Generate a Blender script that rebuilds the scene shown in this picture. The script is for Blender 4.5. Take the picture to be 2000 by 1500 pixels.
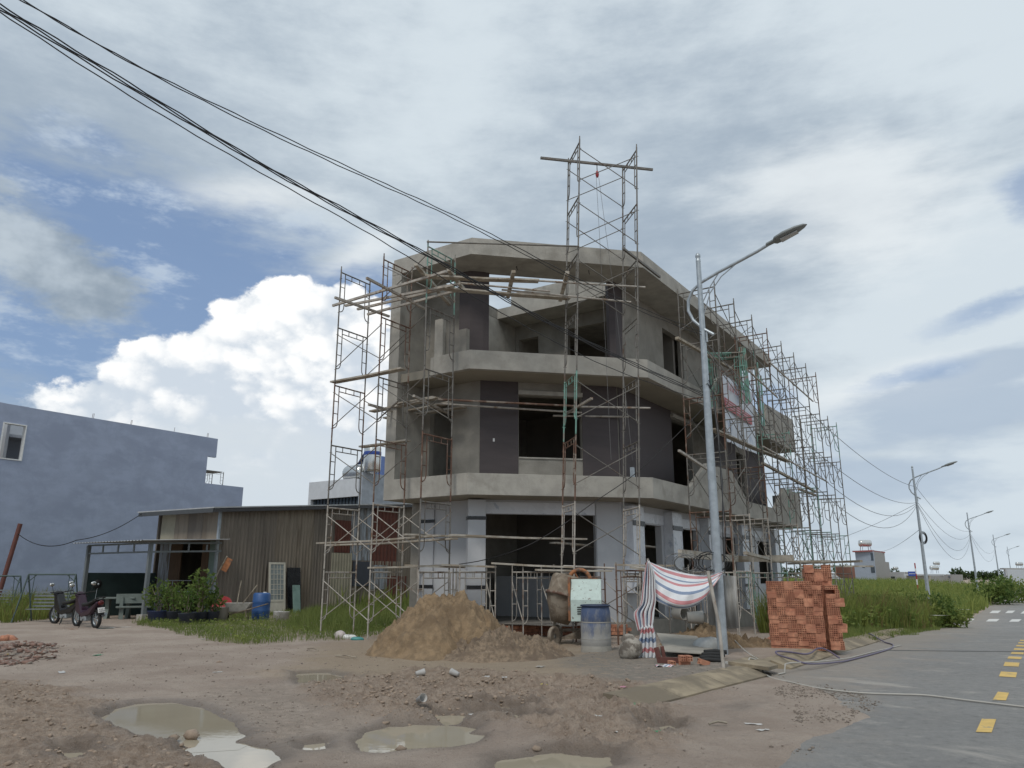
import bpy, bmesh, math, random
import numpy as np
from mathutils import Vector, Matrix
random.seed(7); RNG = np.random.default_rng(11)
R = math.radians
for o in list(bpy.data.objects): bpy.data.objects.remove(o, do_unlink=True)
SC = bpy.context.scene
COL = SC.collection

# ------------------------------------------------------------------ camera
F, HZ, CH = 1500.0, 1125.0, 1.5            # focal length and horizon in photo pixels, eye height
PITCH = math.atan((HZ - 750) / F); CP, SP = math.cos(PITCH), math.sin(PITCH)
cam = bpy.data.cameras.new('camera'); camo = bpy.data.objects.new('camera', cam); COL.objects.link(camo)
camo.location = (0, 0, CH); camo.rotation_euler = (R(90) + PITCH, 0, 0)
cam.sensor_width = 36; cam.lens = F / 2000 * 36; cam.clip_end = 6000; cam.clip_start = 0.05
SC.camera = camo

# ------------------------------------------------------------------ light, view
SUN_AZ, SUN_EL = R(205), R(52)             # azimuth clockwise from +Y: behind the camera, to its left
sl = bpy.data.lights.new('sun', 'SUN'); sl.energy = 1.5; sl.angle = R(14); sl.color = (1, 0.95, 0.87)
so = bpy.data.objects.new('sun', sl); COL.objects.link(so)
sd = Vector((math.sin(SUN_AZ) * math.cos(SUN_EL), math.cos(SUN_AZ) * math.cos(SUN_EL), math.sin(SUN_EL)))
so.rotation_euler = (-sd).to_track_quat('-Z', 'Y').to_euler(); so.location = (0, -20, 40)
vs = SC.view_settings; vs.view_transform = 'Standard'; vs.look = 'None'; vs.exposure = 0.08; vs.gamma = 1
SC.display_settings.display_device = 'sRGB'

def ray(x, y):
    a = (x - 1000) / F; b = (750 - y) / F
    return Vector((a, CP - b * SP, SP + b * CP))
def azel(x, y):
    d = ray(x, y).normalized(); return math.atan2(d.x, d.y), math.asin(d.z)

# ------------------------------------------------------------------ sky
wd = bpy.data.worlds.new('World'); SC.world = wd; wd.use_nodes = True
try: wd.cycles.sampling_method = 'NONE'; SC.cycles.max_bounces = 6; SC.cycles.diffuse_bounces = 3; SC.cycles.glossy_bounces = 2
except Exception: pass
class NT:
    def __init__(s, tree): s.t = tree; s.t.nodes.clear()
    def n(s, typ, **kw):
        nd = s.t.nodes.new(typ)
        for k, v in kw.items():
            if k.startswith('_'): setattr(nd, k[1:], v)
        return nd
    def link(s, a, b): s.t.links.new(a, b)
    def put(s, sock, v):
        if hasattr(v, 'is_output'): s.link(v, sock)
        else: sock.default_value = v
    def m(s, op, a, b=0.0, c=0.0, clamp=False):
        nd = s.n('ShaderNodeMath', _operation=op); nd.use_clamp = clamp
        s.put(nd.inputs[0], a); s.put(nd.inputs[1], b); s.put(nd.inputs[2], c); return nd.outputs[0]
    def noise(s, vec, scale, detail=4, rough=0.55, dist=0.0, lac=2.0, dim='3D'):
        nd = s.n('ShaderNodeTexNoise', _noise_dimensions=dim); s.put(nd.inputs['Vector'], vec)
        nd.inputs['Scale'].default_value = scale; nd.inputs['Detail'].default_value = detail
        nd.inputs['Roughness'].default_value = rough; nd.inputs['Distortion'].default_value = dist
        nd.inputs['Lacunarity'].default_value = lac
        return nd.outputs[0]
    def ss(s, x, a, b):
        nd = s.n('ShaderNodeMapRange', _interpolation_type='SMOOTHSTEP'); s.put(nd.inputs[0], x)
        nd.inputs[1].default_value = a; nd.inputs[2].default_value = b; return nd.outputs[0]
    def lin(s, x, a, b, c, d):
        nd = s.n('ShaderNodeMapRange'); s.put(nd.inputs[0], x)
        for i, v in enumerate((a, b, c, d)): nd.inputs[1 + i].default_value = v
        return nd.outputs[0]
    def mix(s, f, a, b, mode='MIX'):
        nd = s.n('ShaderNodeMix', _data_type='RGBA', _blend_type=mode)
        s.put(nd.inputs[0], f)
        for k, v in ((6, a), (7, b)):
            if isinstance(v, tuple) and len(v) == 3: v = (*v, 1)
            s.put(nd.inputs[k], v)
        return nd.outputs[2]
    def vm(s, op, a, b=(0, 0, 0)):
        nd = s.n('ShaderNodeVectorMath', _operation=op); s.put(nd.inputs[0], a); s.put(nd.inputs[1], b); return nd.outputs[0]
    def comb(s, x, y, z=0.0):
        nd = s.n('ShaderNodeCombineXYZ')
        for i, v in enumerate((x, y, z)): s.put(nd.inputs[i], v)
        return nd.outputs[0]
def sky():
    T = NT(wd.node_tree)
    out = T.n('ShaderNodeOutputWorld'); bg = T.n('ShaderNodeBackground'); T.link(bg.outputs[0], out.inputs[0])
    bg.inputs[1].default_value = 0.1
    st = T.n('ShaderNodeTexSky', _sky_type='NISHITA'); st.sun_disc = False
    st.sun_elevation = SUN_EL; st.sun_rotation = SUN_AZ; st.air_density = 1.0; st.dust_density = 1.2; st.ozone_density = 2.0
    tc = T.n('ShaderNodeTexCoord'); d = tc.outputs['Generated']
    sp = T.n('ShaderNodeSeparateXYZ'); T.link(d, sp.inputs[0]); X, Y, Z = sp.outputs
    az = T.m('ARCTAN2', X, Y); el = T.m('ARCSINE', Z)
    zz = T.m('ADD', T.m('MAXIMUM', Z, 0.0), 0.16)
    P = T.comb(T.m('DIVIDE', X, zz), T.m('DIVIDE', Y, zz), 0.0)
    AE = T.comb(az, T.m('MULTIPLY', el, 1.35), 0.3)
    nA = T.noise(P, 1.1, 4, 0.55, dim='2D'); nB = T.noise(T.vm('ADD', P, (7.3, 2.1, 0)), 0.55, 2, 0.5, dim='2D')
    nC = T.noise(AE, 7.0, 5, 0.62, dim='2D'); nS = T.noise(T.vm('MULTIPLY', AE, (1, 2.6, 1)), 4.5, 5, 0.62, dim='2D')
    nW = T.noise(T.vm('MULTIPLY', AE, (1.0, 1.8, 1)), 9.0, 5, 0.66, dim='2D')
    AE0 = T.comb(az, el, 0.0)
    def blob(px, py, rx, ry, rot=0.0):
        a0, e0 = azel(px, py); a1, _ = azel(px + rx, py); _, e1 = azel(px, py - ry)
        mp = T.n('ShaderNodeMapping', _vector_type='TEXTURE'); T.link(AE0, mp.inputs['Vector'])
        mp.inputs['Location'].default_value = (a0, e0, 0); mp.inputs['Rotation'].default_value = (0, 0, rot); mp.inputs['Scale'].default_value = (a1 - a0, e1 - e0, 1)
        nd = T.n('ShaderNodeVectorMath', _operation='LENGTH'); T.link(mp.outputs[0], nd.inputs[0]); return nd.outputs['Value']
    def union(bl):
        r = bl[0]
        for b in bl[1:]: r = T.m('MINIMUM', r, b)
        return T.m('SUBTRACT', 1.0, r)
    # blue gap on the left, and ragged slits low on the right
    gap = union([blob(380, 530, 480, 190, -0.2), blob(180, 660, 560, 150, 0.0), blob(660, 680, 190, 220), blob(-300, 560, 500, 250)])
    gap = T.m('ADD', gap, T.m('MULTIPLY', T.m('SUBTRACT', nS, 0.5), 1.6))
    gapm = T.m('MULTIPLY', T.ss(gap, -0.15, 0.55), 0.94)
    slit = union([blob(2010, 375, 80, 70), blob(1940, 600, 200, 40, 0.25), blob(1490, 790, 90, 60), blob(1800, 730, 160, 30, 0.1)])
    slit = T.m('ADD', slit, T.m('MULTIPLY', T.m('SUBTRACT', nW, 0.5), 1.5))
    slm = T.m('MULTIPLY', T.ss(slit, 0.05, 0.75), 0.62)
    # high overcast
    t = T.m('ADD', T.m('MULTIPLY', nA, 0.55), T.m('MULTIPLY', nB, 0.45))
    t = T.m('ADD', t, T.m('ADD', T.m('MULTIPLY', T.m('SUBTRACT', nS, 0.5), 0.28), T.m('MULTIPLY', T.m('SUBTRACT', nW, 0.5), 0.20)))
    sidegrad = T.lin(az, -0.7, 0.55, -0.10, 0.15)
    t = T.ss(T.m('ADD', t, sidegrad), 0.34, 0.72)
    over = T.mix(t, (3.45, 4.2, 5.05), (6.3, 7.05, 7.6))
    bright = T.m('MULTIPLY', T.ss(T.m('ADD', union([blob(1650, 400, 420, 200, -0.2), blob(1720, 760, 330, 60, 0.1), blob(480, 380, 230, 55, 0.15), blob(700, 500, 200, 50, 0.55)]), T.m('MULTIPLY', T.m('SUBTRACT', nS, 0.5), 1.1)), 0.0, 0.8), 0.62)
    over = T.mix(bright, over, (8.0, 8.4, 8.6))
    low = T.m('MULTIPLY', T.ss(T.m('ADD', union([blob(1830, 820, 420, 90, 0.05), blob(1950, 720, 260, 45, 0.15), blob(1700, 930, 300, 60, 0.0)]), T.m('MULTIPLY', T.m('SUBTRACT', nS, 0.5), 1.6)), 0.0, 0.6), 0.75)
    over = T.mix(low, over, (3.7, 4.6, 5.8))
    blue = T.mix(0.55, st.outputs[0], (2.45, 3.6, 5.8))
    veil = T.ss(T.m('ADD', nW, T.m('MULTIPLY', T.m('SUBTRACT', nS, 0.5), 0.8)), 0.50, 0.80)
    blue = T.mix(T.m('MULTIPLY', veil, 0.75), blue, (5.2, 6.1, 7.2))
    c = T.mix(T.m('MAXIMUM', gapm, slm), over, blue)
    # grey cloud hanging inside the gap
    g = T.m('ADD', union([blob(40, 480, 230, 90, -0.25), blob(120, 545, 200, 85, -0.35), blob(-160, 440, 280, 140)]), T.m('MULTIPLY', T.m('SUBTRACT', nW, 0.5), 1.7))
    c = T.mix(T.m('MULTIPLY', T.ss(g, -0.15, 0.55), 0.88), c, T.mix(T.ss(nC, 0.3, 0.7), (2.6, 3.2, 3.8), (5.0, 5.7, 6.3)))
    # cumulus tower behind the house
    nK = T.noise(AE, 15.0, 6, 0.58, dim='2D')
    def puffs(sc, off):
        vn = T.n('ShaderNodeTexVoronoi', _voronoi_dimensions='2D')
        wob = T.vm('MULTIPLY', T.comb(nK, T.m('SUBTRACT', 1.0, nC), 0.0), (0.05, 0.05, 0)); T.link(T.vm('ADD', T.vm('ADD', AE, off), wob), vn.inputs['Vector']); vn.inputs['Scale'].default_value = sc
        return T.m('SUBTRACT', 0.5, vn.outputs['Distance'])
    puff = T.m('ADD', T.m('MULTIPLY', puffs(17, (0, 0, 0)), 0.7), T.m('MULTIPLY', puffs(41, (3, 1, 0)), 0.45))
    cb = union([blob(580, 660, 170, 118), blob(650, 640, 120, 95), blob(500, 720, 170, 110), blob(400, 760, 190, 110), blob(300, 815, 180, 100),
                blob(170, 880, 180, 95), blob(30, 925, 220, 100), blob(700, 800, 330, 190), blob(520, 850, 420, 120), blob(880, 820, 260, 160), blob(-250, 960, 420, 110), blob(250, 1020, 1100, 190)])
    cb = T.m('ADD', cb, T.m('ADD', T.m('MULTIPLY', puff, 0.22), T.m('MULTIPLY', T.m('SUBTRACT', nK, 0.5), 0.75)))
    cm = T.ss(cb, 0.02, 0.14)
    a0, e0 = azel(600, 600); a1, e1 = azel(600, 960)
    depth = T.lin(el, e1, e0, 0.0, 1.0)
    shade = T.ss(T.m('ADD', T.m('ADD', T.m('MULTIPLY', puff, 0.5), nK), T.m('MULTIPLY', depth, 0.35)), 0.55, 1.0)
    cc = T.mix(shade, (5.9, 6.6, 7.4), (9.9, 9.95, 9.9))
    base = T.ss(T.m('ADD', depth, T.m('MULTIPLY', T.m('SUBTRACT', nS, 0.5), 0.8)), 0.0, 0.5)
    cc = T.mix(base, (6.3, 6.9, 7.4), cc)
    c = T.mix(cm, c, cc)
    # haze near the horizon
    hz = T.ss(el, 0.22, -0.02)
    c = T.mix(T.m('MULTIPLY', hz, 0.45), c, (5.6, 6.5, 7.3))
    T.link(c, bg.inputs[0])
sky()

# ------------------------------------------------------------------ helpers
def G(x, y, z=0.0):
    d = ray(x, y); t = (z - CH) / d.z; return Vector((d.x * t, d.y * t, z))
def at(x, y, Y):
    d = ray(x, y); t = Y / d.y; return Vector((d.x * t, Y, CH + d.z * t))
AZ = math.atan2(2035 - 1000, ray(2035, HZ).y * F)          # direction of the street
HU = Vector((math.sin(AZ), math.cos(AZ), 0)); HV = Vector((-math.cos(AZ), math.sin(AZ), 0))
HC = Vector((3.75, 20.48, 0)); HROT = math.pi / 2 - AZ     # corner of the balcony slab: origin of the site's frame
SITE = Matrix.Translation(HC) @ Matrix.Rotation(HROT, 4, 'Z')
def W(u, v, z=0.0): return SITE @ Vector((u, v, z))        # site frame -> world
def L(p):
    d = Vector(p) - HC; return Vector((d.x * HU.x + d.y * HU.y, d.x * HV.x + d.y * HV.y, p[2]))
def onplane(x, y, P, D):
    d = ray(x, y); n = Vector((-D.y, D.x, 0)); t = (P.x * n.x + P.y * n.y) / (d.x * n.x + d.y * n.y)
    return Vector((d.x * t, d.y * t, CH + d.z * t))
def PV(x, y, vv): return L(onplane(x, y, W(0, vv), HU))    # pixel on the plane v = vv, in site coordinates
def PU(x, y, uu): return L(onplane(x, y, W(uu, 0), HV))
def GL(x, y, z=0.0): return L(G(x, y, z))
def sstep(a, b, x): t = np.clip((x - a) / (b - a), 0, 1); return t * t * (3 - 2 * t)
def zdrop(u, v):                                           # the street falls away gently towards the far end
    u = np.asarray(u, float); v = np.asarray(v, float)
    return -0.027 * np.clip(u + 2, 0, 24) * (1 - sstep(2, 9, v))
VERGE = None
def gz(p):
    l = L(p); z = float(zdrop(l.x, l.y))
    if VERGE is not None and -11 < l.x < 20 and -5.2 < l.y < 1: z += 0.105 * float(verge_mask(np.array([p[0]]), np.array([p[1]]), np.array([l.x]), np.array([l.y]))[0])
    return z
def Gs(x, y):
    z = 0.0
    for _ in range(12): z = 0.5 * z + 0.5 * gz(G(x, y, z)) if _ > 3 else gz(G(x, y, z))
    return G(x, y, z)

def lattice(seed, n=256): return np.random.default_rng(seed).random((n, n))
_LAT = {}
def vnoise(x, y, seed=0):
    if seed not in _LAT: _LAT[seed] = lattice(seed)
    A = _LAT[seed]; xi = np.floor(x).astype(int); yi = np.floor(y).astype(int); fx = x - xi; fy = y - yi
    fx = fx * fx * (3 - 2 * fx); fy = fy * fy * (3 - 2 * fy); x0, x1, y0, y1 = xi % 256, (xi + 1) % 256, yi % 256, (yi + 1) % 256
    return (A[x0, y0] * (1 - fx) + A[x1, y0] * fx) * (1 - fy) + (A[x0, y1] * (1 - fx) + A[x1, y1] * fx) * fy
def fbm(x, y, f, oct=4, seed=0, gain=0.5):
    s = 0; a = 1; tot = 0
    for i in range(oct):
        s = s + a * vnoise(x * f + 13.7 * i, y * f - 7.1 * i, seed + i); tot += a; a *= gain; f *= 2.03
    return s / tot - 0.5

class MB:
    """collects faces, then becomes ONE mesh object"""
    def __init__(s): s.v = []; s.f = []; s.m = []; s.sm = []; s.cur = 0; s.smooth = False
    def add(s, vs, fs):
        b = len(s.v); s.v.extend([tuple(p) for p in vs])
        for f in fs: s.f.append(tuple(i + b for i in f)); s.m.append(s.cur); s.sm.append(s.smooth)
        return s
    def box(s, x0, x1, y0, y1, z0, z1):
        return s.add([(x, y, z) for z in (z0, z1) for y in (y0, y1) for x in (x0, x1)],
                     [(0, 2, 3, 1), (4, 5, 7, 6), (0, 1, 5, 4), (2, 6, 7, 3), (0, 4, 6, 2), (1, 3, 7, 5)])
    def beam(s, a, b, w, h, up=(0, 0, 1)):
        a, b = Vector(a), Vector(b); d = (b - a).normalized(); up = Vector(up)
        if abs(d.dot(up)) > 0.97: up = Vector((1, 0, 0))
        x = d.cross(up).normalized(); y = x.cross(d).normalized()
        vs = [p + x * (w / 2 * i) + y * (h / 2 * j) for p in (a, b) for i, j in ((-1, -1), (1, -1), (1, 1), (-1, 1))]
        return s.add(vs, [(3, 2, 1, 0), (4, 5, 6, 7), (0, 1, 5, 4), (1, 2, 6, 5), (2, 3, 7, 6), (3, 0, 4, 7)])
    def tube(s, pts, r, n=6, cap=True):
        pts = [Vector(p) for p in pts]; rs = r if isinstance(r, (list, tuple)) else [r] * len(pts)
        ref = None; rings = []; k0 = s.smooth; s.smooth = True
        for i, p in enumerate(pts):
            d = (pts[min(i + 1, len(pts) - 1)] - pts[max(i - 1, 0)])
            if d.length < 1e-9: d = Vector((0, 0, 1))
            d.normalize()
            if ref is None: ref = d.orthogonal().normalized()
            else:
                ref = ref - d * ref.dot(d)
                ref = ref.normalized() if ref.length > 1e-6 else d.orthogonal().normalized()
            q = d.cross(ref)
            rings.append([p + (ref * math.cos(2 * math.pi * k / n) + q * math.sin(2 * math.pi * k / n)) * rs[i] for k in range(n)])
        vs = [v for rg in rings for v in rg]; fs = []
        for i in range(len(pts) - 1):
            for k in range(n): fs.append((i * n + k, i * n + (k + 1) % n, (i + 1) * n + (k + 1) % n, (i + 1) * n + k))
        s.add(vs, fs); s.smooth = False
        if cap: s.add(rings[0], [tuple(range(n))[::-1]]); s.add(rings[-1], [tuple(range(n))])
        s.smooth = k0; return s
    def prism(s, poly, z0, z1):
        n = len(poly); a = sum(poly[i][0] * poly[(i + 1) % n][1] - poly[(i + 1) % n][0] * poly[i][1] for i in range(n))
        if a < 0: poly = poly[::-1]
        vs = [(p[0], p[1], z0) for p in poly] + [(p[0], p[1], z1) for p in poly]
        return s.add(vs, [tuple(range(n))[::-1], tuple(range(n, 2 * n))] + [(i, (i + 1) % n, n + (i + 1) % n, n + i) for i in range(n)])
    def extr(s, poly3, vec):
        n = len(poly3); vec = Vector(vec); vs = [Vector(p) for p in poly3] + [Vector(p) + vec for p in poly3]
        return s.add(vs, [tuple(range(n))[::-1], tuple(range(n, 2 * n))] + [(i, (i + 1) % n, n + (i + 1) % n, n + i) for i in range(n)])
    def lathe(s, prof, n=20, c=(0, 0, 0), axis='Z'):
        vs = []; fs = []; m = len(prof)
        for r, z in prof:
            for k in range(n):
                a = 2 * math.pi * k / n; x, y = r * math.cos(a), r * math.sin(a)
                p = (x, y, z) if axis == 'Z' else ((z, x, y) if axis == 'X' else (x, z, y))
                vs.append((p[0] + c[0], p[1] + c[1], p[2] + c[2]))
        for i in range(m - 1):
            for k in range(n):
                f = (i * n + k, i * n + (k + 1) % n, (i + 1) * n + (k + 1) % n, (i + 1) * n + k)
                fs.append(f if axis != 'Y' else f[::-1])
        k0 = s.smooth; s.smooth = True; s.add(vs, fs); s.smooth = k0; return s
    def sphere(s, c, r, n=10, m=7, sc=(1, 1, 1)):
        prof = [(max(1e-4, r * math.sin(math.pi * i / m)), -r * math.cos(math.pi * i / m)) for i in range(m + 1)]
        b = len(s.v); s.lathe(prof, n)
        for i in range(b, len(s.v)): p = s.v[i]; s.v[i] = (p[0] * sc[0] + c[0], p[1] * sc[1] + c[1], p[2] * sc[2] + c[2])
        return s
    def xf(s, M, start=0):
        for i in range(start, len(s.v)): s.v[i] = tuple(M @ Vector(s.v[i]))
        return s
    def mesh(s, name, mats):
        me = bpy.data.meshes.new(name); me.from_pydata(s.v, [], s.f)
        for mt in (mats if isinstance(mats, (list, tuple)) else [mats]): me.materials.append(mt)
        if len(s.f):
            me.polygons.foreach_set('material_index', s.m); me.polygons.foreach_set('use_smooth', s.sm)
        me.update(); return me
    def build(s, name, mats, parent=None, world=True, bevel=0.0, **props):
        o = bpy.data.objects.new(name, s.mesh(name, mats)); COL.objects.link(o)
        if parent is not None:
            o.parent = parent
            if world and parent.name in bpy_inv:
                inv = bpy_inv[parent.name]
                for vv in o.data.vertices: vv.co = inv @ vv.co
        if bevel:
            md = o.modifiers.new('edge', 'BEVEL'); md.width = bevel; md.segments = 1; md.limit_method = 'ANGLE'; md.angle_limit = R(50)
        for k, v in props.items(): o[k] = v
        return o
bpy_inv = {}
def thing(name, label, cat, loc=(0, 0, 0), rot=0.0, group=None, worldparts=False):
    o = bpy.data.objects.new(name, None); COL.objects.link(o); o.location = loc; o.rotation_euler = (0, 0, rot)
    o.empty_display_size = 0.2; o['label'] = label; o['category'] = cat
    if group: o['group'] = group
    if worldparts:
        bpy_inv[o.name] = (Matrix.Translation(Vector(loc)) @ Matrix.Rotation(rot, 4, 'Z')).inverted()
    return o
def tag(o, label, cat, group=None, kind=None):
    if label: o['label'] = label
    if cat: o['category'] = cat
    if group: o['group'] = group
    if kind: o['kind'] = kind
    return o
def copy_tree(o, parent=None, loc=None, rot=None, label=None):
    c = o.copy(); COL.objects.link(c)
    if parent is not None: c.parent = parent
    for ch in list(o.children): copy_tree(ch, c)
    if loc is not None: c.location = loc
    if rot is not None: c.rotation_euler = rot if isinstance(rot, tuple) else (0, 0, rot)
    if label: c['label'] = label
    return c
def place(me, name, parent, M):
    o = bpy.data.objects.new(name, me); COL.objects.link(o); o.parent = parent; o.matrix_basis = M; return o
def recenter(o):
    """put a single-mesh thing's origin at its base"""
    n = len(o.data.vertices); a = np.empty(n * 3); o.data.vertices.foreach_get('co', a); a = a.reshape(-1, 3)
    c = Vector(((a[:, 0].min() + a[:, 0].max()) / 2, (a[:, 1].min() + a[:, 1].max()) / 2, a[:, 2].min()))
    a -= np.array(c); o.data.vertices.foreach_set('co', a.ravel()); o.data.update(); o.location = c; return o
def single(mb, name, mats, label, cat, group=None, kind=None, bevel=0.0):
    o = mb.build(name, mats, bevel=bevel); recenter(o); return tag(o, label, cat, group, kind)
def struct(mb, name, mats, **k):
    o = mb.build(name, mats, **k); o['kind'] = 'structure'; return o

# ------------------------------------------------------------------ materials
MT = {}
def mat(name, col, rough=0.8, var=0.12, scale=3.0, bump=0.0, bscale=30.0, metal=0.0, col2=None, mixscale=None, lo=0.45, hi=0.62, stretch=(1, 1, 1), spec=0.5, coord='pos', detail=5, streak=0.0):
    m = bpy.data.materials.new(name); m.use_nodes = True; T = NT(m.node_tree)
    out = T.n('ShaderNodeOutputMaterial'); b = T.n('ShaderNodeBsdfPrincipled'); T.link(b.outputs[0], out.inputs[0])
    if coord == 'pos': vec = T.n('ShaderNodeNewGeometry').outputs['Position']
    else: vec = T.n('ShaderNodeTexCoord').outputs['Object']
    vec = T.vm('MULTIPLY', vec, stretch)
    n1 = T.noise(vec, scale, detail, 0.6, 0.2)
    c = T.mix(T.ss(n1, 0.3, 0.7), tuple(x * (1 - var) for x in col), tuple(min(1, x * (1 + var)) for x in col))
    if col2 is not None:
        n2 = T.noise(T.vm('ADD', vec, (3.1, 8.2, 1.7)), mixscale or scale * 0.7, 6, 0.62, 0.4)
        c = T.mix(T.ss(n2, lo, hi), c, col2)
    if streak:
        n5 = T.noise(T.vm('MULTIPLY', vec, (5, 5, 0.35)), 1.6, 6, 0.7); c = T.mix(T.m('MULTIPLY', T.ss(n5, 0.56, 0.74), streak), c, tuple(x * 0.62 for x in col))
        n6 = T.noise(vec, 9, 5, 0.7); c = T.mix(T.m('MULTIPLY', T.ss(n6, 0.60, 0.72), streak * 0.8), c, tuple(min(1, x * 1.35) for x in col))
    T.link(c, b.inputs['Base Color'])
    b.inputs['Metallic'].default_value = metal; b.inputs['Specular IOR Level'].default_value = spec
    T.link(T.lin(n1, 0.2, 0.8, max(0, rough - 0.08), min(1, rough + 0.08)), b.inputs['Roughness'])
    if bump:
        nb = T.noise(vec, bscale, 5, 0.65); bn = T.n('ShaderNodeBump'); bn.inputs['Strength'].default_value = min(1, bump * 1.0)
        bn.inputs['Distance'].default_value = 0.02; T.link(nb, bn.inputs['Height']); T.link(bn.outputs[0], b.inputs['Normal'])
    MT[name] = m; m['b'] = b.name
    return m
def plain(name, col, rough=0.5, metal=0.0, spec=0.5):
    return mat(name, col, rough, var=0.06, scale=6, metal=metal, spec=spec)
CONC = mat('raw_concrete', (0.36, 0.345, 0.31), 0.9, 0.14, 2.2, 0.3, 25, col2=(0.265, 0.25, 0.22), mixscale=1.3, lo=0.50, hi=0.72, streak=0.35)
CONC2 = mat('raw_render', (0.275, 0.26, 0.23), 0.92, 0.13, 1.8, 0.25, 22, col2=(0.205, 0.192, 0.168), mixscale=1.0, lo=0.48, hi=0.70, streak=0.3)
SOFF = mat('soffit_render', (0.30, 0.275, 0.225), 0.92, 0.08, 0.8, 0.1, 20)
BROWN = mat('brown_cladding', (0.068, 0.056, 0.058), 0.7, 0.10, 1.2, 0.15, 14, stretch=(1, 1, 6))
WHITE = mat('white_tile', (0.47, 0.485, 0.51), 0.38, 0.03, 1.0, col2=(0.55, 0.56, 0.58), mixscale=1.2, lo=0.5, hi=0.8)
TILE2 = mat('pale_marble_tile', (0.66, 0.69, 0.74), 0.28, 0.05, 2.5, col2=(0.45, 0.50, 0.58), mixscale=3.5, lo=0.58, hi=0.68)
BLACK = plain('black_granite', (0.012, 0.012, 0.014), 0.25)
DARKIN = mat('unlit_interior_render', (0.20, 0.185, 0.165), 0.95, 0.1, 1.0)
STEEL = mat('worn_scaffold_steel', (0.17, 0.16, 0.145), 0.6, 0.25, 5, metal=0.25, col2=(0.12, 0.075, 0.05), mixscale=3.0, lo=0.55, hi=0.7)
STEELR = mat('rusty_scaffold_steel', (0.15, 0.085, 0.06), 0.75, 0.25, 6, metal=0.2, col2=(0.30, 0.26, 0.22), mixscale=3, lo=0.5, hi=0.65)
STEELG = mat('green_scaffold_paint', (0.17, 0.32, 0.27), 0.6, 0.15, 6, metal=0.1, col2=(0.25, 0.22, 0.19), mixscale=3, lo=0.48, hi=0.6)
STEELP = mat('cement_splashed_steel', (0.40, 0.37, 0.33), 0.75, 0.22, 7, metal=0.15, col2=(0.24, 0.16, 0.11), mixscale=4, lo=0.55, hi=0.68)
WOOD = mat('weathered_plank', (0.33, 0.29, 0.23), 0.85, 0.25, 6, 0.2, 40, col2=(0.20, 0.165, 0.125), mixscale=3)
WOODC = mat('cement_covered_plank', (0.40, 0.37, 0.32), 0.9, 0.2, 5, 0.25, 30, col2=(0.28, 0.235, 0.18), mixscale=2.5)
GALV = mat('galvanised_steel', (0.40, 0.44, 0.47), 0.42, 0.12, 9, metal=0.55)
CABLE = plain('black_cable', (0.012, 0.012, 0.014), 0.5)
GREYW = plain('grey_wire', (0.16, 0.16, 0.16), 0.6)
BRICK = mat('clay_brick', (0.50, 0.235, 0.145), 0.85, 0.25, 11, 0.15, 60, col2=(0.37, 0.155, 0.095), mixscale=5, lo=0.4, hi=0.62)
BRICKD = mat('brick_hole_shade', (0.27, 0.115, 0.07), 0.9, 0.1, 5)  # darker clay colour paints the shade inside the shallow holes
BLUEP = mat('blue_drum_plastic', (0.06, 0.10, 0.22), 0.6, 0.15, 5, col2=(0.30, 0.295, 0.28), mixscale=3.4, lo=0.36, hi=0.58, stretch=(1, 1, 0.5), coord='obj')
CEM = mat('dried_cement', (0.36, 0.345, 0.31), 0.9, 0.15, 5, 0.2, 40)
MINT = mat('chipped_mint_paint', (0.50, 0.60, 0.56), 0.6, 0.08, 8, col2=(0.16, 0.14, 0.12), mixscale=16, lo=0.60, hi=0.66)
MUDM = mat('mud_caked_steel', (0.17, 0.135, 0.10), 0.85, 0.25, 6, 0.3, 30, col2=(0.28, 0.24, 0.19), mixscale=4)
RUSTO = mat('orange_rusty_steel', (0.34, 0.14, 0.06), 0.8, 0.25, 8, 0.2, 40, col2=(0.14, 0.10, 0.075), mixscale=5)
RUBBER = plain('black_rubber', (0.018, 0.018, 0.018), 0.8)
SANDM = mat('building_sand', (0.235, 0.165, 0.098), 0.95, 0.25, 6, 1.0, 30, col2=(0.165, 0.114, 0.068), mixscale=1.8, lo=0.42, hi=0.65)
SAND2 = mat('gravelly_soil', (0.22, 0.165, 0.115), 0.95, 0.35, 14, 1.0, 50, col2=(0.15, 0.11, 0.078), mixscale=2.5)
WPLAST = mat('white_plastic', (0.68, 0.68, 0.67), 0.45, 0.08, 8)
DGREEN = mat('dark_green_paint', (0.035, 0.06, 0.058), 0.6, 0.15, 3)
GLASS = mat('dim_window_glass', (0.05, 0.065, 0.08), 0.08, 0.1, 2)
REDP = plain('red_plastic', (0.35, 0.035, 0.04), 0.45)

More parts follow.
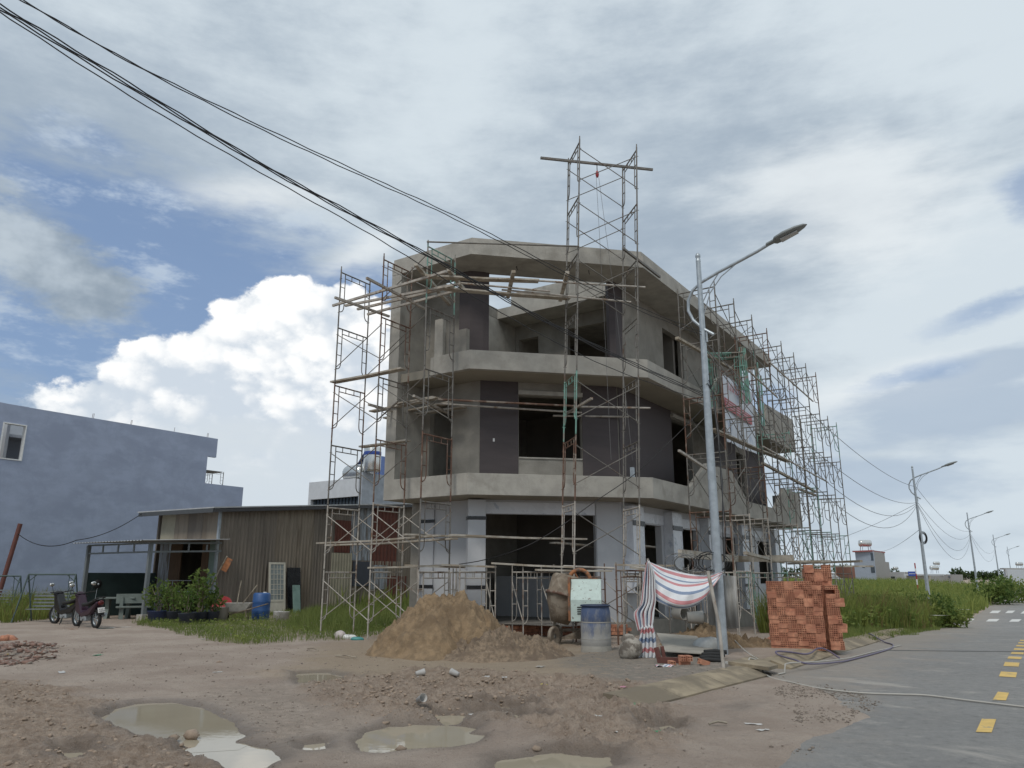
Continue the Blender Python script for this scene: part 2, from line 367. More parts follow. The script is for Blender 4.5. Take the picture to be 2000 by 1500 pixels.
# ------------------------------------------------------------------ ground, road, kerb, puddles
def pxpoly(pts): return np.array([[*(Gs(x, y).xy)] for x, y in pts])
def inside_dist(X, Y, poly):
    """signed distance to a polygon (positive inside)"""
    d2 = np.full(X.shape, 1e9); ins = np.zeros(X.shape, bool); n = len(poly)
    for i in range(n):
        ax, ay = poly[i]; bx, by = poly[(i + 1) % n]; ex, ey = bx - ax, by - ay
        t = np.clip(((X - ax) * ex + (Y - ay) * ey) / (ex * ex + ey * ey + 1e-12), 0, 1)
        d2 = np.minimum(d2, (X - ax - t * ex) ** 2 + (Y - ay - t * ey) ** 2)
        with np.errstate(divide='ignore', invalid='ignore'):
            ins ^= ((ay > Y) != (by > Y)) & (X < (bx - ax) * (Y - ay) / (by - ay + 1e-15) + ax)
    d = np.sqrt(d2); return np.where(ins, d, -d)
PUD = [
    ('broad murky puddle in the left foreground of the yard', [(200, 1400), (230, 1384), (270, 1374), (335, 1372), (392, 1384), (440, 1408), (468, 1436), (440, 1452), (360, 1456), (300, 1448), (245, 1425)]),
    ('puddle mirroring white cloud at the bottom left edge', [(345, 1462), (400, 1456), (470, 1452), (515, 1464), (540, 1484), (505, 1500), (470, 1515), (425, 1486)]),
    ('irregular beige puddle mirroring the scaffold, lower centre', [(703, 1446), (728, 1430), (758, 1417), (800, 1420), (868, 1426), (940, 1436), (905, 1450), (862, 1458), (800, 1462), (748, 1468), (712, 1464)]),
    ('small beige puddle just behind the central beige puddle', [(848, 1396), (902, 1397), (905, 1408), (872, 1412)]),
    ('long thin puddle in a wheel rut, right of centre', [(922, 1390), (985, 1392), (1050, 1408), (1030, 1412), (960, 1402)]),
    ('narrow rut puddle beyond the long thin one', [(920, 1376), (1040, 1382), (1032, 1388), (965, 1384)]),
    ('thin wet strip above the central puddle', [(812, 1414), (930, 1420), (915, 1426), (830, 1422)]),
    ('round muddy puddle at the bottom edge, right of centre', [(1052, 1472), (1095, 1468), (1130, 1490), (1095, 1502), (1068, 1490)]),
    ('flat muddy puddle at the bottom edge, centre', [(985, 1480), (1030, 1474), (1052, 1492), (1020, 1506), (960, 1500)]),
    ('shallow puddle before the sand heap, left', [(582, 1314), (640, 1312), (692, 1326), (650, 1335), (590, 1336)]),
    ('tiny puddle at the left edge of the pebbly patch', [(592, 1450), (636, 1446), (632, 1460), (598, 1462)]),
    ('small puddle in the clods at the lower left', [(118, 1466), (160, 1464), (182, 1478), (150, 1486), (124, 1480)]),
    ('wet patch by the end of the concrete kerb', [(1262, 1418), (1310, 1412), (1322, 1424), (1285, 1434)]),
    ('pale wet patch at the bottom, left of the road', [(1130, 1474), (1180, 1474), (1190, 1492), (1150, 1500)]),
]
KERBF = [Gs(x, y) for x, y in [(1248, 1386), (1330, 1366), (1420, 1342), (1500, 1322), (1545, 1308), (1620, 1284), (1690, 1262), (1757, 1241), (1800, 1229), (1840, 1217), (1868, 1209)]]
_kn = []
for i, p in enumerate(KERBF):
    e = (KERBF[min(i + 1, len(KERBF) - 1)] - KERBF[max(i - 1, 0)]); e.z = 0; e.normalize(); _kn.append(Vector((-e.y, e.x, 0)))
KSTRIP = np.array([p.xy for p in KERBF] + [(p + n * 0.48).xy for p, n in zip(KERBF[::-1], _kn[::-1])])
VERGE = np.array([(p + n * 0.46).xy for p, n in zip(KERBF, _kn)] + [W(19.2, -4.6).xy, W(19.2, 0.5).xy, W(-10, 0.5).xy])
def verge_mask(X, Y, U, V): return sstep(-0.10, 0.10, inside_dist(X, Y, VERGE)) * sstep(-10.2, -8.6, U) * (1 - sstep(-2.2, 0.4, V))
PUDW = [pxpoly(p) for _, p in PUD]
ROADL = pxpoly([(1470, 1620), (1540, 1500), (1555, 1478), (1588, 1446), (1650, 1424), (1708, 1402), (1690, 1388), (1645, 1376), (1652, 1362), (1600, 1344), (1555, 1336), (1520, 1322), (1545, 1308), (1620, 1284), (1690, 1262), (1757, 1241), (1840, 1217), (1868, 1209)])
SIDE0, SIDE1 = 19.5, 26.0                 # side street crossing beyond the building
def roadpoly():
    a = [tuple(p) for p in ROADL]; e = L((*ROADL[-1], 0))
    far = [W(SIDE0, e.y), W(SIDE0, 80), W(SIDE1, 80), W(SIDE1, -5.0), W(400, -5.0), W(400, -12.5), W(-60, -12.5), W(-60, -9.5)]
    return np.array(a + [tuple(p.xy) for p in far])
RP = roadpoly()
MUD1 = pxpoly([(-500, 1345), (60, 1335), (150, 1365), (230, 1385), (210, 1410), (300, 1442), (390, 1465), (430, 1500), (460, 1560), (-900, 1700)])
MUD2 = pxpoly([(690, 1345), (800, 1310), (1000, 1320), (1250, 1345), (1320, 1395), (1330, 1450), (1250, 1470), (1100, 1460), (1000, 1420), (900, 1400), (760, 1420), (700, 1390)])
MUD3 = pxpoly([(590, 1340), (680, 1325), (780, 1335), (800, 1370), (700, 1400), (620, 1380)])
SANDP = pxpoly([(560, 1320), (640, 1268), (760, 1240), (1000, 1230), (1110, 1250), (1230, 1290), (1120, 1335), (900, 1350), (700, 1335)])
GREYP = pxpoly([(1090, 1290), (1210, 1265), (1420, 1290), (1440, 1310), (1330, 1350), (1180, 1345)])
WETP = pxpoly([(1372, 1432), (1412, 1408), (1432, 1372), (1482, 1366), (1462, 1400), (1440, 1436)])
PEB = pxpoly([(380, 1365), (560, 1330), (680, 1345), (700, 1420), (640, 1470), (560, 1480), (470, 1430)])
def ground_height(X, Y, attrs=False):
    d = np.stack([X - HC.x, Y - HC.y]); U = d[0] * HU.x + d[1] * HU.y; V = d[0] * HV.x + d[1] * HV.y
    r = np.hypot(X, Y)
    near = 1 - sstep(28, 48, r)
    nz = fbm(X, Y, 0.8, 5, 1); n2 = fbm(X, Y, 4.0, 4, 9, 0.6); n3 = fbm(X, Y, 14.0, 2, 21, 0.6)
    w = fbm(X, Y, 2.2, 3, 31) * 0.7
    m1 = sstep(-0.25, 0.25, inside_dist(X, Y, MUD1) + w); m2 = sstep(-0.35, 0.25, inside_dist(X, Y, MUD2) + w); m3 = sstep(-0.2, 0.2, inside_dist(X, Y, MUD3) + w)
    mud = np.maximum(m1, np.maximum(m2 * 0.85, m3 * 0.7))
    sand = sstep(-0.8, 0.5, inside_dist(X, Y, SANDP) + w * 1.5); grey = sstep(-0.5, 0.4, inside_dist(X, Y, GREYP) + w); peb = sstep(-0.6, 0.4, inside_dist(X, Y, PEB) + w * 1.4)
    h = 0.012 + 0.03 * np.abs(nz) + 0.03 * (n2 + 0.25) * (0.4 + np.clip(fbm(X, Y, 0.35, 2, 51) + 0.5, 0, 1)) * near + 0.012 * np.abs(n3) * near
    rid = 1 - np.clip(np.abs(fbm(X, Y, 2.3, 4, 91, 0.55)) * 5, 0, 1); crumb = np.clip(np.abs(fbm(X, Y, 17, 2, 93, 0.6)) * 3, 0, 1)
    clod = np.clip(np.abs(n2) * 2.2, 0, 1); clod2 = np.clip(np.abs(fbm(X, Y, 8.5, 3, 77)) * 2.4, 0, 1)
    h = h + (m1 * 0.55 + (1 - m1) * mud) * (0.002 + 0.06 * clod + 0.07 * clod2 + 0.055 * rid * rid + 0.045 * crumb) * near
    # wheel ruts running across the churned patch
    rut = np.zeros_like(X)
    for (ax, ay), (bx, by), wt in [((880, 1392), (1080, 1414), 1), ((800, 1416), (960, 1432), 1), ((900, 1376), (1060, 1390), 1), ((520, 1318), (700, 1322), 1), ((40, 1352), (560, 1302), 0.3), ((150, 1378), (660, 1320), 0.3), ((1010, 1440), (1420, 1360), 0.45), ((1090, 1462), (1500, 1372), 0.4), ((470, 1490), (760, 1345), 0.35), ((560, 1500), (850, 1350), 0.35)]:
        a, b = G(ax, ay), G(bx, by); e = b - a; l2 = e.x ** 2 + e.y ** 2
        t = ((X - a.x) * e.x + (Y - a.y) * e.y) / l2; dd = np.hypot(X - a.x - np.clip(t, 0, 1) * e.x, Y - a.y - np.clip(t, 0, 1) * e.y) + 0.25 * w
        rut = np.maximum(rut, wt * np.exp(-(dd / 0.11) ** 2)); h = h + wt * 0.05 * np.exp(-((dd - 0.24) / 0.09) ** 2) * np.clip(0.6 + 1.6 * n2, 0.1, 1.5)
    h = h * (1 - 0.8 * rut)
    wet = np.zeros_like(X)
    for p in PUDW:
        di = inside_dist(X, Y, p) + w * 0.16 + n2 * 0.14
        m = sstep(-0.16, 0.03, di); h = h * (1 - m) - 0.032 * m
        wet = np.maximum(wet, sstep(-0.42, -0.02, di))
    wet = np.maximum(wet, 0.8 * sstep(-0.25, 0.25, inside_dist(X, Y, WETP) + w))
    dr = inside_dist(X, Y, RP) + 0.25 * w * (U < -4)
    k = sstep(-0.14, 0.10, dr); h = h * (1 - k) - 0.06 * k
    # raised verge behind the kerb
    h = h * (1 - sstep(-0.10, 0.0, inside_dist(X, Y, KSTRIP))) + 0.105 * verge_mask(X, Y, U, V)
    z = h * np.where(r < 60, 1, 0.3) + zdrop(U, V)
    if attrs: return z, mud, sand, grey, peb, wet
    return z
def mkground():
    A = np.radians(np.linspace(-54, 54, 760)); rr = [3.4]
    while rr[-1] < 62: rr.append(rr[-1] * 1.0052)
    rr = np.array(rr); RR, AA = np.meshgrid(rr, A, indexing='ij'); X = RR * np.sin(AA); Y = RR * np.cos(AA)
    Z, mud, sand, grey, peb, wet = ground_height(X, Y, True)
    nr, na = X.shape; idx = np.arange(nr * na).reshape(nr, na)
    q = np.stack([idx[:-1, :-1], idx[:-1, 1:], idx[1:, 1:], idx[1:, :-1]], -1).reshape(-1, 4)[:, ::-1]
    V = [np.stack([X, Y, Z], -1).reshape(-1, 3)]; Q = [q]; base = nr * na
    att = [np.stack([mud, sand, grey, peb], -1).reshape(-1, 4)]; wets = [wet.ravel()]
    def patch(r0, r1, n, a0, a1, k):
        nonlocal base
        r = np.geomspace(r0, r1, n); a = np.radians(np.linspace(a0, a1, k)); r_, a_ = np.meshgrid(r, a, indexing='ij')
        x = r_ * np.sin(a_); y = r_ * np.cos(a_); z = ground_height(x, y)
        i = np.arange(n * k).reshape(n, k) + base
        Q.append(np.stack([i[:-1, :-1], i[:-1, 1:], i[1:, 1:], i[1:, :-1]], -1).reshape(-1, 4)[:, ::-1])
        V.append(np.stack([x, y, z], -1).reshape(-1, 3)); att.append(np.zeros((n * k, 4))); wets.append(np.zeros(n * k)); base += n * k
    patch(rr[-1], 5000, 60, -54, 54, 760); patch(0.3, 5000, 120, 54, 306, 220); patch(0.3, 3.4, 20, -54, 54, 120)
    V = np.concatenate(V); Q = np.concatenate(Q); att = np.concatenate(att); wets = np.concatenate(wets)
    me = bpy.data.meshes.new('ground'); me.vertices.add(len(V)); me.vertices.foreach_set('co', V.ravel())
    me.loops.add(len(Q) * 4); me.polygons.add(len(Q)); me.loops.foreach_set('vertex_index', Q.ravel().astype(np.int32))
    me.polygons.foreach_set('loop_start', np.arange(len(Q), dtype=np.int32) * 4); me.polygons.foreach_set('use_smooth', np.ones(len(Q), bool))
    me.update(); me.validate()
    for nm, arr in (('mud', att[:, 0]), ('sand', att[:, 1]), ('grey', att[:, 2]), ('peb', att[:, 3]), ('wet', wets)):
        a = me.attributes.new(nm, 'FLOAT', 'POINT'); a.data.foreach_set('value', arr.astype(np.float32))
    m = bpy.data.materials.new('bare_earth'); m.use_nodes = True; T = NT(m.node_tree)
    out = T.n('ShaderNodeOutputMaterial'); b = T.n('ShaderNodeBsdfPrincipled'); T.link(b.outputs[0], out.inputs[0])
    P = T.n('ShaderNodeNewGeometry').outputs['Position']
    def at_(n): nd = T.n('ShaderNodeAttribute'); nd.attribute_name = n; return nd.outputs['Fac']
    n1 = T.noise(P, 0.7, 6, 0.65, 0.3); n2 = T.noise(P, 7, 8, 0.7, 0.3); n3 = T.noise(P, 55, 4, 0.65)
    c = T.mix(T.ss(n1, 0.35, 0.65), (0.335, 0.263, 0.213), (0.425, 0.348, 0.288))
    c = T.mix(T.m('MULTIPLY', T.ss(n2, 0.55, 0.72), 0.5), c, (0.23, 0.175, 0.142))
    c = T.mix(T.m('MULTIPLY', at_('peb'), T.ss(n2, 0.40, 0.6)), c, (0.315, 0.258, 0.21))
    c = T.mix(T.m('MULTIPLY', at_('sand'), 0.85), c, T.mix(n2, (0.285, 0.218, 0.148), (0.40, 0.315, 0.225)))
    c = T.mix(T.m('MULTIPLY', at_('grey'), T.ss(n2, 0.35, 0.55)), c, (0.235, 0.208, 0.175))
    c = T.mix(at_('mud'), c, T.mix(T.ss(n2, 0.35, 0.65), (0.24, 0.175, 0.128), (0.38, 0.296, 0.23)))
    c = T.mix(T.m('MULTIPLY', T.ss(n3, 0.58, 0.70), 0.6), c, (0.42, 0.37, 0.32))
    c = T.mix(T.m('MULTIPLY', T.ss(n3, 0.40, 0.30), 0.6), c, (0.115, 0.088, 0.068))
    wet = at_('wet')
    c = T.mix(T.m('MULTIPLY', T.m('POWER', wet, 2.0), 0.62), c, (0.115, 0.09, 0.07))
    T.link(c, b.inputs['Base Color']); T.link(T.lin(wet, 0, 1, 0.93, 0.5), b.inputs['Roughness'])
    bn = T.n('ShaderNodeBump'); bn.inputs['Strength'].default_value = 1.0; bn.inputs['Distance'].default_value = 0.06
    T.link(T.m('ADD', T.m('MULTIPLY', n3, 0.5), n2), bn.inputs['Height']); T.link(bn.outputs[0], b.inputs['Normal'])
    me.materials.append(m); o = bpy.data.objects.new('ground', me); COL.objects.link(o); o['kind'] = 'structure'
mkground()
# water
wm = bpy.data.materials.new('murky_water'); wm.use_nodes = True; T = NT(wm.node_tree)
out = T.n('ShaderNodeOutputMaterial'); b = T.n('ShaderNodeBsdfPrincipled'); T.link(b.outputs[0], out.inputs[0])
P = T.n('ShaderNodeNewGeometry').outputs['Position']; nn = T.noise(P, 1.5, 3)
T.link(T.mix(nn, (0.32, 0.278, 0.205), (0.38, 0.335, 0.255)), b.inputs['Base Color']); b.inputs['Roughness'].default_value = 0.04; b.inputs['IOR'].default_value = 1.33
bn = T.n('ShaderNodeBump'); bn.inputs['Strength'].default_value = 0.04; bn.inputs['Distance'].default_value = 0.01; T.link(T.noise(P, 9, 2), bn.inputs['Height']); T.link(bn.outputs[0], b.inputs['Normal'])
for ip, ((lab, _), p) in enumerate(zip(PUD, PUDW)):
    c = p.mean(0); q = c + (p - c) * (1 + 0.30 / np.maximum(0.3, np.linalg.norm(p - c, axis=1)))[:, None]
    mb = MB(); mb.add([(x, y, -0.010 - 0.0012 * ip) for x, y in q], [tuple(range(len(q)))])
    o = mb.build('puddle', wm); o['kind'] = 'structure'; o['label'] = lab
# asphalt
rm = bpy.data.materials.new('asphalt'); rm.use_nodes = True; T = NT(rm.node_tree)
out = T.n('ShaderNodeOutputMaterial'); b = T.n('ShaderNodeBsdfPrincipled'); T.link(b.outputs[0], out.inputs[0])
P = T.n('ShaderNodeNewGeometry').outputs['Position']
Ls = T.n('ShaderNodeMapping'); Ls.inputs['Rotation'].default_value = (0, 0, -HROT); T.link(P, Ls.inputs['Vector'])
n1 = T.noise(T.vm('MULTIPLY', Ls.outputs[0], (0.35, 1.2, 1)), 1.2, 5, 0.6); n2 = T.noise(P, 34, 5, 0.8); n4 = T.noise(T.vm('MULTIPLY', Ls.outputs[0], (0.9, 0.55, 1)), 1.1, 8, 0.72, 0.6); n5 = T.noise(P, 0.35, 4, 0.6)
c = T.mix(n1, (0.175, 0.172, 0.167), (0.25, 0.243, 0.233)); c = T.mix(T.m('MULTIPLY', T.ss(n2, 0.5, 0.7), 0.5), c, (0.34, 0.33, 0.31))
c = T.mix(T.m('MULTIPLY', T.ss(n5, 0.45, 0.65), 0.3), c, (0.15, 0.147, 0.143)); n6 = T.noise(P, 7, 8, 0.8); c = T.mix(T.m('MULTIPLY', T.ss(n6, 0.50, 0.66), 0.55), c, (0.31, 0.295, 0.272)); c = T.mix(T.m('MULTIPLY', T.ss(n6, 0.48, 0.36), 0.5), c, (0.10, 0.098, 0.095))
c = T.mix(T.m('MULTIPLY', T.ss(n4, 0.54, 0.70), 0.75), c, (0.42, 0.39, 0.35))
dv = T.n('ShaderNodeVectorMath', _operation='DOT_PRODUCT'); T.link(P, dv.inputs[0]); dv.inputs[1].default_value = tuple(HV)
vv_ = T.m('SUBTRACT', dv.outputs['Value'], HC.dot(HV)); n7 = T.noise(P, 1.3, 7, 0.7)
c = T.mix(T.m('MULTIPLY', T.ss(T.m('ADD', vv_, T.m('MULTIPLY', T.m('SUBTRACT', n7, 0.5), 5.0)), -7.0, -4.6), 0.8), c, (0.29, 0.25, 0.21))
T.link(c, b.inputs['Base Color']); T.link(T.lin(n1, 0.3, 0.7, 0.65, 0.9), b.inputs['Roughness'])
bn = T.n('ShaderNodeBump'); bn.inputs['Strength'].default_value = 0.8; bn.inputs['Distance'].default_value = 0.02; T.link(n2, bn.inputs['Height']); T.link(bn.outputs[0], b.inputs['Normal'])
mb = MB()
us = sorted(set([-60, -40, -25, -15, -10, -8, -4, -2] + [x for x in range(0, 24)] + [30, 60, 120, 250, 400])); cols = [-12.6, -9, -7, -6.0, -4.2, 0.6]
for i in range(len(us) - 1):
    for j in range(len(cols) - 1):
        if cols[j + 1] > (-6.0 if us[i] < -10 else -4.2) and not (us[i] >= 19 and us[i + 1] <= 30): continue
        q = []
        for uu, vv in ((us[i], cols[j]), (us[i + 1], cols[j]), (us[i + 1], cols[j + 1]), (us[i], cols[j + 1])):
            q.append(W(uu, vv, float(zdrop(uu, min(vv, 0))) + 0.002))
        mb.add(q, [(0, 1, 2, 3)])
struct(mb, 'road', rm)
# painted markings
YEL = mat('yellow_road_paint', (0.62, 0.42, 0.12), 0.7, 0.12, 4, col2=(0.33, 0.27, 0.17), mixscale=7, lo=0.58, hi=0.7)
WPAINT = mat('white_road_paint', (0.62, 0.61, 0.58), 0.7, 0.08, 4, col2=(0.35, 0.34, 0.33), mixscale=7, lo=0.58, hi=0.7)
def dash(pts, m, label):
    q = [Gs(x, y) for x, y in pts]; z = 0.0075
    mb = MB(); mb.add([(p.x, p.y, float(zdrop(*L(p)[:2])) + z) for p in q], [(0, 1, 2, 3)])
    o = mb.build('road_marking', m); o['kind'] = 'structure'; o['label'] = label
def udash(u0, u1, v0, v1, m, label):
    mb = MB(); mb.add([W(a, c_, float(zdrop(a, c_)) + 0.0075) for a, c_ in ((u0, v0), (u1, v0), (u1, v1), (u0, v1))], [(0, 1, 2, 3)])
    o = mb.build('road_marking', m); o['kind'] = 'structure'; o['label'] = label
dash([(1906, 1431), (1937, 1432), (1946, 1406), (1918, 1405)], YEL, 'yellow dash on the road, nearest whole one')
dash([(1939, 1368), (1965, 1369), (1971, 1354), (1949, 1352)], YEL, 'yellow dash on the road, second nearest whole one')
for k, u0 in enumerate((-12.4, -4.55, -2.85, -1.1, 0.6, 2.3, 4.0, 5.7, 7.4)):
    udash(u0, u0 + 0.75, -7.74, -7.52, YEL, 'yellow centre dash of the road, number %d along the row' % (k + 1))
for k, (px, py, w) in enumerate([(1890, 1211, 22), (1939, 1211.5, 21), (1983, 1212, 19), (1944, 1195, 17), (1973, 1195, 14), (2004, 1196, 16)]):
    dash([(px - w / 2 - 3, py + 2.6), (px + w / 2 - 3, py + 2.6), (px + w / 2 + 3, py - 2.2), (px - w / 2 + 3, py - 2.2)], WPAINT, 'white crossing dash on the far road, %s row' % ('near' if k < 3 else 'far'))
# sloped concrete kerb, cast in lengths
KM = mat('kerb_concrete', (0.27, 0.222, 0.155), 0.9, 0.25, 3, 0.4, 25, col2=(0.17, 0.14, 0.10), mixscale=1.4)
kerb = thing('kerb', 'sloping concrete kerb between the yard and the asphalt', 'kerb', KERBF[3], 0, worldparts=True); kerb['kind'] = 'structure'
def kerbseg(a, b, w0=0.50):
    e = (b - a); e.z = 0; e.normalize(); n = Vector((-e.y, e.x, 0)); a = a + e * 0.006; b = b - e * 0.006
    mb = MB(); prof = [(0, -0.08), (0, 0.025), (0.30, 0.125), (w0, 0.135), (w0, -0.08)]
    A = [a + n * x + Vector((0, 0, z)) for x, z in prof]; Bq = [b + n * x + Vector((0, 0, z)) for x, z in prof]; k = len(prof)
    mb.add(A + Bq, [(i, i + 1, k + i + 1, k + i) for i in range(k - 1)] + [tuple(range(k))[::-1], tuple(range(k, 2 * k))])
    mb.build('kerb_length', KM, kerb)
for i in range(len(KERBF) - 1):
    if i == 3: continue                                    # the drain inlet
    a, b_ = KERBF[i], KERBF[i + 1]; n = max(1, round((b_ - a).length / 1.0))
    for j in range(n): kerbseg(a.lerp(b_, j / n), a.lerp(b_, (j + 1) / n))
a, b_ = KERBF[3], KERBF[4]; e = (b_ - a); e.z = 0; e.normalize(); n = Vector((-e.y, e.x, 0))
mb = MB(); mb.extr([a + n * 0.32 + Vector((0, 0, -0.05)), b_ + n * 0.32 + Vector((0, 0, -0.05)), b_ + n * 0.32 + Vector((0, 0, 0.13)), a + n * 0.32 + Vector((0, 0, 0.13))], n * 0.3)
mb.build('inlet_back', KM, kerb)
mb = MB(); mb.extr([a - n * 0.02 + Vector((0, 0, 0.09)), a + n * 0.62 + Vector((0, 0, 0.138)), b_ + n * 0.62 + Vector((0, 0, 0.138)), b_.lerp(a, 0.62) - n * 0.02 + Vector((0, 0, 0.09))], (0, 0, 0.05))
mb.build('inlet_cover', KM, kerb)

# ------------------------------------------------------------------ the unfinished corner house
house = thing('corner_house', 'three-storey unfinished grey concrete corner house wrapped in scaffolding', 'house', HC, HROT)
UL, VE, UE = -3.51, 6.4, 15.8             # left street face, party wall, end of the balconies
def Bp(s): return Vector((UL + s, -UL + 0.41421 * s))
def Cp(s): return Vector((0.41421 * s, s))
def hb(mb, name, m, parent=house, bevel=0.0): return mb.build(name, m, parent, world=False, bevel=bevel)
def band(s0, s1, z0, z1, uend, vend=VE):
    mb = MB()
    pts0 = [Vector((UL + s0, vend)), Bp(s0), Cp(s0), Vector((uend, s0))]; pts1 = [Vector((UL + s1, vend)), Bp(s1), Cp(s1), Vector((uend, s1))]
    vs = []
    for z in (z0, z1):
        for p in pts0: vs.append((p.x, p.y, z))
        for p in pts1: vs.append((p.x, p.y, z))
    fs = []
    for i in range(3):
        fs += [(i, i + 1, 8 + i + 1, 8 + i), (4 + i + 1, 4 + i, 12 + i, 12 + i + 1), (8 + i, 8 + i + 1, 12 + i + 1, 12 + i), (i + 1, i, 4 + i, 4 + i + 1)]
    fs += [(4, 0, 8, 12), (3, 7, 15, 11)]
    return mb.add(vs, fs)
def wall(mb, a, b, z0, z1, th, ops=()):
    """wall from a to b (2D), thickness to its left, with rectangular openings (t0, t1, z0, z1) along it"""
    a, b = Vector(a), Vector(b); ln = (b - a).length; e = (b - a) / ln; n = Vector((-e.y, e.x))
    ts = sorted(set([0, ln] + [min(max(t, 0), ln) for o_ in ops for t in o_[:2]]))
    for t0, t1 in zip(ts[:-1], ts[1:]):
        if t1 - t0 < 1e-4: continue
        zs = [(z0, z1)]
        for o_ in ops:
            if o_[0] <= t0 + 1e-6 and o_[1] >= t1 - 1e-6:
                nz = []
                for p, q in zs:
                    if o_[2] > p: nz.append((p, min(q, o_[2])))
                    if o_[3] < q: nz.append((max(p, o_[3]), q))
                zs = [x for x in nz if x[1] - x[0] > 1e-4]
        for p, q in zs:
            c = [a + e * t0, a + e * t1, a + e * t1 + n * th, a + e * t0 + n * th]
            mb.prism([(w.x, w.y) for w in c], p, q)
    return mb
S = 1.2
WB, WC = Bp(S), Cp(S)
# plinth and ground floor
mb = MB(); mb.prism([(UL + 1.0, VE - 0.05), tuple(Bp(1.0)), tuple(Cp(1.0)), (15.9, 1.0), (15.9, VE - 0.05)], -0.45, 0.30); hb(mb, 'plinth', CONC2)
pl = MB()
bk = MB(); bk.box(-0.105, 0.105, -0.05, 0.05, -0.04, 0.04); bkme = bk.mesh('brick', BRICK)
pln = thing_pl = house
e0 = (Cp(0.94) - Bp(0.94)); ln = e0.length; e0 /= ln
for row in range(3):
    for k in range(int(ln / 0.225)):
        p = Bp(0.94) + e0 * (k * 0.225 + 0.11 + (0.11 if row % 2 else 0))
        place(bkme, 'brick', house, Matrix.Translation((p.x, p.y, 0.04 + row * 0.09)) @ Matrix.Rotation(math.atan2(e0.y, e0.x), 4, 'Z'))
g = MB()
wall(g, (UL + S, VE - 0.35), tuple(WB), 0.301, 3.5, 0.2, [(1.02, 1.75, 0.301, 2.4)][:0])
wall(g, tuple(WB), tuple(WC), 0.301, 3.5, 0.2, [(0.14, 3.22, 0.301, 3.12)])
wall(g, tuple(WC), (15.7, S), 0.301, 3.5, 0.2, [(1.30, 2.75, 0.301, 2.98), (4.2, 5.9, 0.301, 2.98), (8.4, 9.9, 0.301, 2.9), (12.6, 14.4, 1.2, 2.9)])
hb(g, 'ground_floor_wall', WHITE)
# marble panel over the shop opening and its reveal
ec = (WC - WB).normalized(); nc = Vector((-ec.y, ec.x))      # ec along the chamfer, nc into the house
def chp(t, d): return WB + ec * t + nc * d
def chbox(mb, t0, t1, d0, d1, z0, z1): return mb.prism([tuple(chp(t0, d0)), tuple(chp(t1, d0)), tuple(chp(t1, d1)), tuple(chp(t0, d1))], z0, z1)
hb(chbox(MB(), 0.16, 3.20, -0.018, -0.002, 3.13, 3.44), 'marble_panel', TILE2)
for t0, t1, dd in ((-0.36, 0.11, -0.36), (3.24, 3.88, -0.03)):
    hb(chbox(MB(), t0, t1, dd, -0.001, 0.75 if t0 < 0 else 0.301, 3.46), 'tiled_pier', WHITE, bevel=0.004)
for t0, t1, zz in ((-0.375, 0.125, 2.98), (-0.375, 0.125, 1.22)): hb(chbox(MB(), t0, t1, -0.375, -0.02, zz - 0.045, zz + 0.045), 'black_band', BLACK)
hb(chbox(MB(), -0.38, 0.13, -0.38, -0.001, -0.05, 0.74), 'granite_base', BLACK)
# piers of the left face and of the street face
def ubox(name, u0, u1, v0, v1, z0, z1, m, bevel=0.0): return hb(MB().box(u0, u1, v0, v1, z0, z1), name, m, bevel=bevel)
ubox('tiled_pier', UL + S - 0.05, UL + S - 0.001, 5.55, 6.04, 0.75, 3.46, WHITE, 0.004)
for zz in (2.98, 1.22): ubox('black_band', UL + S - 0.062, UL + S - 0.051, 5.52, 6.06, zz - 0.045, zz + 0.045, BLACK)
ubox('granite_base', UL + S - 0.07, UL + S - 0.002, 4.03, 6.05, 0.30, 0.70, BLACK)
for k, u0 in enumerate((0.60, 3.45, 6.6, 10.2, 14.6)):
    ubox('tiled_pier', u0, u0 + 0.75, S - 0.30, S - 0.002, 0.31 if k != 0 else 1.05, 3.40, TILE2, 0.004)
    ubox('black_band', u0 - 0.02, u0 + 0.77, S - 0.32, S - 0.301, 2.86, 3.0, BLACK)
    ubox('black_band', u0 - 0.02, u0 + 0.77, S - 0.32, S - 0.301, 1.12, 1.22, BLACK)
for u0, u1 in ((1.40, 3.42), (4.25, 6.5), (7.4, 10.15), (11.0, 14.5)): ubox('marble_panel', u0, u1, S - 0.02, S - 0.003, 3.02, 3.30, TILE2)
for u0, u1 in ((1.36, 3.44), (4.22, 6.58), (7.4, 10.1)): ubox('granite_base', u0, u1, S - 0.05, S - 0.003, 0.302, 0.42, BLACK) if u0 > 7 else None
# interior
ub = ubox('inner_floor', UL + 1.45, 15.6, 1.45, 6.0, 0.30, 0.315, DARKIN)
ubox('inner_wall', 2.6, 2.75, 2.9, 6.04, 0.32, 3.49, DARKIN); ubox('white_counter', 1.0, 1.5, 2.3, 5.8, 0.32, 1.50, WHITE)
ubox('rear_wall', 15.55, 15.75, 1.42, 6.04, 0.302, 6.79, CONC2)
# party wall: its end is the pale fin at the left
hb(MB().box(UL + S, 15.8, 6.05, VE - 0.002, -0.45, 3.49), 'party_wall', CONC2)
fin = MB(); fin.prism([(UL + 0.003, 6.03), (UL + 0.003, VE - 0.003), (15.8, VE - 0.003), (15.8, 6.05), (UL + 0.25, 6.05)], 3.75, 10.04); hb(fin, 'fin_wall', CONC)
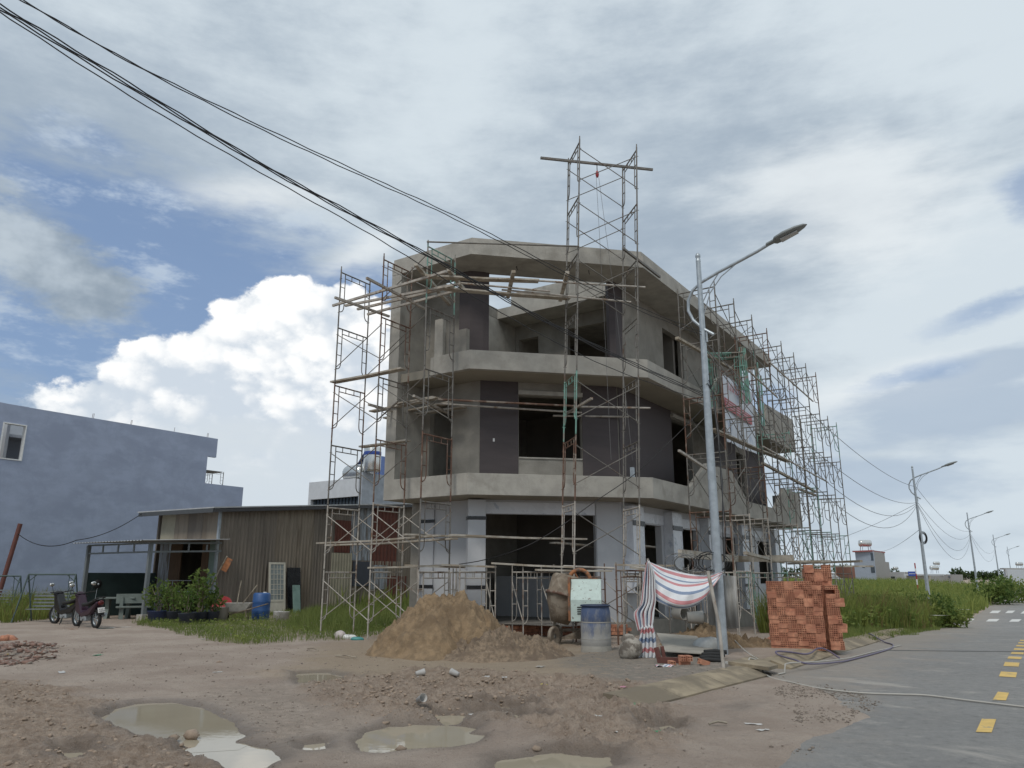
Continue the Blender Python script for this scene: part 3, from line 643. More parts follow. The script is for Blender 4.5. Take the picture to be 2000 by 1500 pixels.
# floor slabs with their parapets
for zb, ue in ((3.5, UE), (6.8, UE)):
    hb(MB().prism([(UL + 0.15, VE - 0.01), tuple(Bp(0.15)), tuple(Cp(0.15)), (ue, 0.15), (ue, VE - 0.01)], zb + 0.001, zb + 0.24), 'floor_slab', SOFF)
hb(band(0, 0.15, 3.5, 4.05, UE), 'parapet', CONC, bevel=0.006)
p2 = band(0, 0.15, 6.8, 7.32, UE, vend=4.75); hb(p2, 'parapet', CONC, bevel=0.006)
ubox('parapet_end', UL + 0.0, UL + 1.2, 4.752, 4.85, 6.802, 7.3, CONC)
# raised trapezoid pieces of the street parapets
def trap(pts, name): return hb(MB().extr([(p[0], 0.012, p[1]) for p in pts], (0, 0.125, 0)), name, CONC, bevel=0.005)
trap([(2.75, 4.051), (4.34, 4.95), (6.7, 4.95), (8.3, 4.051)], 'parapet_crest')
trap([(11.7, 4.051), (13.0, 4.80), (13.1, 4.98), (15.79, 4.98), (15.79, 4.051)], 'parapet_crest')
trap([(4.9, 7.321), (6.0, 8.1), (9.2, 8.1), (11.0, 7.321)], 'parapet_crest')
trap([(11.4, 7.321), (11.6, 8.2), (15.79, 8.25), (15.79, 7.321)], 'parapet_crest')
for zz in (3.74, 7.04): ubox('parapet_return', UE - 0.15, UE - 0.003, 0.151, 1.15, zz, zz + 1.2, CONC)
# first floor walls
f = MB()
wall(f, (UL + S, 6.045), tuple(WB), 3.742, 6.8, 0.2, [(0.22, 1.02, 3.742, 6.25)])
wall(f, tuple(WB), tuple(WC), 3.742, 6.8, 0.2, [(1.07, 2.89, 4.68, 6.42)])
wall(f, tuple(WC), (14.7, S), 3.742, 6.8, 0.2, [(4.0, 5.85, 3.742, 6.55), (10.6, 11.5, 3.742, 6.3)])
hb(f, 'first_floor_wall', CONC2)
hb(chbox(MB(), -0.02, 1.05, -0.03, -0.002, 4.06, 6.795), 'brown_panel', BROWN)
hb(chbox(MB(), 2.90, 3.95, -0.03, -0.002, 4.06, 6.795), 'brown_panel', BROWN)
hb(chbox(MB(), 1.05, 2.91, -0.10, -0.003, 6.43, 6.55), 'lintel', CONC, bevel=0.004)
hb(chbox(MB(), 1.07, 2.89, -0.03, 0.2, 4.64, 4.679), 'sill', CONC)
ubox('brown_panel', WC.x + 0.03, 4.42, S - 0.03, S - 0.002, 3.76, 6.795, BROWN); ubox('brown_panel', 8.0, 10.95, S - 0.03, S - 0.002, 3.76, 6.795, BROWN); ubox('brown_panel', 12.1, 14.68, S - 0.03, S - 0.002, 3.76, 6.795, BROWN)
ubox('lintel', 4.35, 7.2, S - 0.14, S - 0.003, 6.56, 6.68, CONC, 0.004)
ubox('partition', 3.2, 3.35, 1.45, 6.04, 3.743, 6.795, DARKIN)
so_ = hb(chbox(MB(), 0.34, 0.39, -0.040, -0.031, 5.08, 5.17), 'socket_plate', WPLAST)
ubox('drain_stub', -0.34, -0.25, 0.40, 0.49, 4.06, 4.32, GALV)
# second floor: terrace behind two piers, rooms behind it
s3 = MB(); wall(s3, (UL + S, 6.045), (UL + S, 4.35), 7.042, 9.72, 0.2); hb(s3, 'terrace_wall', CONC2)
ubox('low_wall', UL + 0.16, UL + 0.30, 3.75, 4.55, 7.042, 8.0, CONC2); ubox('wall_stub', UL + 0.02, UL + 0.14, 4.45, 4.74, 7.32, 8.38, CONC)
hb(MB().prism([tuple(chp(-0.62, 0.18)), tuple(chp(-0.34, 0.0)), tuple(chp(0.04, 0.0)), tuple(chp(0.22, 0.05)), tuple(chp(0.14, 0.35)), tuple(chp(-0.37, 0.42))], 7.042, 10.075), 'pier', BROWN)
hb(MB().prism([tuple(chp(3.82, 0.32)), tuple(chp(3.82, 0.06)), tuple(chp(4.0, 0.02)), (WC.x + 0.60, S + 0.02), (WC.x + 0.60, S + 0.27)], 7.042, 10.075), 'pier', BROWN)
f = MB(); wall(f, (2.5, 6.045), (2.5, S + 0.201), 7.042, 10.04, 0.2, [(0.15, 0.95, 7.9, 9.55), (2.1, 3.7, 7.042, 9.6)])
wall(f, (WC.x + 0.61, S), (12.6, S), 7.042, 10.04, 0.2, [(3.0, 4.8, 7.042, 9.6), (7.0, 8.3, 7.042, 9.5)])
hb(f, 'second_floor_wall', CONC2)
ubox('end_wall', 12.4, 12.6, S + 0.201, 6.045, 7.042, 10.04, CONC2)
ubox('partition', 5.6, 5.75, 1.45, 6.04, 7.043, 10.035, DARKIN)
# roof: slab with an open well over the terrace
RI = 1.36
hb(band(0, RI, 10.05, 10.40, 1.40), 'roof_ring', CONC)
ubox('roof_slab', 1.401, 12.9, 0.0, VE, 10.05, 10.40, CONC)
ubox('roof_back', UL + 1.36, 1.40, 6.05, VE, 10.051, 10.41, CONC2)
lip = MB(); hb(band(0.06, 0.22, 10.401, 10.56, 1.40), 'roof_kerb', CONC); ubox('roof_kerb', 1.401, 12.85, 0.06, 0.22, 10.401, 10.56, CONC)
ubox('roof_house', 1.42, 4.5, 2.4, 5.5, 10.402, 10.86, CONC)
for t, d in ((0.9, -0.6), (3.0, -0.7)):
    p = chp(t, d); hb(MB().tube([(p.x, p.y, 10.05), (p.x, p.y, 9.98), (p.x + 0.04, p.y, 9.94)], 0.012, 5), 'conduit_stub', CABLE)

# ------------------------------------------------------------------ scaffolding
LIFT, FW = 1.65, 1.15
def frame_mb():
    mb = MB(); r = 0.022; h = LIFT
    for x in (0, FW):
        mb.tube([(x, 0, 0), (x, 0, h + 0.03)], r, 6); mb.tube([(x, 0, h - 0.05), (x, 0, h + 0.12)], r * 0.75, 6)
        s = 1 if x == 0 else -1; xi = x + s * 0.17
        mb.tube([(xi, 0, h - 0.06), (xi, 0, 0.62), (xi - s * 0.012, 0, 0.53), (xi - s * 0.05, 0, 0.46), (xi - s * 0.10, 0, 0.43), (x, 0, 0.42)], 0.014, 5)
        for z in (0.82, 1.16): mb.tube([(x, 0, z), (xi, 0, z)], 0.012, 5)
        for z in (0.40, 1.40): mb.tube([(x, -0.05, z), (x, 0.05, z)], 0.008, 4)
    mb.tube([(0, 0, h - 0.06), (FW, 0, h - 0.06)], r * 0.9, 6); mb.tube([(0.17, 0, h - 0.20), (FW - 0.17, 0, h - 0.20)], 0.014, 5)
    for x in (0.42, FW - 0.42): mb.tube([(x, 0, h - 0.20), (x, 0, h - 0.06)], 0.012, 5)
    return mb
FM = [frame_mb().mesh('frame', m) for m in (STEEL, STEELR, STEELG, STEELP)]
_bm = {}
def brace_mesh(span, dz, mt):
    k = (round(span, 2), round(dz, 2), mt.name)
    if k not in _bm: _bm[k] = MB().tube([(0, 0, 0), (0, span, dz)], 0.0125, 5).mesh('brace', mt)
    return _bm[k]
def T3(x, y, z): return Matrix.Translation((x, y, z))
def pickmat(k, tint):
    r = random.random()
    if k <= 1 and r < 0.55: return FM[3]
    return FM[2] if r > 1 - tint else (FM[1] if r < 0.22 else FM[0])
# left run, on the side street
ls = thing('scaffold', 'left scaffold tower standing against the party-wall end of the house', 'scaffold', W(-4.9, 5.4), HROT)
lv = (7.05, 5.42, 3.87)
for i, vv in enumerate(lv):
    for k in range(6): place(pickmat(k, 0.13), 'frame', ls, T3(0, vv - 5.4, k * LIFT))
for i in range(2):
    sp = lv[i + 1] - lv[i]
    for x in (0, FW):
        for k in range(6):
            if (x and k in (0, 2, 4, 5) and random.random() < 0.6) or k == 5 and i == 0: continue
            for a, b in ((0.45, 1.38), (1.38, 0.45)):
                if k in (2, 4) and a > b and random.random() < 0.35: continue
                place(brace_mesh(sp, b - a, STEELP if k < 2 else STEEL), 'brace', ls, T3(x, lv[i] - 5.4, k * LIFT + a))
# hoist tower in front of the chamfer, leaning a little
NCH = (HU + HV) / math.sqrt(2); CHD = (HU - HV) / math.sqrt(2); WBc = W(UL, -UL)
def CHP(t, d, z=0.0): p = WBc + CHD * t + NCH * d; p.z = z; return p
ft = thing('scaffold', 'tall hoist scaffold tower rising above the roof at the chamfered corner', 'scaffold', CHP(2.27, -0.35), HROT + R(225))
TL = Matrix.Rotation(R(-1.95), 4, 'X')
for k in range(8):
    for i, y in enumerate((0, 1.62)):
        mm = FM[2] if (k == 3 and i == 0) else pickmat(k, 0.05); place(mm, 'frame', ft, TL @ T3(0, y, k * 1.62) @ Matrix.Diagonal((1, 1, 1.62 / 1.65, 1)))
    for x in (0, FW):
        if x == 0 and k < 5: continue
        if k == 4: continue
        for a, b in ((0.42, 1.36), (1.36, 0.42)): place(brace_mesh(1.62, b - a, STEEL), 'brace', ft, TL @ T3(x, 0, k * 1.62 + a))
# street run
rs = thing('scaffold', 'long scaffold run along the street side of the house', 'scaffold', W(2.05, -0.2, 0), HROT)
ru = [2.05, 3.83, 5.7, 7.45, 9.3, 11.1, 13.0, 14.75, 16.3, 18.1]; RZ = Matrix.Rotation(R(-90), 4, 'Z')
for i, uu in enumerate(ru):
    n = 6 if i < 8 else 5; zb = float(zdrop(uu, -1))
    for k in range(n): place(FM[1] if (i == 0 and k in (1, 3)) else pickmat(k, 0.10), 'frame', rs, T3(uu - 2.05, 0, k * LIFT) @ RZ)
    for x in (0, FW): MB().tube([(uu - 2.05, -x, zb - 0.03), (uu - 2.05, -x, 0.05)], 0.017, 5).build('base_jack', STEEL, rs, world=False)
    if i:
        sp = uu - ru[i - 1]
        for x in (0, FW):
            for k in range(n):
                for a, b in ((0.45, 1.38), (1.38, 0.45)):
                    if random.random() < 0.15: continue
                    place(brace_mesh(sp, b - a, STEEL), 'brace', rs, T3(ru[i - 1] - 2.05, -x, k * LIFT + a) @ RZ)
# low trestle frames under the working boards
def trestle(pa, label, ang, wid=1.0, mi=3, sec=True):
    b = Gs(*pa); o = thing('trestle', label, 'trestle', b, ang, group='low trestle frames')
    place(FM[mi], 'frame', o, Matrix.Diagonal((wid / FW, 1, 1, 1)))
    if sec:
        place(FM[mi], 'frame', o, T3(0, 1.3, 0) @ Matrix.Diagonal((wid / FW, 1, 1, 1)))
        for x in (0, wid): place(brace_mesh(1.3, 0.9, STEELP), 'brace', o, T3(x, 0, 0.45))
    return o
a0 = math.atan2(CHD.y, CHD.x)
trestle((812, 1244), 'cement-splashed trestle left of the sand heap', a0 - 0.1); trestle((896, 1256), 'trestle half buried behind the sand heap peak', a0, 0.85)
trestle((1022, 1256), 'trestle before the shop opening, left of the mixer', a0, 0.75); trestle((1208, 1262), 'rusty trestle just right of the blue drum', a0 + 0.5, 1.0, 1)
trestle((1310, 1248), 'trestle behind the striped tarpaulin', a0 + 0.7, 0.9, 0)
trestle((1445, 1244), 'trestle between lamp post and brick stack', a0 + 0.7, 1.0, 3)

# ------------------------------------------------------------------ boards and tubes laid on the scaffolds
def board(a, b, kind, label, m=None):
    mb = MB(); a, b = Vector(a), Vector(b)
    if kind == 'tube': mb.tube([a, b], 0.028, 8); m = m or STEELP; nm, cat = 'steel_tube', 'tube'
    elif kind == 'box': mb.beam(a, b, 0.06, 0.06); m = m or STEELP; nm, cat = 'steel_tube', 'tube'
    elif kind == 'timber': mb.beam(a, b, 0.10, 0.07); m = m or WOODC; nm, cat = 'timber', 'timber'
    elif kind == 'beam': mb.beam(a, b, 0.10, 0.20); m = m or WOODC; nm, cat = 'timber', 'timber'
    else:
        mid = a.lerp(b, 0.5) - Vector((0, 0, 0.015 * (b - a).length / 3)); mb.beam(a, mid, 0.22, 0.042); mb.beam(mid, b, 0.22, 0.042); m = m or WOODC; nm, cat = 'plank', 'plank'
    return single(mb, nm, m, label, cat, 'boards and tubes on the scaffolds')
BL = [
 (8.86, 650, 597, 872, 530, 'box', 'uppermost outer tube across the left scaffold, ends far left'),
 (8.84, 674, 597, 900, 554, 'box', 'second tube of the top platform on the left scaffold'),
 (8.82, 698, 604, 885, 560, 'box', 'third tube of the top platform on the left scaffold'),
 (8.80, 718, 614, 905, 564, 'box', 'innermost tube of the top platform on the left scaffold'),
 (8.74, 654, 581, 760, 618, 'box', 'cross tube under the top platform at the far left'),
 (8.76, 716, 543, 832, 604, 'box', 'cross tube of the top platform meeting the fin wall'),
 (9.02, 812, 516, 878, 595, 'timber', 'timber lying askew on the top platform of the left scaffold'),
 (8.98, 876, 527, 906, 566, 'timber', 'short timber askew beside the brown terrace pier'),
 (8.90, 830, 540, 1052, 549, 'plank', 'plank spanning from left scaffold past the brown terrace pier'),
 (8.88, 1045, 548, 1260, 561, 'tube', 'pale tube through the hoist tower under the roof'),
 (8.80, 868, 564, 1113, 583, 'plank', 'lower plank bridging towards the hoist tower below the roof'),
 (8.84, 900, 553, 1074, 569, 'tube', 'thin tube between the two bridging planks below the roof'),
 (8.78, 980, 566, 1232, 590, 'tube', 'tube ending at the right legs of the hoist tower'),
 (8.93, 1003, 530, 992, 580, 'timber', 'short crosspiece tying the bridging planks left of the tower'),
 (8.95, 1108, 532, 1094, 587, 'timber', 'short crosspiece tying the bridging planks at the tower'),
 (6.68, 650, 747, 788, 720, 'plank', 'plank on the left scaffold level with the second balcony'),
 (5.06, 706, 873, 798, 860, 'plank', 'plank on the left scaffold at first floor height'),
 (6.10, 726, 804, 856, 777, 'plank', 'top plank of the middle platform, left scaffold'),
 (6.05, 752, 817, 908, 795, 'plank', 'outer plank of the middle platform, left scaffold'),
 (6.08, 764, 809, 880, 786, 'plank', 'second plank of the middle platform, left scaffold'),
 (6.14, 778, 789, 850, 776, 'plank', 'dark short plank at the back of the middle platform'),
 (5.98, 720, 790, 801, 812, 'box', 'cross tube carrying the middle platform, left'),
 (5.98, 808, 773, 885, 812, 'box', 'cross tube carrying the middle platform, right'),
 (6.02, 856, 780, 1122, 793, 'tube', 'rusty long tube before the first floor window'),
 (5.98, 850, 788, 1136, 806, 'tube', 'pale long tube below the rusty one, first floor window'),
 (6.02, 1116, 794, 1270, 797, 'tube', 'tube sticking out right of the hoist tower'),
 (5.90, 1080, 812, 1228, 814, 'tube', 'lower tube crossing the hoist tower at first floor'),
 (5.96, 1098, 813, 1156, 778, 'box', 'square tube pointing outwards in the hoist tower'),
 (2.42, 624, 1061, 862, 1046, 'plank', 'long plank at the bottom left of the left scaffold'),
 (2.38, 640, 1065, 888, 1052, 'plank', 'long plank under the bottom left one'),
 (2.46, 790, 1044, 1010, 1050, 'plank', 'plank before the white left wall of the shop'),
 (2.42, 880, 1045, 1142, 1053, 'plank', 'long plank across the dark shop opening'),
 (2.36, 1080, 1060, 1268, 1070, 'plank', 'plank from shop opening to the tiled corner'),
 (2.33, 1120, 1063, 1215, 1071, 'plank', 'short plank under the one at the tiled corner'),
 (2.38, 1225, 1062, 1368, 1077, 'plank', 'plank running right from the tiled corner'),
 (1.74, 722, 1109, 868, 1104, 'plank', 'low plank behind the sand heap, far left'),
 (1.78, 795, 1104, 905, 1108, 'plank', 'low plank behind the sand heap, middle'),
 (1.76, 865, 1103, 968, 1107, 'plank', 'low plank on the trestle at the shop door edge'),
 (1.80, 960, 1100, 1122, 1108, 'plank', 'low plank across the shop opening'),
 (1.74, 1045, 1113, 1195, 1115, 'plank', 'low plank above the concrete mixer'),
 (1.77, 1100, 1106, 1200, 1110, 'tube', 'tube lying above the concrete mixer'),
 (1.80, 1200, 1103, 1318, 1105, 'plank', 'plank above the blue drum and trestle'),
 (1.78, 1236, 1108, 1396, 1132, 'plank', 'plank just behind the top of the striped tarpaulin'),
 (2.05, 1328, 1081, 1446, 1092, 'beam', 'heavy cement-caked timber left of the lamp post'),
 (2.05, 1412, 1092, 1550, 1090, 'beam', 'heavy cement-caked timber right of the lamp post'),
 (2.02, 1456, 1080, 1530, 1099, 'timber', 'timber slanting from the lamp post to the brick stack'),
 (1.98, 1500, 1097, 1622, 1096, 'timber', 'timber crossing above the brick stack'),
 (1.96, 1540, 1101, 1682, 1096, 'timber', 'long thin timber reaching right past the scaffold'),
 (1.90, 1562, 1106, 1705, 1106, 'timber', 'lowest thin timber reaching right past the scaffold'),
]
LOWY = {'low plank behind the sand heap, far left': (20.3, 19.6), 'low plank behind the sand heap, middle': (19.6, 18.9), 'low plank on the trestle at the shop door edge': (18.9, 18.6), 'low plank across the shop opening': (18.7, 18.6), 'low plank above the concrete mixer': (18.6, 18.5),
 'tube lying above the concrete mixer': (18.9, 18.9), 'plank above the blue drum and trestle': (17.8, 17.6), 'plank just behind the top of the striped tarpaulin': (16.9, 15.4)}
for z, x0, y0, x1, y1, kd, lab in BL:
    m_ = STEELR if 'rusty long' in lab else None
    if z < 1.85: board(at(x0, y0, LOWY[lab][0]), at(x1, y1, LOWY[lab][1]), kd, lab, m_)
    else: board(G(x0, y0, z), G(x1, y1, z), kd, lab, m_)
def pvw(x, y, vv): p = PV(x, y, vv); return W(p.x, p.y, p.z)
for x0, y0, x1, y1, vv, kd, lab in [
 (1502, 707, 1588, 784, -1.40, 'tube', 'thick tube lashed to the top of the street scaffold'),
 (1450, 713, 1518, 776, -1.40, 'tube', 'tube lashed along the street scaffold near the banner'),
 (1322, 660, 1432, 722, -0.75, 'timber', 'timber resting in the street scaffold behind the lamp post'),
 (1390, 838, 1540, 902, -0.75, 'plank', 'plank in the street scaffold just under the banner'),
 (1326, 880, 1402, 930, -0.75, 'box', 'thin tube at first floor left of the lamp post'),
 (1490, 872, 1617, 942, -1.40, 'tube', 'long tube sloping away in the right part of the scaffold'),
 (1490, 905, 1592, 960, -1.05, 'timber', 'timber before the end balcony of the house'),
 (1560, 955, 1592, 967, -0.70, 'timber', 'short timber at the end balcony of the house')]:
    m_ = WOOD if kd == 'timber' else None
    board(pvw(x0, y0, vv), pvw(x1, y1, vv), kd, lab, m_)
# hoist: beam, pulley, rope at the head of the tower
board(CHP(1.75, -0.95, 12.62), CHP(5.0, -0.95, 12.62), 'box', 'hoist beam laid across the head of the tall tower', STEEL)
pb = CHP(3.36, -0.95, 12.30); pul = thing('pulley_block', 'small red pulley block hanging from the hoist beam', 'pulley', pb, 0, worldparts=True)
MB().sphere(pb, 0.10, 8, 6, (0.5, 0.6, 1.1)).build('housing', REDP, pul); MB().tube([pb + Vector((0, 0, 0.1)), pb + Vector((0, 0, 0.34))], 0.012, 5).build('hook', CABLE, pul)
MB().tube([pb + Vector((-0.03, 0, -0.1)), CHP(3.50, -0.75, 8.2), CHP(3.62, -0.6, 4.4)], 0.006, 4).build('hoist_rope', GREYW, pul)
MB().tube([pb + Vector((0.04, 0, -0.1)), CHP(3.85, -0.75, 8.4), CHP(4.2, -0.6, 4.4)], 0.006, 4).build('hoist_rope', GREYW, pul)
single(MB().tube([Vector(p) + Vector((0, 0, 0.02)) for p in (W(-4.95, 3.87, 9.93), CHP(2.62, -1.54, 9.80))], 0.022, 6), 'steel_tube', STEEL, 'tie tube from the left scaffold to the hoist tower at the roof edge', 'tube', 'boards and tubes on the scaffolds')
board(CHP(3.9, -1.3, 9.98), CHP(5.6, 0.35, 9.95), 'box', 'square tube jutting over the right roof corner', STEEL)
# green frames stacked upright on the second balcony
for k in range(6):
    o = thing('spare_frame', ['nearest spare green frame in the stack behind the lamp post', 'second spare green frame behind the lamp post', 'third spare green frame behind the lamp post', 'fourth spare green frame behind the lamp post', 'fifth spare green frame, behind the lamp post', 'last spare green frame of the stack, nearest the banner'][k], 'scaffold frame', W(3.35 + 0.16 * k, -0.35 - 0.10 * (k % 2), 6.62), HROT + R(-60 - 8 * k), group='spare green frames')
    place(FM[2], 'frame', o, Matrix.Rotation(R(6), 4, 'X'))
for k in range(3):
    o = single(MB().tube([W(6.2 + 0.25 * k, -1.2, 6.0), W(6.35 + 0.3 * k, -1.15, 9.0 - 0.4 * k)], 0.03, 6), 'green_pole', STEELG, ['tall green pole standing before the banner', 'middle green pole standing before the banner', 'short green pole standing before the banner'][k], 'pole', 'green poles')
# for-sale banner hung behind the scaffold: print as flat letters
bn_ = thing('banner', 'white printed banner with red band hung on the street scaffold', 'banner', W(5.75, -0.14, 5.85), HROT)
BAN = mat('banner_vinyl', (0.62, 0.66, 0.72), 0.6, 0.05, 2, col2=(0.28, 0.36, 0.50), mixscale=1.1, lo=0.52, hi=0.72); BRED = plain('banner_red', (0.40, 0.11, 0.12), 0.6)
mb = MB(); nu, nz = 14, 10
pts = [[(u_ * 3.5, -0.05 * math.sin(u_ * 9) * (1 - z_), z_ * 2.35) for u_ in [i / nu for i in range(nu + 1)]] for z_ in [j / nz for j in range(nz + 1)]]
mb.smooth = True; mb.add([p for r_ in pts for p in r_], [(j * (nu + 1) + i, j * (nu + 1) + i + 1, (j + 1) * (nu + 1) + i + 1, (j + 1) * (nu + 1) + i) for j in range(nz) for i in range(nu)])
mb.build('sheet', BAN, bn_, world=False)
mb = MB(); mb.extr([(0.02, -0.075, 1.12), (3.0, -0.075, 1.00), (3.0, -0.075, 1.34), (0.02, -0.075, 1.50)], (0, 0.004, 0)); mb.build('red_band', BRED, bn_, world=False)
def text(name, body, size, m, parent, M, bold=0.0):
    cu = bpy.data.curves.new(name, 'FONT'); cu.body = body; cu.size = size; cu.extrude = 0.002; cu.offset = bold; cu.resolution_u = 2
    ob = bpy.data.objects.new(name, cu); COL.objects.link(ob); dg = bpy.context.evaluated_depsgraph_get(); me = bpy.data.meshes.new_from_object(ob.evaluated_get(dg)); bpy.data.objects.remove(ob)
    me.name = name; me.materials.clear(); me.materials.append(m); o = bpy.data.objects.new(name, me); COL.objects.link(o); o.parent = parent; o.matrix_basis = M; return o
FACE = Matrix.Rotation(R(90), 4, 'X')
# the lettering is too blurred to read in the photograph: a row of red strokes and pale lines stands where it stands
rl = random.Random(4); x = 0.55
while x < 3.0:
    h_ = rl.uniform(0.24, 0.36); mb = MB(); z0 = 1.86 - 0.10 * x / 3; mb.extr([(x, -0.078, z0), (x + 0.07, -0.078, z0), (x + 0.07 + rl.uniform(-.05, .08), -0.078, z0 + h_), (x + rl.uniform(-.05, .08), -0.078, z0 + h_)], (0, 0.003, 0)); mb.build('red_stroke', BRED, bn_, world=False); x += rl.uniform(0.12, 0.22)
for k in range(3): mb = MB(); mb.extr([(0.12, -0.082, 1.40 - 0.09 * k), (2.6, -0.082, 1.30 - 0.09 * k), (2.6, -0.082, 1.315 - 0.09 * k), (0.12, -0.082, 1.415 - 0.09 * k)], (0, 0.003, 0)); mb.build('pale_line', BAN, bn_, world=False)

# ------------------------------------------------------------------ heaps, mixer, drum and other things on the site
def heap(name, m, label, cx, cy, rx, ry, h, rot, seed, peaks, rough=0.10):
    """earth heap: a height field over an ellipse, with lumps"""
    n = 200; r = np.linspace(0.001, 1.12, 90); a = np.linspace(0, 2 * np.pi, n, endpoint=False); RR, AA = np.meshgrid(r, a, indexing='ij')
    lx = RR * np.cos(AA); ly = RR * np.sin(AA); X = lx * rx; Y = ly * ry
    wob = 1 + 0.5 * fbm(np.cos(AA) * 2 + 5, np.sin(AA) * 2 + 5, 1.0, 3, seed)
    Z = np.zeros_like(X)
    for px, py, pr, ph in peaks:
        d = np.hypot((X - px) , (Y - py)) / pr; Z = np.maximum(Z, ph * np.clip(1 - d / wob, 0, 1) ** 0.95)
    Z = np.where(Z > h * 0.8, h * 0.8 + (Z - h * 0.8) * 0.45, Z) + rough * fbm(X + seed, Y, 1.6, 4, seed) * sstep(0.0, 0.25, Z) + (0.50 * np.abs(fbm(X, Y + seed, 3.6, 4, seed + 5, 0.62)) + 0.22 * np.abs(fbm(X, Y, 11, 3, seed + 9, 0.6))) * sstep(0.0, 0.2, Z)
    Z = Z - 0.07 * (RR > 1.05)
    c, s = math.cos(rot), math.sin(rot); wx = cx + X * c - Y * s; wy = cy + X * s + Y * c
    V = np.stack([wx, wy, Z - 0.015], -1).reshape(-1, 3); k = len(r)
    fs = [(i * n + j, i * n + (j + 1) % n, (i + 1) * n + (j + 1) % n, (i + 1) * n + j) for i in range(k - 1) for j in range(n)]
    mb = MB(); mb.smooth = True; mb.add([tuple(p) for p in V], [f[::-1] for f in fs]); return single(mb, name, m, label, name.split('_')[-1] if False else 'heap')
p = G(905, 1285)
hs = heap('sand_heap', SANDM, 'large heap of tan building sand before the house', -1.30, 16.0, 2.3, 1.7, 1.13, 0.05, 41, [(0.22, 0.2, 1.25, 1.42), (-0.05, 0.15, 1.3, 1.30), (-0.35, 0.1, 1.2, 1.12), (-0.75, 0.0, 0.95, 0.55), (0.0, 0.3, 1.6, 0.75)], 0.55)
heap('soil_heap', SAND2, 'low gravelly soil heap at the right foot of the sand heap', -0.05, 15.0, 1.55, 1.0, 0.7, -0.1, 55, [(-0.15, 0.1, 0.95, 0.52), (0.45, -0.05, 0.85, 0.30), (-0.8, 0.0, 0.7, 0.22)], 0.12)
p = G(1455, 1280); heap('sand_heap', SANDM, 'small sand heap between the lamp post and the bricks', p.x - 0.2, p.y + 0.6, 1.5, 1.1, 0.6, 0.2, 63, [(-0.3, 0.2, 1.1, 0.52), (0.6, 0, 0.9, 0.25)], 0.08)
# drum
b0 = G(1165, 1279); dr = thing('plastic_drum', 'blue plastic drum caked with cement beside the mixer', 'drum', b0, 0.3)
T = NT(BLUEP.node_tree); out = T.n('ShaderNodeOutputMaterial'); b = T.n('ShaderNodeBsdfPrincipled'); T.link(b.outputs[0], out.inputs[0]); vc = T.n('ShaderNodeTexCoord').outputs['Object']; sz = T.n('ShaderNodeSeparateXYZ'); T.link(vc, sz.inputs[0])
n1 = T.noise(T.vm('MULTIPLY', vc, (1, 1, 0.35)), 7, 6, 0.7); n2 = T.noise(vc, 25, 4, 0.7); k_ = T.ss(T.m('ADD', T.m('MULTIPLY', sz.outputs[2], 1.0), T.m('MULTIPLY', T.m('SUBTRACT', n1, 0.5), 1.3)), 0.35, 0.85)
T.link(T.mix(k_, T.mix(n2, (0.25, 0.245, 0.235), (0.36, 0.355, 0.335)), T.mix(n2, (0.05, 0.08, 0.17), (0.10, 0.14, 0.24))), b.inputs['Base Color']); b.inputs['Roughness'].default_value = 0.75
prof = [(0.0, 0.0), (0.27, 0.0), (0.285, 0.03), (0.292, 0.22), (0.300, 0.30), (0.292, 0.315), (0.297, 0.45), (0.297, 0.60), (0.288, 0.62), (0.297, 0.635), (0.290, 0.80), (0.272, 0.90), (0.268, 0.915)]
MB().lathe(prof, 28).build('body', BLUEP, dr, world=False)
MB().lathe([(0.268, 0.913), (0.298, 0.915), (0.298, 0.945), (0.265, 0.950), (0.258, 0.90), (0.25, 0.55), (0.0, 0.55)], 28).build('rim', mat('dark_blue_plastic', (0.03, 0.045, 0.09), 0.6), dr, world=False)
MB().lathe([(0.302, 0.30), (0.3045, 0.306), (0.302, 0.312)], 28).build('hoop', CEM, dr, world=False); MB().lathe([(0.300, 0.61), (0.3025, 0.62), (0.300, 0.63)], 28).build('hoop', CEM, dr, world=False)
mb = MB(); mb.lathe([(0.27, 0.002), (0.30, 0.004), (0.305, 0.05), (0.297, 0.18)], 28); mb.build('cement_crust', CEM, dr, world=False)
# concrete mixer: drum tilted with its mouth to the left, motor box to the right
m0 = G(1130, 1262); m0 = G(1123, 1262); mx = thing('concrete_mixer', 'tilting concrete mixer with mint green motor box and rusty handwheel', 'mixer', m0, R(-8))
mb = MB(); pr = [(0.0, -0.44), (0.36, -0.44), (0.40, -0.38), (0.42, -0.05), (0.445, -0.03), (0.445, 0.03), (0.42, 0.05), (0.385, 0.20), (0.30, 0.36), (0.20, 0.60), (0.17, 0.60), (0.16, 0.5)]
mb.lathe(pr, 24); mb.xf(Matrix.Translation((-0.20, 0.15, 1.06)) @ Matrix.Rotation(R(14), 4, 'Y') @ Matrix.Rotation(R(180), 4, 'X') @ Matrix.Rotation(R(-6), 4, 'X')); dm = mb.build('drum', MUDM, mx, world=False)
mb = MB(); mb.lathe([(0.455, -0.03), (0.475, -0.03), (0.475, 0.03), (0.455, 0.03)], 24); mb.xf(Matrix.Translation((-0.20, 0.15, 1.06)) @ Matrix.Rotation(R(14), 4, 'Y') @ Matrix.Rotation(R(174), 4, 'X')); mb.build('gear_ring', STEELR, dm, world=False)
mb = MB(); mb.box(-0.10, -0.045, -0.52, 0.55, 0.55, 1.48); mb.build('yoke', RUSTO, mx, world=False, bevel=0.01)
mb = MB(); mb.extr([(-0.04, -0.60, 0.55), (-0.04, -0.60, 1.00), (-0.04, -0.36, 1.44), (-0.04, -0.22, 1.44), (-0.04, -0.22, 0.55)], (0.66, 0, 0)); bx_ = mb.build('motor_box', MINT, mx, world=False, bevel=0.008)
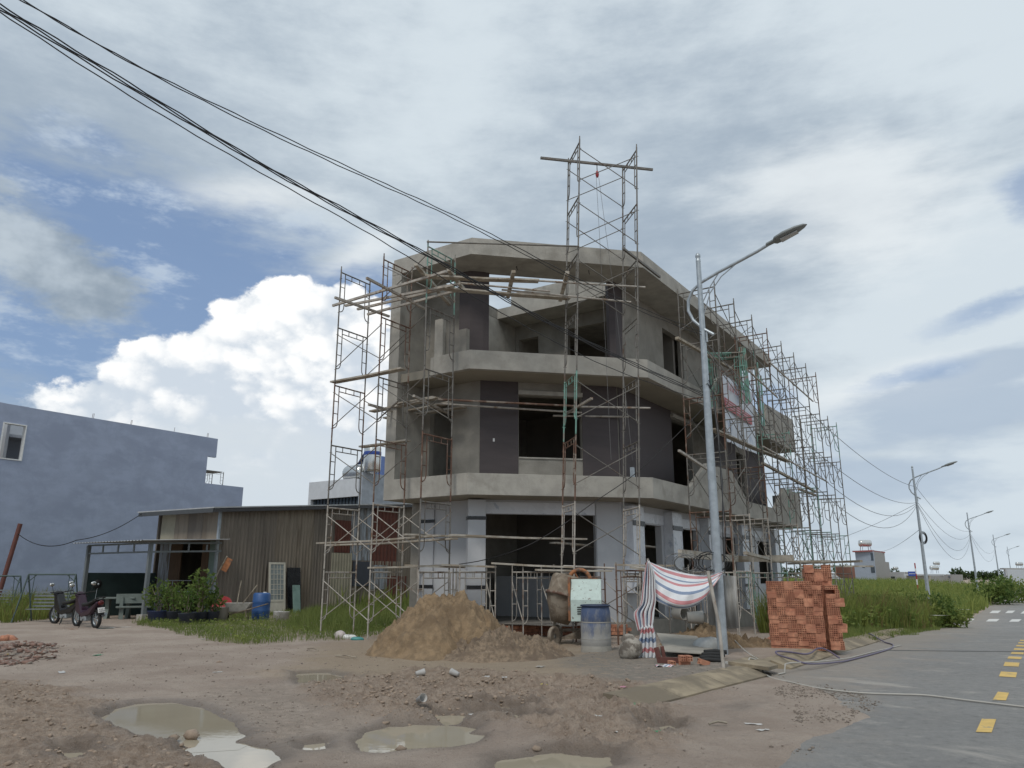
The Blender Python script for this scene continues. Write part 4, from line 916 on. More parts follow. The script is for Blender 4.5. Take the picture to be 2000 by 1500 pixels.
mb = MB(); mb.box(-0.045, 0.63, -0.37, -0.21, 1.442, 1.458); mb.build('lid_edge', RUSTO, bx_, world=False)
for k in range(4): mb = MB(); mb.box(0.10, 0.22, -0.609, -0.601, 0.70 + k * 0.045, 0.722 + k * 0.045); mb.build('vent_slot', RUBBER, bx_, world=False)
mb = MB(); mb.tube([(0.12 + 0.24 * math.cos(a), 0.20, 1.40 + 0.24 * math.sin(a)) for a in [i * 2 * math.pi / 20 for i in range(21)]], 0.045, 8, False); mb.build('handwheel', RUSTO, mx, world=False)
for a in range(3): MB().tube([(0.12, 0.20, 1.40), (0.12 + 0.23 * math.cos(a * 2.1), 0.20, 1.40 + 0.23 * math.sin(a * 2.1))], 0.015, 5).build('spoke', RUSTO, mx, world=False)
mb = MB(); mb.beam((-0.45, 0.10, 0.30), (-0.45, 0.10, 0.75), 0.06, 0.06); mb.beam((-0.45, 0.10, 0.72), (0.22, 0.10, 0.72), 0.06, 0.06); mb.beam((-0.45, 0.45, 0.30), (0.6, 0.45, 0.34), 0.06, 0.06); mb.beam((0.55, -0.05, 0.02), (0.45, 0.1, 0.62), 0.06, 0.06); mb.beam((0.55, 0.5, 0.02), (0.45, 0.3, 0.62), 0.06, 0.06); mb.build('chassis', MUDM, mx, world=False)
mb = MB(); mb.extr([(-0.40, 0.12, 0.14), (0.55, 0.12, 0.14), (0.42, 0.12, 0.52), (0.10, 0.12, 0.33)], (0, 0.05, 0)); mb.build('gusset', MUDM, mx, world=False)
for y in (-0.14, 0.50):
    mb = MB(); mb.lathe([(0.05, -0.03), (0.15, -0.03), (0.20, -0.045), (0.215, -0.02), (0.215, 0.02), (0.20, 0.045), (0.15, 0.03), (0.05, 0.03)], 22, (0, 0, 0), 'Y'); mb.xf(Matrix.Translation((-0.45, y, 0.213)) @ Matrix.Rotation(R(62), 4, 'Z')); wh = mb.build('wheel', MUDM, mx, world=False)
    mb = MB(); mb.lathe([(0.001, -0.012), (0.155, -0.012), (0.155, 0.012), (0.001, 0.012)], 18, (0, 0, 0), 'Y'); mb.xf(Matrix.Translation((-0.45, y, 0.213)) @ Matrix.Rotation(R(62), 4, 'Z')); mb.build('hub_disc', CEM, wh, world=False)
# striped tarpaulin knotted between two posts
tm = bpy.data.materials.new('striped_tarpaulin'); tm.use_nodes = True; T = NT(tm.node_tree)
out = T.n('ShaderNodeOutputMaterial'); b = T.n('ShaderNodeBsdfPrincipled'); T.link(b.outputs[0], out.inputs[0])
uvn = T.n('ShaderNodeUVMap'); sx = T.n('ShaderNodeSeparateXYZ'); T.link(uvn.outputs[0], sx.inputs[0])
w_ = T.m('FRACT', T.m('MULTIPLY', sx.outputs[1], 1.0)); nz_ = T.noise(T.n('ShaderNodeNewGeometry').outputs['Position'], 14, 4, 0.7)
isr = T.m('MULTIPLY', T.m('GREATER_THAN', w_, 0.16), T.m('LESS_THAN', w_, 0.36)); isb = T.m('MULTIPLY', T.m('GREATER_THAN', w_, 0.64), T.m('LESS_THAN', w_, 0.86))
c = T.mix(T.m('MULTIPLY', nz_, 0.35), (0.72, 0.73, 0.75), (0.52, 0.52, 0.52)); c = T.mix(isr, c, T.mix(nz_, (0.56, 0.25, 0.26), (0.50, 0.20, 0.21))); c = T.mix(isb, c, T.mix(nz_, (0.15, 0.21, 0.33), (0.24, 0.29, 0.39)))
T.link(c, b.inputs['Base Color']); b.inputs['Roughness'].default_value = 0.45
bnn = T.n('ShaderNodeBump'); bnn.inputs['Strength'].default_value = 0.35; bnn.inputs['Distance'].default_value = 0.02; T.link(nz_, bnn.inputs['Height']); T.link(bnn.outputs[0], b.inputs['Normal'])
def cloth(name, rows, stripes, parent, th=0.0, vflip=False):
    """rows: list of polylines (world), same count; uv.y runs across the rows"""
    nr, nc_ = len(rows), len(rows[0]); mb = MB(); mb.smooth = True
    mb.add([p for r_ in rows for p in r_], [(j * nc_ + i, j * nc_ + i + 1, (j + 1) * nc_ + i + 1, (j + 1) * nc_ + i) for j in range(nr - 1) for i in range(nc_ - 1)])
    me = mb.mesh(name, tm); ul = me.uv_layers.new(name='UVMap'); k = 0
    for poly in me.polygons:
        for li in poly.loop_indices:
            vi = me.loops[li].vertex_index; j, i = divmod(vi, nc_)
            ul.data[li].uv = (i / (nc_ - 1), (j if not vflip else i) / ((nr if not vflip else nc_) - 1) * stripes)
    o = bpy.data.objects.new(name, me); COL.objects.link(o); o.parent = parent
    if parent.name in bpy_inv:
        inv = bpy_inv[parent.name]
        for vv in me.vertices: vv.co = inv @ vv.co
    so_ = o.modifiers.new('t', 'SOLIDIFY'); so_.thickness = 0.006
    return o
YT = 14.35
tl, tr = at(1266, 1096, YT), at(1410, 1116, YT - 0.15)
tarp = thing('tarpaulin', 'red blue white striped tarpaulin slung between a pole and the lamp post', 'tarpaulin', (tl.x, YT, 0), 0, worldparts=True)
def lerp2(a, b, t): return a + (b - a) * t
def curve(px, n):
    q = []; m = len(px) - 1
    for i in range(n):
        t = i / (n - 1) * m; k = min(int(t), m - 1); f = t - k
        p0 = px[max(k - 1, 0)]; p1 = px[k]; p2_ = px[k + 1]; p3 = px[min(k + 2, m)]
        q.append(tuple(0.5 * (2 * p1[c] + (p2_[c] - p0[c]) * f + (2 * p0[c] - 5 * p1[c] + 4 * p2_[c] - p3[c]) * f * f + (3 * p1[c] - p0[c] - 3 * p2_[c] + p3[c]) * f ** 3) for c in range(2)))
    return q
edges = [  # edges of the slung sheet from its far top to its belly, in photo pixels, with depth
 ([(1266, 1097), (1300, 1110), (1345, 1121), (1385, 1124), (1411, 1116)], 0.42),
 ([(1265, 1098), (1295, 1122), (1345, 1136), (1385, 1133), (1412, 1117)], 0.22),
 ([(1264, 1102), (1290, 1126), (1330, 1142), (1378, 1138), (1411, 1119)], 0.02),
 ([(1263, 1112), (1285, 1140), (1330, 1160), (1375, 1152), (1409, 1122)], -0.16),
 ([(1262, 1125), (1280, 1158), (1325, 1182), (1372, 1170), (1407, 1126)], -0.22),
 ([(1263, 1140), (1278, 1170), (1322, 1188), (1366, 1178), (1404, 1130)], -0.14),
 ([(1266, 1150), (1280, 1172), (1320, 1184), (1355, 1176), (1400, 1132)], 0.10)]
rows = []
for k, (e_, dep) in enumerate(edges):
    r_ = curve(e_, 30); rows.append([at(x, y, YT + dep * math.sin(math.pi * min(1, i / 29)) + 0.012 * math.sin(i * 1.9 + k * 1.3) + 0.05 * math.sin(i * 0.63 + k * 2.1) * math.sin(i * 0.29 + k)) for i, (x, y) in enumerate(r_)])
fine = []
for j in range((len(rows) - 1) * 4 + 1):
    t = j / 4; k = min(int(t), len(rows) - 2); f_ = t - k; f_ = f_ * f_ * (3 - 2 * f_) * 0.5 + f_ * 0.5
    fine.append([rows[k][i].lerp(rows[k + 1][i], f_) for i in range(30)])
cloth('slung_sheet', fine, 3.6, tarp)
def hang(name, left, right, nrow, stripes, y0, fold, ph, vf):
    rows = []
    L_ = curve(left, nrow); R_ = curve(right, nrow)
    for j in range(nrow):
        (xa, ya), (xb, yb) = L_[j], R_[j]
        rows.append([at(xa + (xb - xa) * i / 24, ya + (yb - ya) * i / 24 + 2.0 * math.sin(i * 0.9 + ph), YT + y0 + fold * math.sin(i * 1.25 + 0.5 * math.sin(j * 0.4) + ph)) for i in range(25)])
    return cloth(name, rows, stripes, tarp, 0, vf)
hang('hanging_fold', [(1263, 1096), (1258, 1120), (1254, 1150), (1250, 1180), (1238, 1196), (1241, 1215), (1246, 1232)], [(1269, 1097), (1278, 1120), (1280, 1150), (1281, 1172), (1278, 1195), (1276, 1215), (1272, 1228)], 26, 2.6, -0.22, 0.05, 0.4, True)
hang('hanging_tail', [(1252, 1224), (1250, 1240), (1246, 1255), (1243, 1272), (1245, 1290), (1252, 1305)], [(1274, 1222), (1279, 1238), (1281, 1255), (1281, 1272), (1278, 1290), (1272, 1309)], 22, 2.2, -0.28, 0.05, 1.6, False)
mb = MB()
for k in range(26):
    x = 1250 + random.random() * 26; y = 1292 + random.random() * 8; a_ = at(x, y, YT - 0.3); mb.tube([a_, a_ + Vector((random.uniform(-.04, .04), random.uniform(-.05, .03), -random.uniform(0.05, 0.12)))], 0.004, 3, False)
mb.build('frayed_threads', WPLAST, tarp)
cr = MB(); g0 = Gs(1282, 1306); rows = [[g0 + Vector((i * 0.04, j * 0.05, 0.03 + 0.03 * math.sin(i * 1.1 + j))) for i in range(8)] for j in range(4)]; cloth('crumpled_end', rows, 1.2, tarp)
tp = at(1266, 1094, YT + 0.05); single(MB().tube([(tp.x + 0.05, tp.y + 0.06, -0.02), (tp.x, tp.y + 0.05, tp.z + 0.03)], 0.022, 7), 'post', STEELP, 'thin steel post holding the left corner of the tarpaulin', 'post')
# loose board on brick legs, red bench, bricks
gb = [Gs(1283, 1247), Gs(1383, 1252), Gs(1405, 1278), Gs(1300, 1270)]
q = [at(1282, 1236, 15.7), at(1360, 1242, 15.9), at(1406, 1278, 14.2), at(1299, 1271, 14.1)]
mb = MB(); mb.extr(q, (0, 0, -0.018)); fb = single(mb, 'fibre_cement_board', mat('fibre_cement', (0.34, 0.32, 0.28), 0.9, 0.08, 2, col2=(0.27, 0.255, 0.225)), 'grey fibre cement board lying tilted over bricks by the lamp post', 'board')
rb = Gs(1290, 1298); rbn = thing('red_bench_frame', 'dark red wooden frame propping the fibre cement board', 'frame', rb, 0, worldparts=True); RWOOD = mat('dark_red_wood', (0.13, 0.05, 0.04), 0.8)
MB().beam(rb + Vector((0, 0, 0)), rb + Vector((-0.05, 0.05, 0.26)), 0.07, 0.05).build('leg', RWOOD, rbn); MB().beam(rb + Vector((-0.02, 0, 0.07)), rb + Vector((0.44, 0.0, 0.06)), 0.05, 0.09).build('rail', RWOOD, rbn); MB().beam(rb + Vector((0.10, 0.12, 0)), rb + Vector((0.06, 0.12, 0.27)), 0.06, 0.05).build('leg', RWOOD, rbn)
def hbrick():
    """hollow clay brick, 80 x 80 x 180 mm, four holes, holes along y; origin at its centre"""
    w, l, d = 0.040, 0.090, 0.025; mb = MB()
    for s in (-1, 1):
        y = s * l; g_ = [-w, -0.030, -0.008, 0.008, 0.030, w]
        cells = [(0, 5, 0, 1), (0, 5, 2, 3), (0, 5, 4, 5)] + [(c_, c_ + 1, r_, r_ + 1) for r_ in (1, 3) for c_ in (0, 2, 4)]
        for a, b_, c_, e_ in cells:
            v = [(g_[a], y, g_[c_]), (g_[b_], y, g_[c_]), (g_[b_], y, g_[e_]), (g_[a], y, g_[e_])]; mb.cur = 0; mb.add(v, [(0, 1, 2, 3) if s < 0 else (3, 2, 1, 0)])
        for c_ in (1, 3):
            for r_ in (1, 3):
                x0, x1, z0, z1 = g_[c_], g_[c_ + 1], g_[r_], g_[r_ + 1]; yi = y - s * d
                o4 = [(x0, y, z0), (x1, y, z0), (x1, y, z1), (x0, y, z1)]; i4 = [(x0, yi, z0), (x1, yi, z0), (x1, yi, z1), (x0, yi, z1)]
                fs = [(0, 4, 5, 1), (1, 5, 6, 2), (2, 6, 7, 3), (3, 7, 4, 0)]; mb.cur = 1; mb.add(o4 + i4, [f_ if s < 0 else f_[::-1] for f_ in fs] + [(4, 5, 6, 7) if s < 0 else (7, 6, 5, 4)])
    mb.cur = 0
    for v in ([(-w, -l, -w), (-w, l, -w), (-w, l, w), (-w, -l, w)], [(w, l, -w), (w, -l, -w), (w, -l, w), (w, l, w)], [(-w, -l, w), (-w, l, w), (w, l, w), (w, -l, w)], [(-w, l, -w), (-w, -l, -w), (w, -l, -w), (w, l, -w)]): mb.add(v, [(3, 2, 1, 0)])
    return mb.mesh('brick', [BRICK, BRICKD])
HB = hbrick()
def loose(p, rx, rz, lab):
    o = bpy.data.objects.new('hollow_brick', HB); COL.objects.link(o); o.location = p; o.rotation_euler = (rx, 0, rz); return tag(o, lab, 'brick', 'loose bricks')
gk = Gs(1345, 1301)
loose(gk + Vector((-0.27, 0, 0.04)), 0, 0.1, 'hollow brick on the ground, leftmost of those under the board')
loose(gk + Vector((-0.06, 0.02, 0.04)), 0, 1.5, 'hollow brick lying lengthwise under the board'); loose(gk + Vector((-0.10, 0, 0.12)), 0, 0.05, 'hollow brick on top of the lengthwise one'); loose(gk + Vector((0.0, 0.0, 0.121)), 0, 0.12, 'second hollow brick on top of the lengthwise one'); loose(gk + Vector((0.24, -0.02, 0.055)), 0.3, 1.9, 'tilted hollow brick right of those under the board')
# brick stacks: bricks laid in alternating pairs, each a part
def stack(base, rot, label, cols, rows_, depth, step=0.0, slope=0.0, ragged=2):
    o = thing('brick_stack', label, 'brick stack', base, rot, group='stacks of hollow bricks'); n = 0
    for dz in range(depth):
        for r_ in range(rows_ - (0 if dz == 0 else random.randint(0, 1))):
            x = 0.0; k = 0; pz = r_ // 2; shiftx = random.uniform(-0.006, 0.006); Wd = cols * 0.0825
            while x < Wd - 0.05:
                side = ((k + pz) % 3 == 0); w = 0.184 if side else 0.165
                if not side and x + 0.165 > Wd + 0.03: w = 0.0825
                if (r_ >= rows_ - ragged and random.random() < 0.25): x += w; k += 1; continue
                for q_ in range(1 if (side or w < 0.1) else 2):
                    xx = x + (0.092 if side else 0.041 + q_ * 0.0825) + shiftx; yy = dz * 0.195 + random.uniform(-0.022, 0.014) + step * r_; zz = 0.041 + r_ * 0.0815
                    if side:
                        place(HB, 'brick', o, T3(xx, yy - 0.045, zz) @ Matrix.Rotation(math.pi / 2 + random.uniform(-.03, .03), 4, 'Z'))
                        if dz == depth - 1 or True: place(HB, 'brick', o, T3(xx, yy + 0.04, zz) @ Matrix.Rotation(math.pi / 2 + random.uniform(-.03, .03), 4, 'Z'))
                    else: place(HB, 'brick', o, T3(xx, yy, zz) @ Matrix.Rotation(random.uniform(-.04, .04), 4, 'Z'))
                x += w; k += 1
    return o
s0 = G(1506, 1268, 0.095); s1 = G(1604, 1270, 0.095)
ev = (s1 - s0); ev.z = 0; ev.normalize(); ra = math.atan2(ev.y, ev.x); eb = Vector((-ev.y, ev.x, 0))
stack(s0, ra, 'lower left stack of orange hollow bricks beside the small sand heap', 13, 16, 1, 0.003, 0.0, 1)
stack(s0 + ev * 0.80 + eb * 0.42, ra, 'tallest stack of orange hollow bricks, rising behind the lower one', 6, 20, 2, 0.003, 0.0, 1)
stack(s0 + ev * 1.12 + eb * 0.16, ra + R(4), 'narrow stack of hollow bricks at the right, next to the kerb', 3, 15, 3, 0.005, 0.0, 2)
for k, (x, y) in enumerate([(1497, 1262), (1506, 1252), (1536, 1250), (1530, 1240)]):
    p = Gs(x, y) + Vector((0, -0.25 if k > 1 else 0, 0.05 + (0.12 if k > 1 else 0))); loose(p, random.uniform(-.5, .5), random.uniform(0, 3), ['broken brick lying left of the brick stacks', 'pale broken brick left of the brick stacks', 'brick slipped from the front of the lower stack', 'upper brick slipped from the front of the lower stack'][k])
# sacks and bags
def sack(p, r, sc, m, name, label, cat, seed):
    mb = MB(); mb.sphere((0, 0, 0), r, 16, 11, sc); rn = random.Random(seed)
    V = np.array(mb.v); V += 0.5 * r * np.stack([fbm(V[:, 1] * 1 + seed, V[:, 2] + 3, 5, 3, seed), fbm(V[:, 0] + seed, V[:, 2] + 7, 5, 3, seed + 1), fbm(V[:, 0] - seed, V[:, 1] + 2, 5, 3, seed + 2)], -1); V[:, 2] = np.maximum(V[:, 2], -r * sc[2] * 0.8)
    V += np.array(p) + np.array([0, 0, r * sc[2] * 0.8 - 0.01]); mb.v = [tuple(x) for x in V]; return single(mb, name, m, label, cat)
RAG = mat('dirty_woven_sack', (0.36, 0.33, 0.285), 0.8, 0.2, 4, 0.3, 30, col2=(0.13, 0.11, 0.09), mixscale=5, lo=0.42, hi=0.58)
sack(Gs(1234, 1288), 0.20, (1, 0.8, 1.0), RAG, 'rubble_sack', 'dirty white rubble sack left of the hanging tarpaulin', 'sack', 3)
sack(Gs(1229, 1284) + Vector((0, 0.0, 0.24)), 0.11, (1.2, 0.8, 0.9), RAG, 'rubble_sack', 'crumpled sack top above the rubble sack', 'sack', 5)
sack(Gs(1383, 1278), 0.2, (1.3, 0.8, 0.9), mat('cloudy_plastic', (0.45, 0.46, 0.45), 0.4, 0.15, 6), 'plastic_bag', 'cloudy plastic bag heaped at the foot of the lamp post', 'bag', 8)
for k in range(4):
    p = Gs(1385 + k * 4, 1296 - k * 2); single(MB().tube([p + Vector((-0.18, 0, 0.05 + 0.03 * k)), p + Vector((0.0, 0.02, 0.06 + 0.03 * k)), p + Vector((0.2, -0.02, 0.045 + 0.03 * k))], 0.035, 7), 'pipe_offcut', RUBBER, ['lowest dark pipe offcut by the lamp post', 'second dark pipe offcut by the lamp post', 'third dark pipe offcut by the lamp post', 'top dark pipe offcut by the lamp post'][k], 'pipe', 'pipe offcuts')
cb = Gs(1436, 1300); single(MB().box(cb.x - 0.16, cb.x + 0.14, cb.y - 0.12, cb.y + 0.12, 0, 0.16), 'concrete_block', CEM, 'dark concrete block right of the lamp post foot', 'block', bevel=0.02)
# corrugated sheet tied to the lamp post
def corrug(P0, P1, z0, z1, pitch, amp, thick=0.0, taper=0.0):
    P0, P1 = Vector(P0), Vector(P1); d = P1 - P0; ln = d.length; d /= ln; n = Vector((d.y, -d.x, 0)); k = int(ln / pitch * 6); mb = MB(); mb.smooth = True; vs = []
    for i in range(k + 1):
        t = ln * i / k; o_ = amp * math.sin(2 * math.pi * t / pitch); p = P0 + d * t + n * o_
        zz0 = z0 if not callable(z0) else z0(t / ln); zz1 = z1 if not callable(z1) else z1(t / ln)
        vs += [(p.x, p.y, zz0), (p.x, p.y, zz1)]
    return mb.add(vs, [(2 * i, 2 * i + 2, 2 * i + 3, 2 * i + 1) for i in range(k)])
RSH = mat('weathered_roof_sheet', (0.33, 0.325, 0.31), 0.8, 0.15, 3, 0.1, 20, col2=(0.22, 0.21, 0.19), mixscale=2, stretch=(3, 3, 0.6))
P0, P1 = at(1382, 1170, 15.0), at(1440, 1170, 14.75)
mb = corrug((P0.x, P0.y, 0), (P1.x, P1.y, 0), lambda t: 0.62 - 0.05 * t, lambda t: 1.53 - 0.03 * t, 0.16, 0.018); o = single(mb, 'corrugated_sheet', RSH, 'grey corrugated sheet hung behind the lamp post', 'sheet'); sm_ = o.modifiers.new('t', 'SOLIDIFY'); sm_.thickness = 0.008
bp = Gs(1414, 1312); single(MB().tube([bp, bp + Vector((-0.02, 0.05, 0.7)), bp + Vector((-0.13, 0.1, 1.5))], 0.028, 7), 'stake', STEELP, 'thin cement-splashed stake leaning on the lamp post', 'stake')
# electric cable bundles on the boards by the lamp post
for k, (x, y, lab) in enumerate([(1335, 1100, 'tangle of thin grey cable on the boards left of the lamp post'), (1385, 1098, 'loops of black cable hanging beside the lamp post')]):
    mb = MB(); c0 = at(x, y, 15.6 - k)
    for j in range(7):
        r_ = 0.12 + 0.08 * random.random(); ph = random.random() * 6; tx = random.uniform(-.15, .15)
        mb.tube([c0 + Vector((tx + r_ * 1.5 * math.cos(a), 0.06 * math.sin(a * 2 + ph), r_ * math.sin(a))) for a in [i * 2 * math.pi / 16 + ph for i in range(15)]], 0.007, 4, False)
    single(mb, 'cable_tangle', CABLE if k else GREYW, lab, 'cable')
# drums and buckets glimpsed under the tarpaulin
for k, (x, y, Y, lab) in enumerate([(1328, 1198, 16.6, 'grey pail lying on its side beneath the tarpaulin'), (1357, 1206, 16.4, 'second grey pail beneath the tarpaulin')]):
    c0 = at(x, y, Y); mb = MB(); mb.lathe([(0.0, -0.15), (0.11, -0.15), (0.135, 0.15), (0.14, 0.16), (0.12, 0.155), (0.1, -0.1), (0, -0.1)], 16, (0, 0, 0), 'Y'); mb.xf(Matrix.Translation(c0) @ Matrix.Rotation(0.5 + k, 4, 'Z') @ Matrix.Rotation(math.pi, 4, 'Z')); single(mb, 'pail', mat('grey_pail_%d' % k, (0.42, 0.40, 0.36), 0.7), lab, 'pail')

# ------------------------------------------------------------------ street lamps and cables
def lampset():
    o = thing('street_lamp', 'nearest galvanised street lamp with curved arm, in front of the house', 'street lamp', W(-4.85, -3.31, 0), HROT, 'street lamps along the kerb')
    pts = [(0, 0, -0.25), (0, 0, 0.4), (0, 0, 4), (0, 0, 7.72)]
    MB().tube(pts, [0.10, 0.098, 0.076, 0.048], 14).build('pole', GALV, o, world=False)
    MB().lathe([(0.0, 7.92), (0.035, 7.905), (0.055, 7.86), (0.052, 7.82), (0.036, 7.79), (0.05, 7.77), (0.05, 7.72)], 12).build('finial', GALV, o, world=False)
    arm = [(0, -0.22, 6.13), (0, -0.02, 6.28), (0, 0.18, 6.50), (0, 0.27, 6.72), (0, 0.26, 6.93), (0, 0.15, 7.14), (0, -0.04, 7.27), (0, -0.38, 7.40), (0, -0.80, 7.53), (0, -1.20, 7.66), (0, -1.42, 7.75)]
    q = [tuple(v) for v in arm]; MB().tube(q, [0.032] * 11, 10).build('arm', GALV, o, world=False)
    MB().tube([(0, -0.02, 6.80), (0, -0.20, 7.12), (0, -0.42, 7.41)], 0.012, 5).build('strut', GALV, o, world=False)
    MB().tube([(0, -0.04, 6.55), (0, -0.20, 7.0), (0, -0.45, 7.30), (0, -0.80, 7.52)], 0.012, 5).build('strut', GALV, o, world=False)
    mb = MB(); prof = [(-1.38, 0.05, 0.05), (-1.52, 0.06, 0.05), (-1.56, 0.14, 0.07), (-1.72, 0.165, 0.085), (-1.95, 0.14, 0.07), (-2.10, 0.07, 0.045), (-2.16, 0.01, 0.01)]
    rings = []
    for y, w, h in prof:
        z = 7.74 + (-y - 1.38) * 0.30
        rings.append([(w * math.cos(a), y, z + (h if math.sin(a) > 0 else h * 0.55) * math.sin(a)) for a in [i * 2 * math.pi / 14 for i in range(14)]])
    mb.smooth = True; mb.add([p for r_ in rings for p in r_], [(i * 14 + k, (i + 1) * 14 + k, (i + 1) * 14 + (k + 1) % 14, i * 14 + (k + 1) % 14) for i in range(len(rings) - 1) for k in range(14)])
    hd = mb.build('lamp_head', mat('lamp_grey_paint', (0.20, 0.22, 0.22), 0.45, 0.05), o, world=False)
    MB().extr([(-0.09, -1.66, 7.776), (0.09, -1.66, 7.776), (0.07, -1.98, 7.874), (-0.07, -1.98, 7.874)], (0, -0.004, -0.012)).build('lens', mat('lamp_lens', (0.45, 0.46, 0.46), 0.3), hd, world=False)
    MB().box(-0.02, 0.02, -0.09, -0.07, 6.0, 6.2).build('bracket', GALV, o, world=False)
    return o
LP0 = lampset(); LAMPS = [Vector((-4.85, -3.31, 0))]
for k, (u_, lab) in enumerate([(27.2, 'second street lamp, standing in the weeds right of the scaffold'), (64.8, 'third street lamp from the house, in the weeds'), (111.9, 'fourth street lamp from the house, thin and far'), (167.3, 'farthest street lamp by the right edge')]):
    z = float(zdrop(u_, -3.2)); copy_tree(LP0, loc=W(u_, -3.25, z), rot=HROT, label=lab); LAMPS.append(Vector((u_, -3.25, z)))
def catenary(a, b, sag, n=24): return [a.lerp(b, i / n) + Vector((0, 0, -sag * 4 * (i / n) * (1 - i / n))) for i in range(n + 1)]
def cable(pts, r, label, m=CABLE, group='overhead cables', n=5): return single(MB().tube(pts, r, n, False), 'cable', m, label, 'cable', group)
# spans coming from a pole behind the camera at the left
P0, P1 = at(0, 20, 6.0), W(-4.85, -3.31, 6); D2 = (P1 - P0); D2.z = 0
def through(px, wob=0.0, ph=0.0):
    q = [onplane(x, y, P0, D2) for x, y in curve(px, 64)]
    a = q[0] + (q[0] - q[6]) * 1.5; q = [a] + q
    return [p + Vector((0, 0, wob * math.sin(i * 1.7 + ph))) for i, p in enumerate(q)]
A_ = [(0, 14), (250, 165), (500, 315), (700, 425), (860, 512), (980, 580), (1100, 645), (1240, 712), (1372, 770)]
for k in range(3): cable(through([(x + (0 if k < 2 else 0), y + (k - 1) * (5 if x < 300 else 3.0)) for x, y in A_], 0.008, k * 2), 0.0075, ['upper strand of the thick twisted overhead bundle', 'middle strand of the thick twisted overhead bundle', 'lower strand of the thick twisted overhead bundle'][k])
B_ = [(44, 0), (250, 118), (480, 232), (700, 335), (860, 408), (1000, 478), (1130, 545), (1260, 605), (1388, 655)]
for k in range(2): cable(through([(x, y + k * (2 if x < 400 else 6)) for x, y in B_], 0.006, k * 3), 0.0065, ['topmost overhead cable running to the lamp arm', 'overhead cable just under the topmost one'][k])
C_ = [(0, 24), (250, 185), (500, 332), (700, 444), (835, 525), (940, 588), (1060, 655), (1200, 722), (1372, 782)]
cable(through(C_, 0.005, 1), 0.0065, 'lowest twisted overhead cable crossing the balconies')
# span to span along the street
for k in range(4):
    za, zb_, sg = [(6.05, 5.9, 1.0), (5.95, 5.75, 1.7), (6.9, 6.2, 0.7), (5.9, 5.6, 2.2)][k]
    for i in range(3 if k < 2 else 2):
        a, b_ = LAMPS[i], LAMPS[i + 1]; cable(catenary(W(a.x, a.y, a.z + za), W(b_.x, b_.y, b_.z + zb_ if i else b_.z + za - 0.1), sg * (1 + 0.1 * i)), 0.010, ['upper', 'middle', 'highest', 'lowest'][k] + ' street cable, ' + ['first', 'second', 'third'][i] + ' span from the nearest lamp', GREYW)
l2 = LAMPS[1]
cable(catenary(W(l2.x, l2.y, l2.z + 5.9), at(1500, 1085, 60), 0.5), 0.010, 'service cable from the second lamp down to the left', GREYW)
cable(catenary(W(l2.x, l2.y, l2.z + 4.55), at(1697, 1068, 150), 1.0), 0.012, 'service cable from the second lamp to the tall grey house', GREYW)
mb = MB(); c0 = W(l2.x, l2.y - 0.1, l2.z + 4.1)
for j in range(5): mb.tube([c0 + Vector((0.22 * math.cos(a) * (0.6 + 0.1 * j), 0, 0.3 * math.sin(a) * (0.7 + 0.1 * j))) for a in [i * 0.42 for i in range(16)]], 0.012, 4, False)
single(mb, 'cable_coil', CABLE, 'coil of spare cable on the second lamp post', 'cable')
# clamp cluster and drop wires on the nearest lamp post
c0 = W(-4.85, -3.4, 5.05); mb = MB()
for j in range(9):
    d_ = Vector((random.uniform(-.25, .2), random.uniform(-.1, .1), random.uniform(-.3, .3))); mb.tube([c0, c0 + d_ * 0.6 + Vector((0, 0, 0.05)), c0 + d_], 0.008, 4, False)
single(mb, 'cable_splice', CABLE, 'spiky cluster of spliced cables on the nearest lamp post', 'cable')
for k in range(3):
    q = [W(-4.85 + 0.03 * k, -3.42, 5.0), W(-4.80, -3.45 - 0.02 * k, 4.2), W(-4.75 - 0.05 * k, -3.48, 3.2), W(-4.85 + 0.1 * k, -3.45, 2.4), W(-4.8, -3.42, 1.75 - 0.1 * k)]; cable(q, 0.008, ['left', 'middle', 'right'][k] + ' drop wire running down the nearest lamp post', CABLE if k != 1 else GREYW)
q = [onplane(x, y, W(0.5, 0.9), CHD) for x, y in curve([(1330, 815), (1270, 875), (1200, 940), (1120, 995), (1060, 1038), (1000, 1072), (930, 1095), (880, 1104)], 30)]
cable([p - NCH * 1.7 for p in q], 0.011, 'black cable sagging from the first floor across the shop front')
# hoses and cables lying on the road
PURP = plain('purple_hose', (0.14, 0.12, 0.18), 0.5); PALE = plain('pale_cable', (0.42, 0.40, 0.36), 0.7)
def onroad(px, r, label, m, n=60):
    q = []
    for x, y in curve(px, n):
        p = Gs(x, y); l = L(p); kf = max(0.0, min(1.0, (l.y + 4.95 - 0.05 * l.x) / 0.5)) if l.x > -6 else 0.0
        q.append(p + Vector((0, 0, r + 0.006 + 0.13 * kf)))
    return single(MB().tube(q, r, 6), 'hose' if r > 0.0155 else 'cable', m, label, 'hose' if r > 0.0155 else 'cable')
onroad([(1640, 1291), (1618, 1284), (1598, 1283), (1586, 1292), (1572, 1295), (1545, 1291), (1518, 1290), (1522, 1297), (1545, 1305), (1568, 1310), (1600, 1306), (1650, 1294), (1700, 1281), (1738, 1269), (1744, 1261), (1722, 1255), (1698, 1249)], 0.016, 'purple water hose snaking along the kerb', PURP, 90)
onroad([(1520, 1319), (1560, 1311), (1620, 1298), (1690, 1279), (1760, 1262)], 0.012, 'pale cable lying beside the purple hose', PALE)
onroad([(1436, 1302), (1475, 1306), (1506, 1326), (1545, 1335), (1600, 1347), (1680, 1356), (1760, 1359), (1810, 1361), (1900, 1372), (2020, 1386)], 0.012, 'long pale cable trailing across the asphalt', PALE)
onroad([(1726, 1271), (1800, 1272), (1900, 1273), (2020, 1274)], 0.008, 'thin straight wire crossing the road', GREYW)
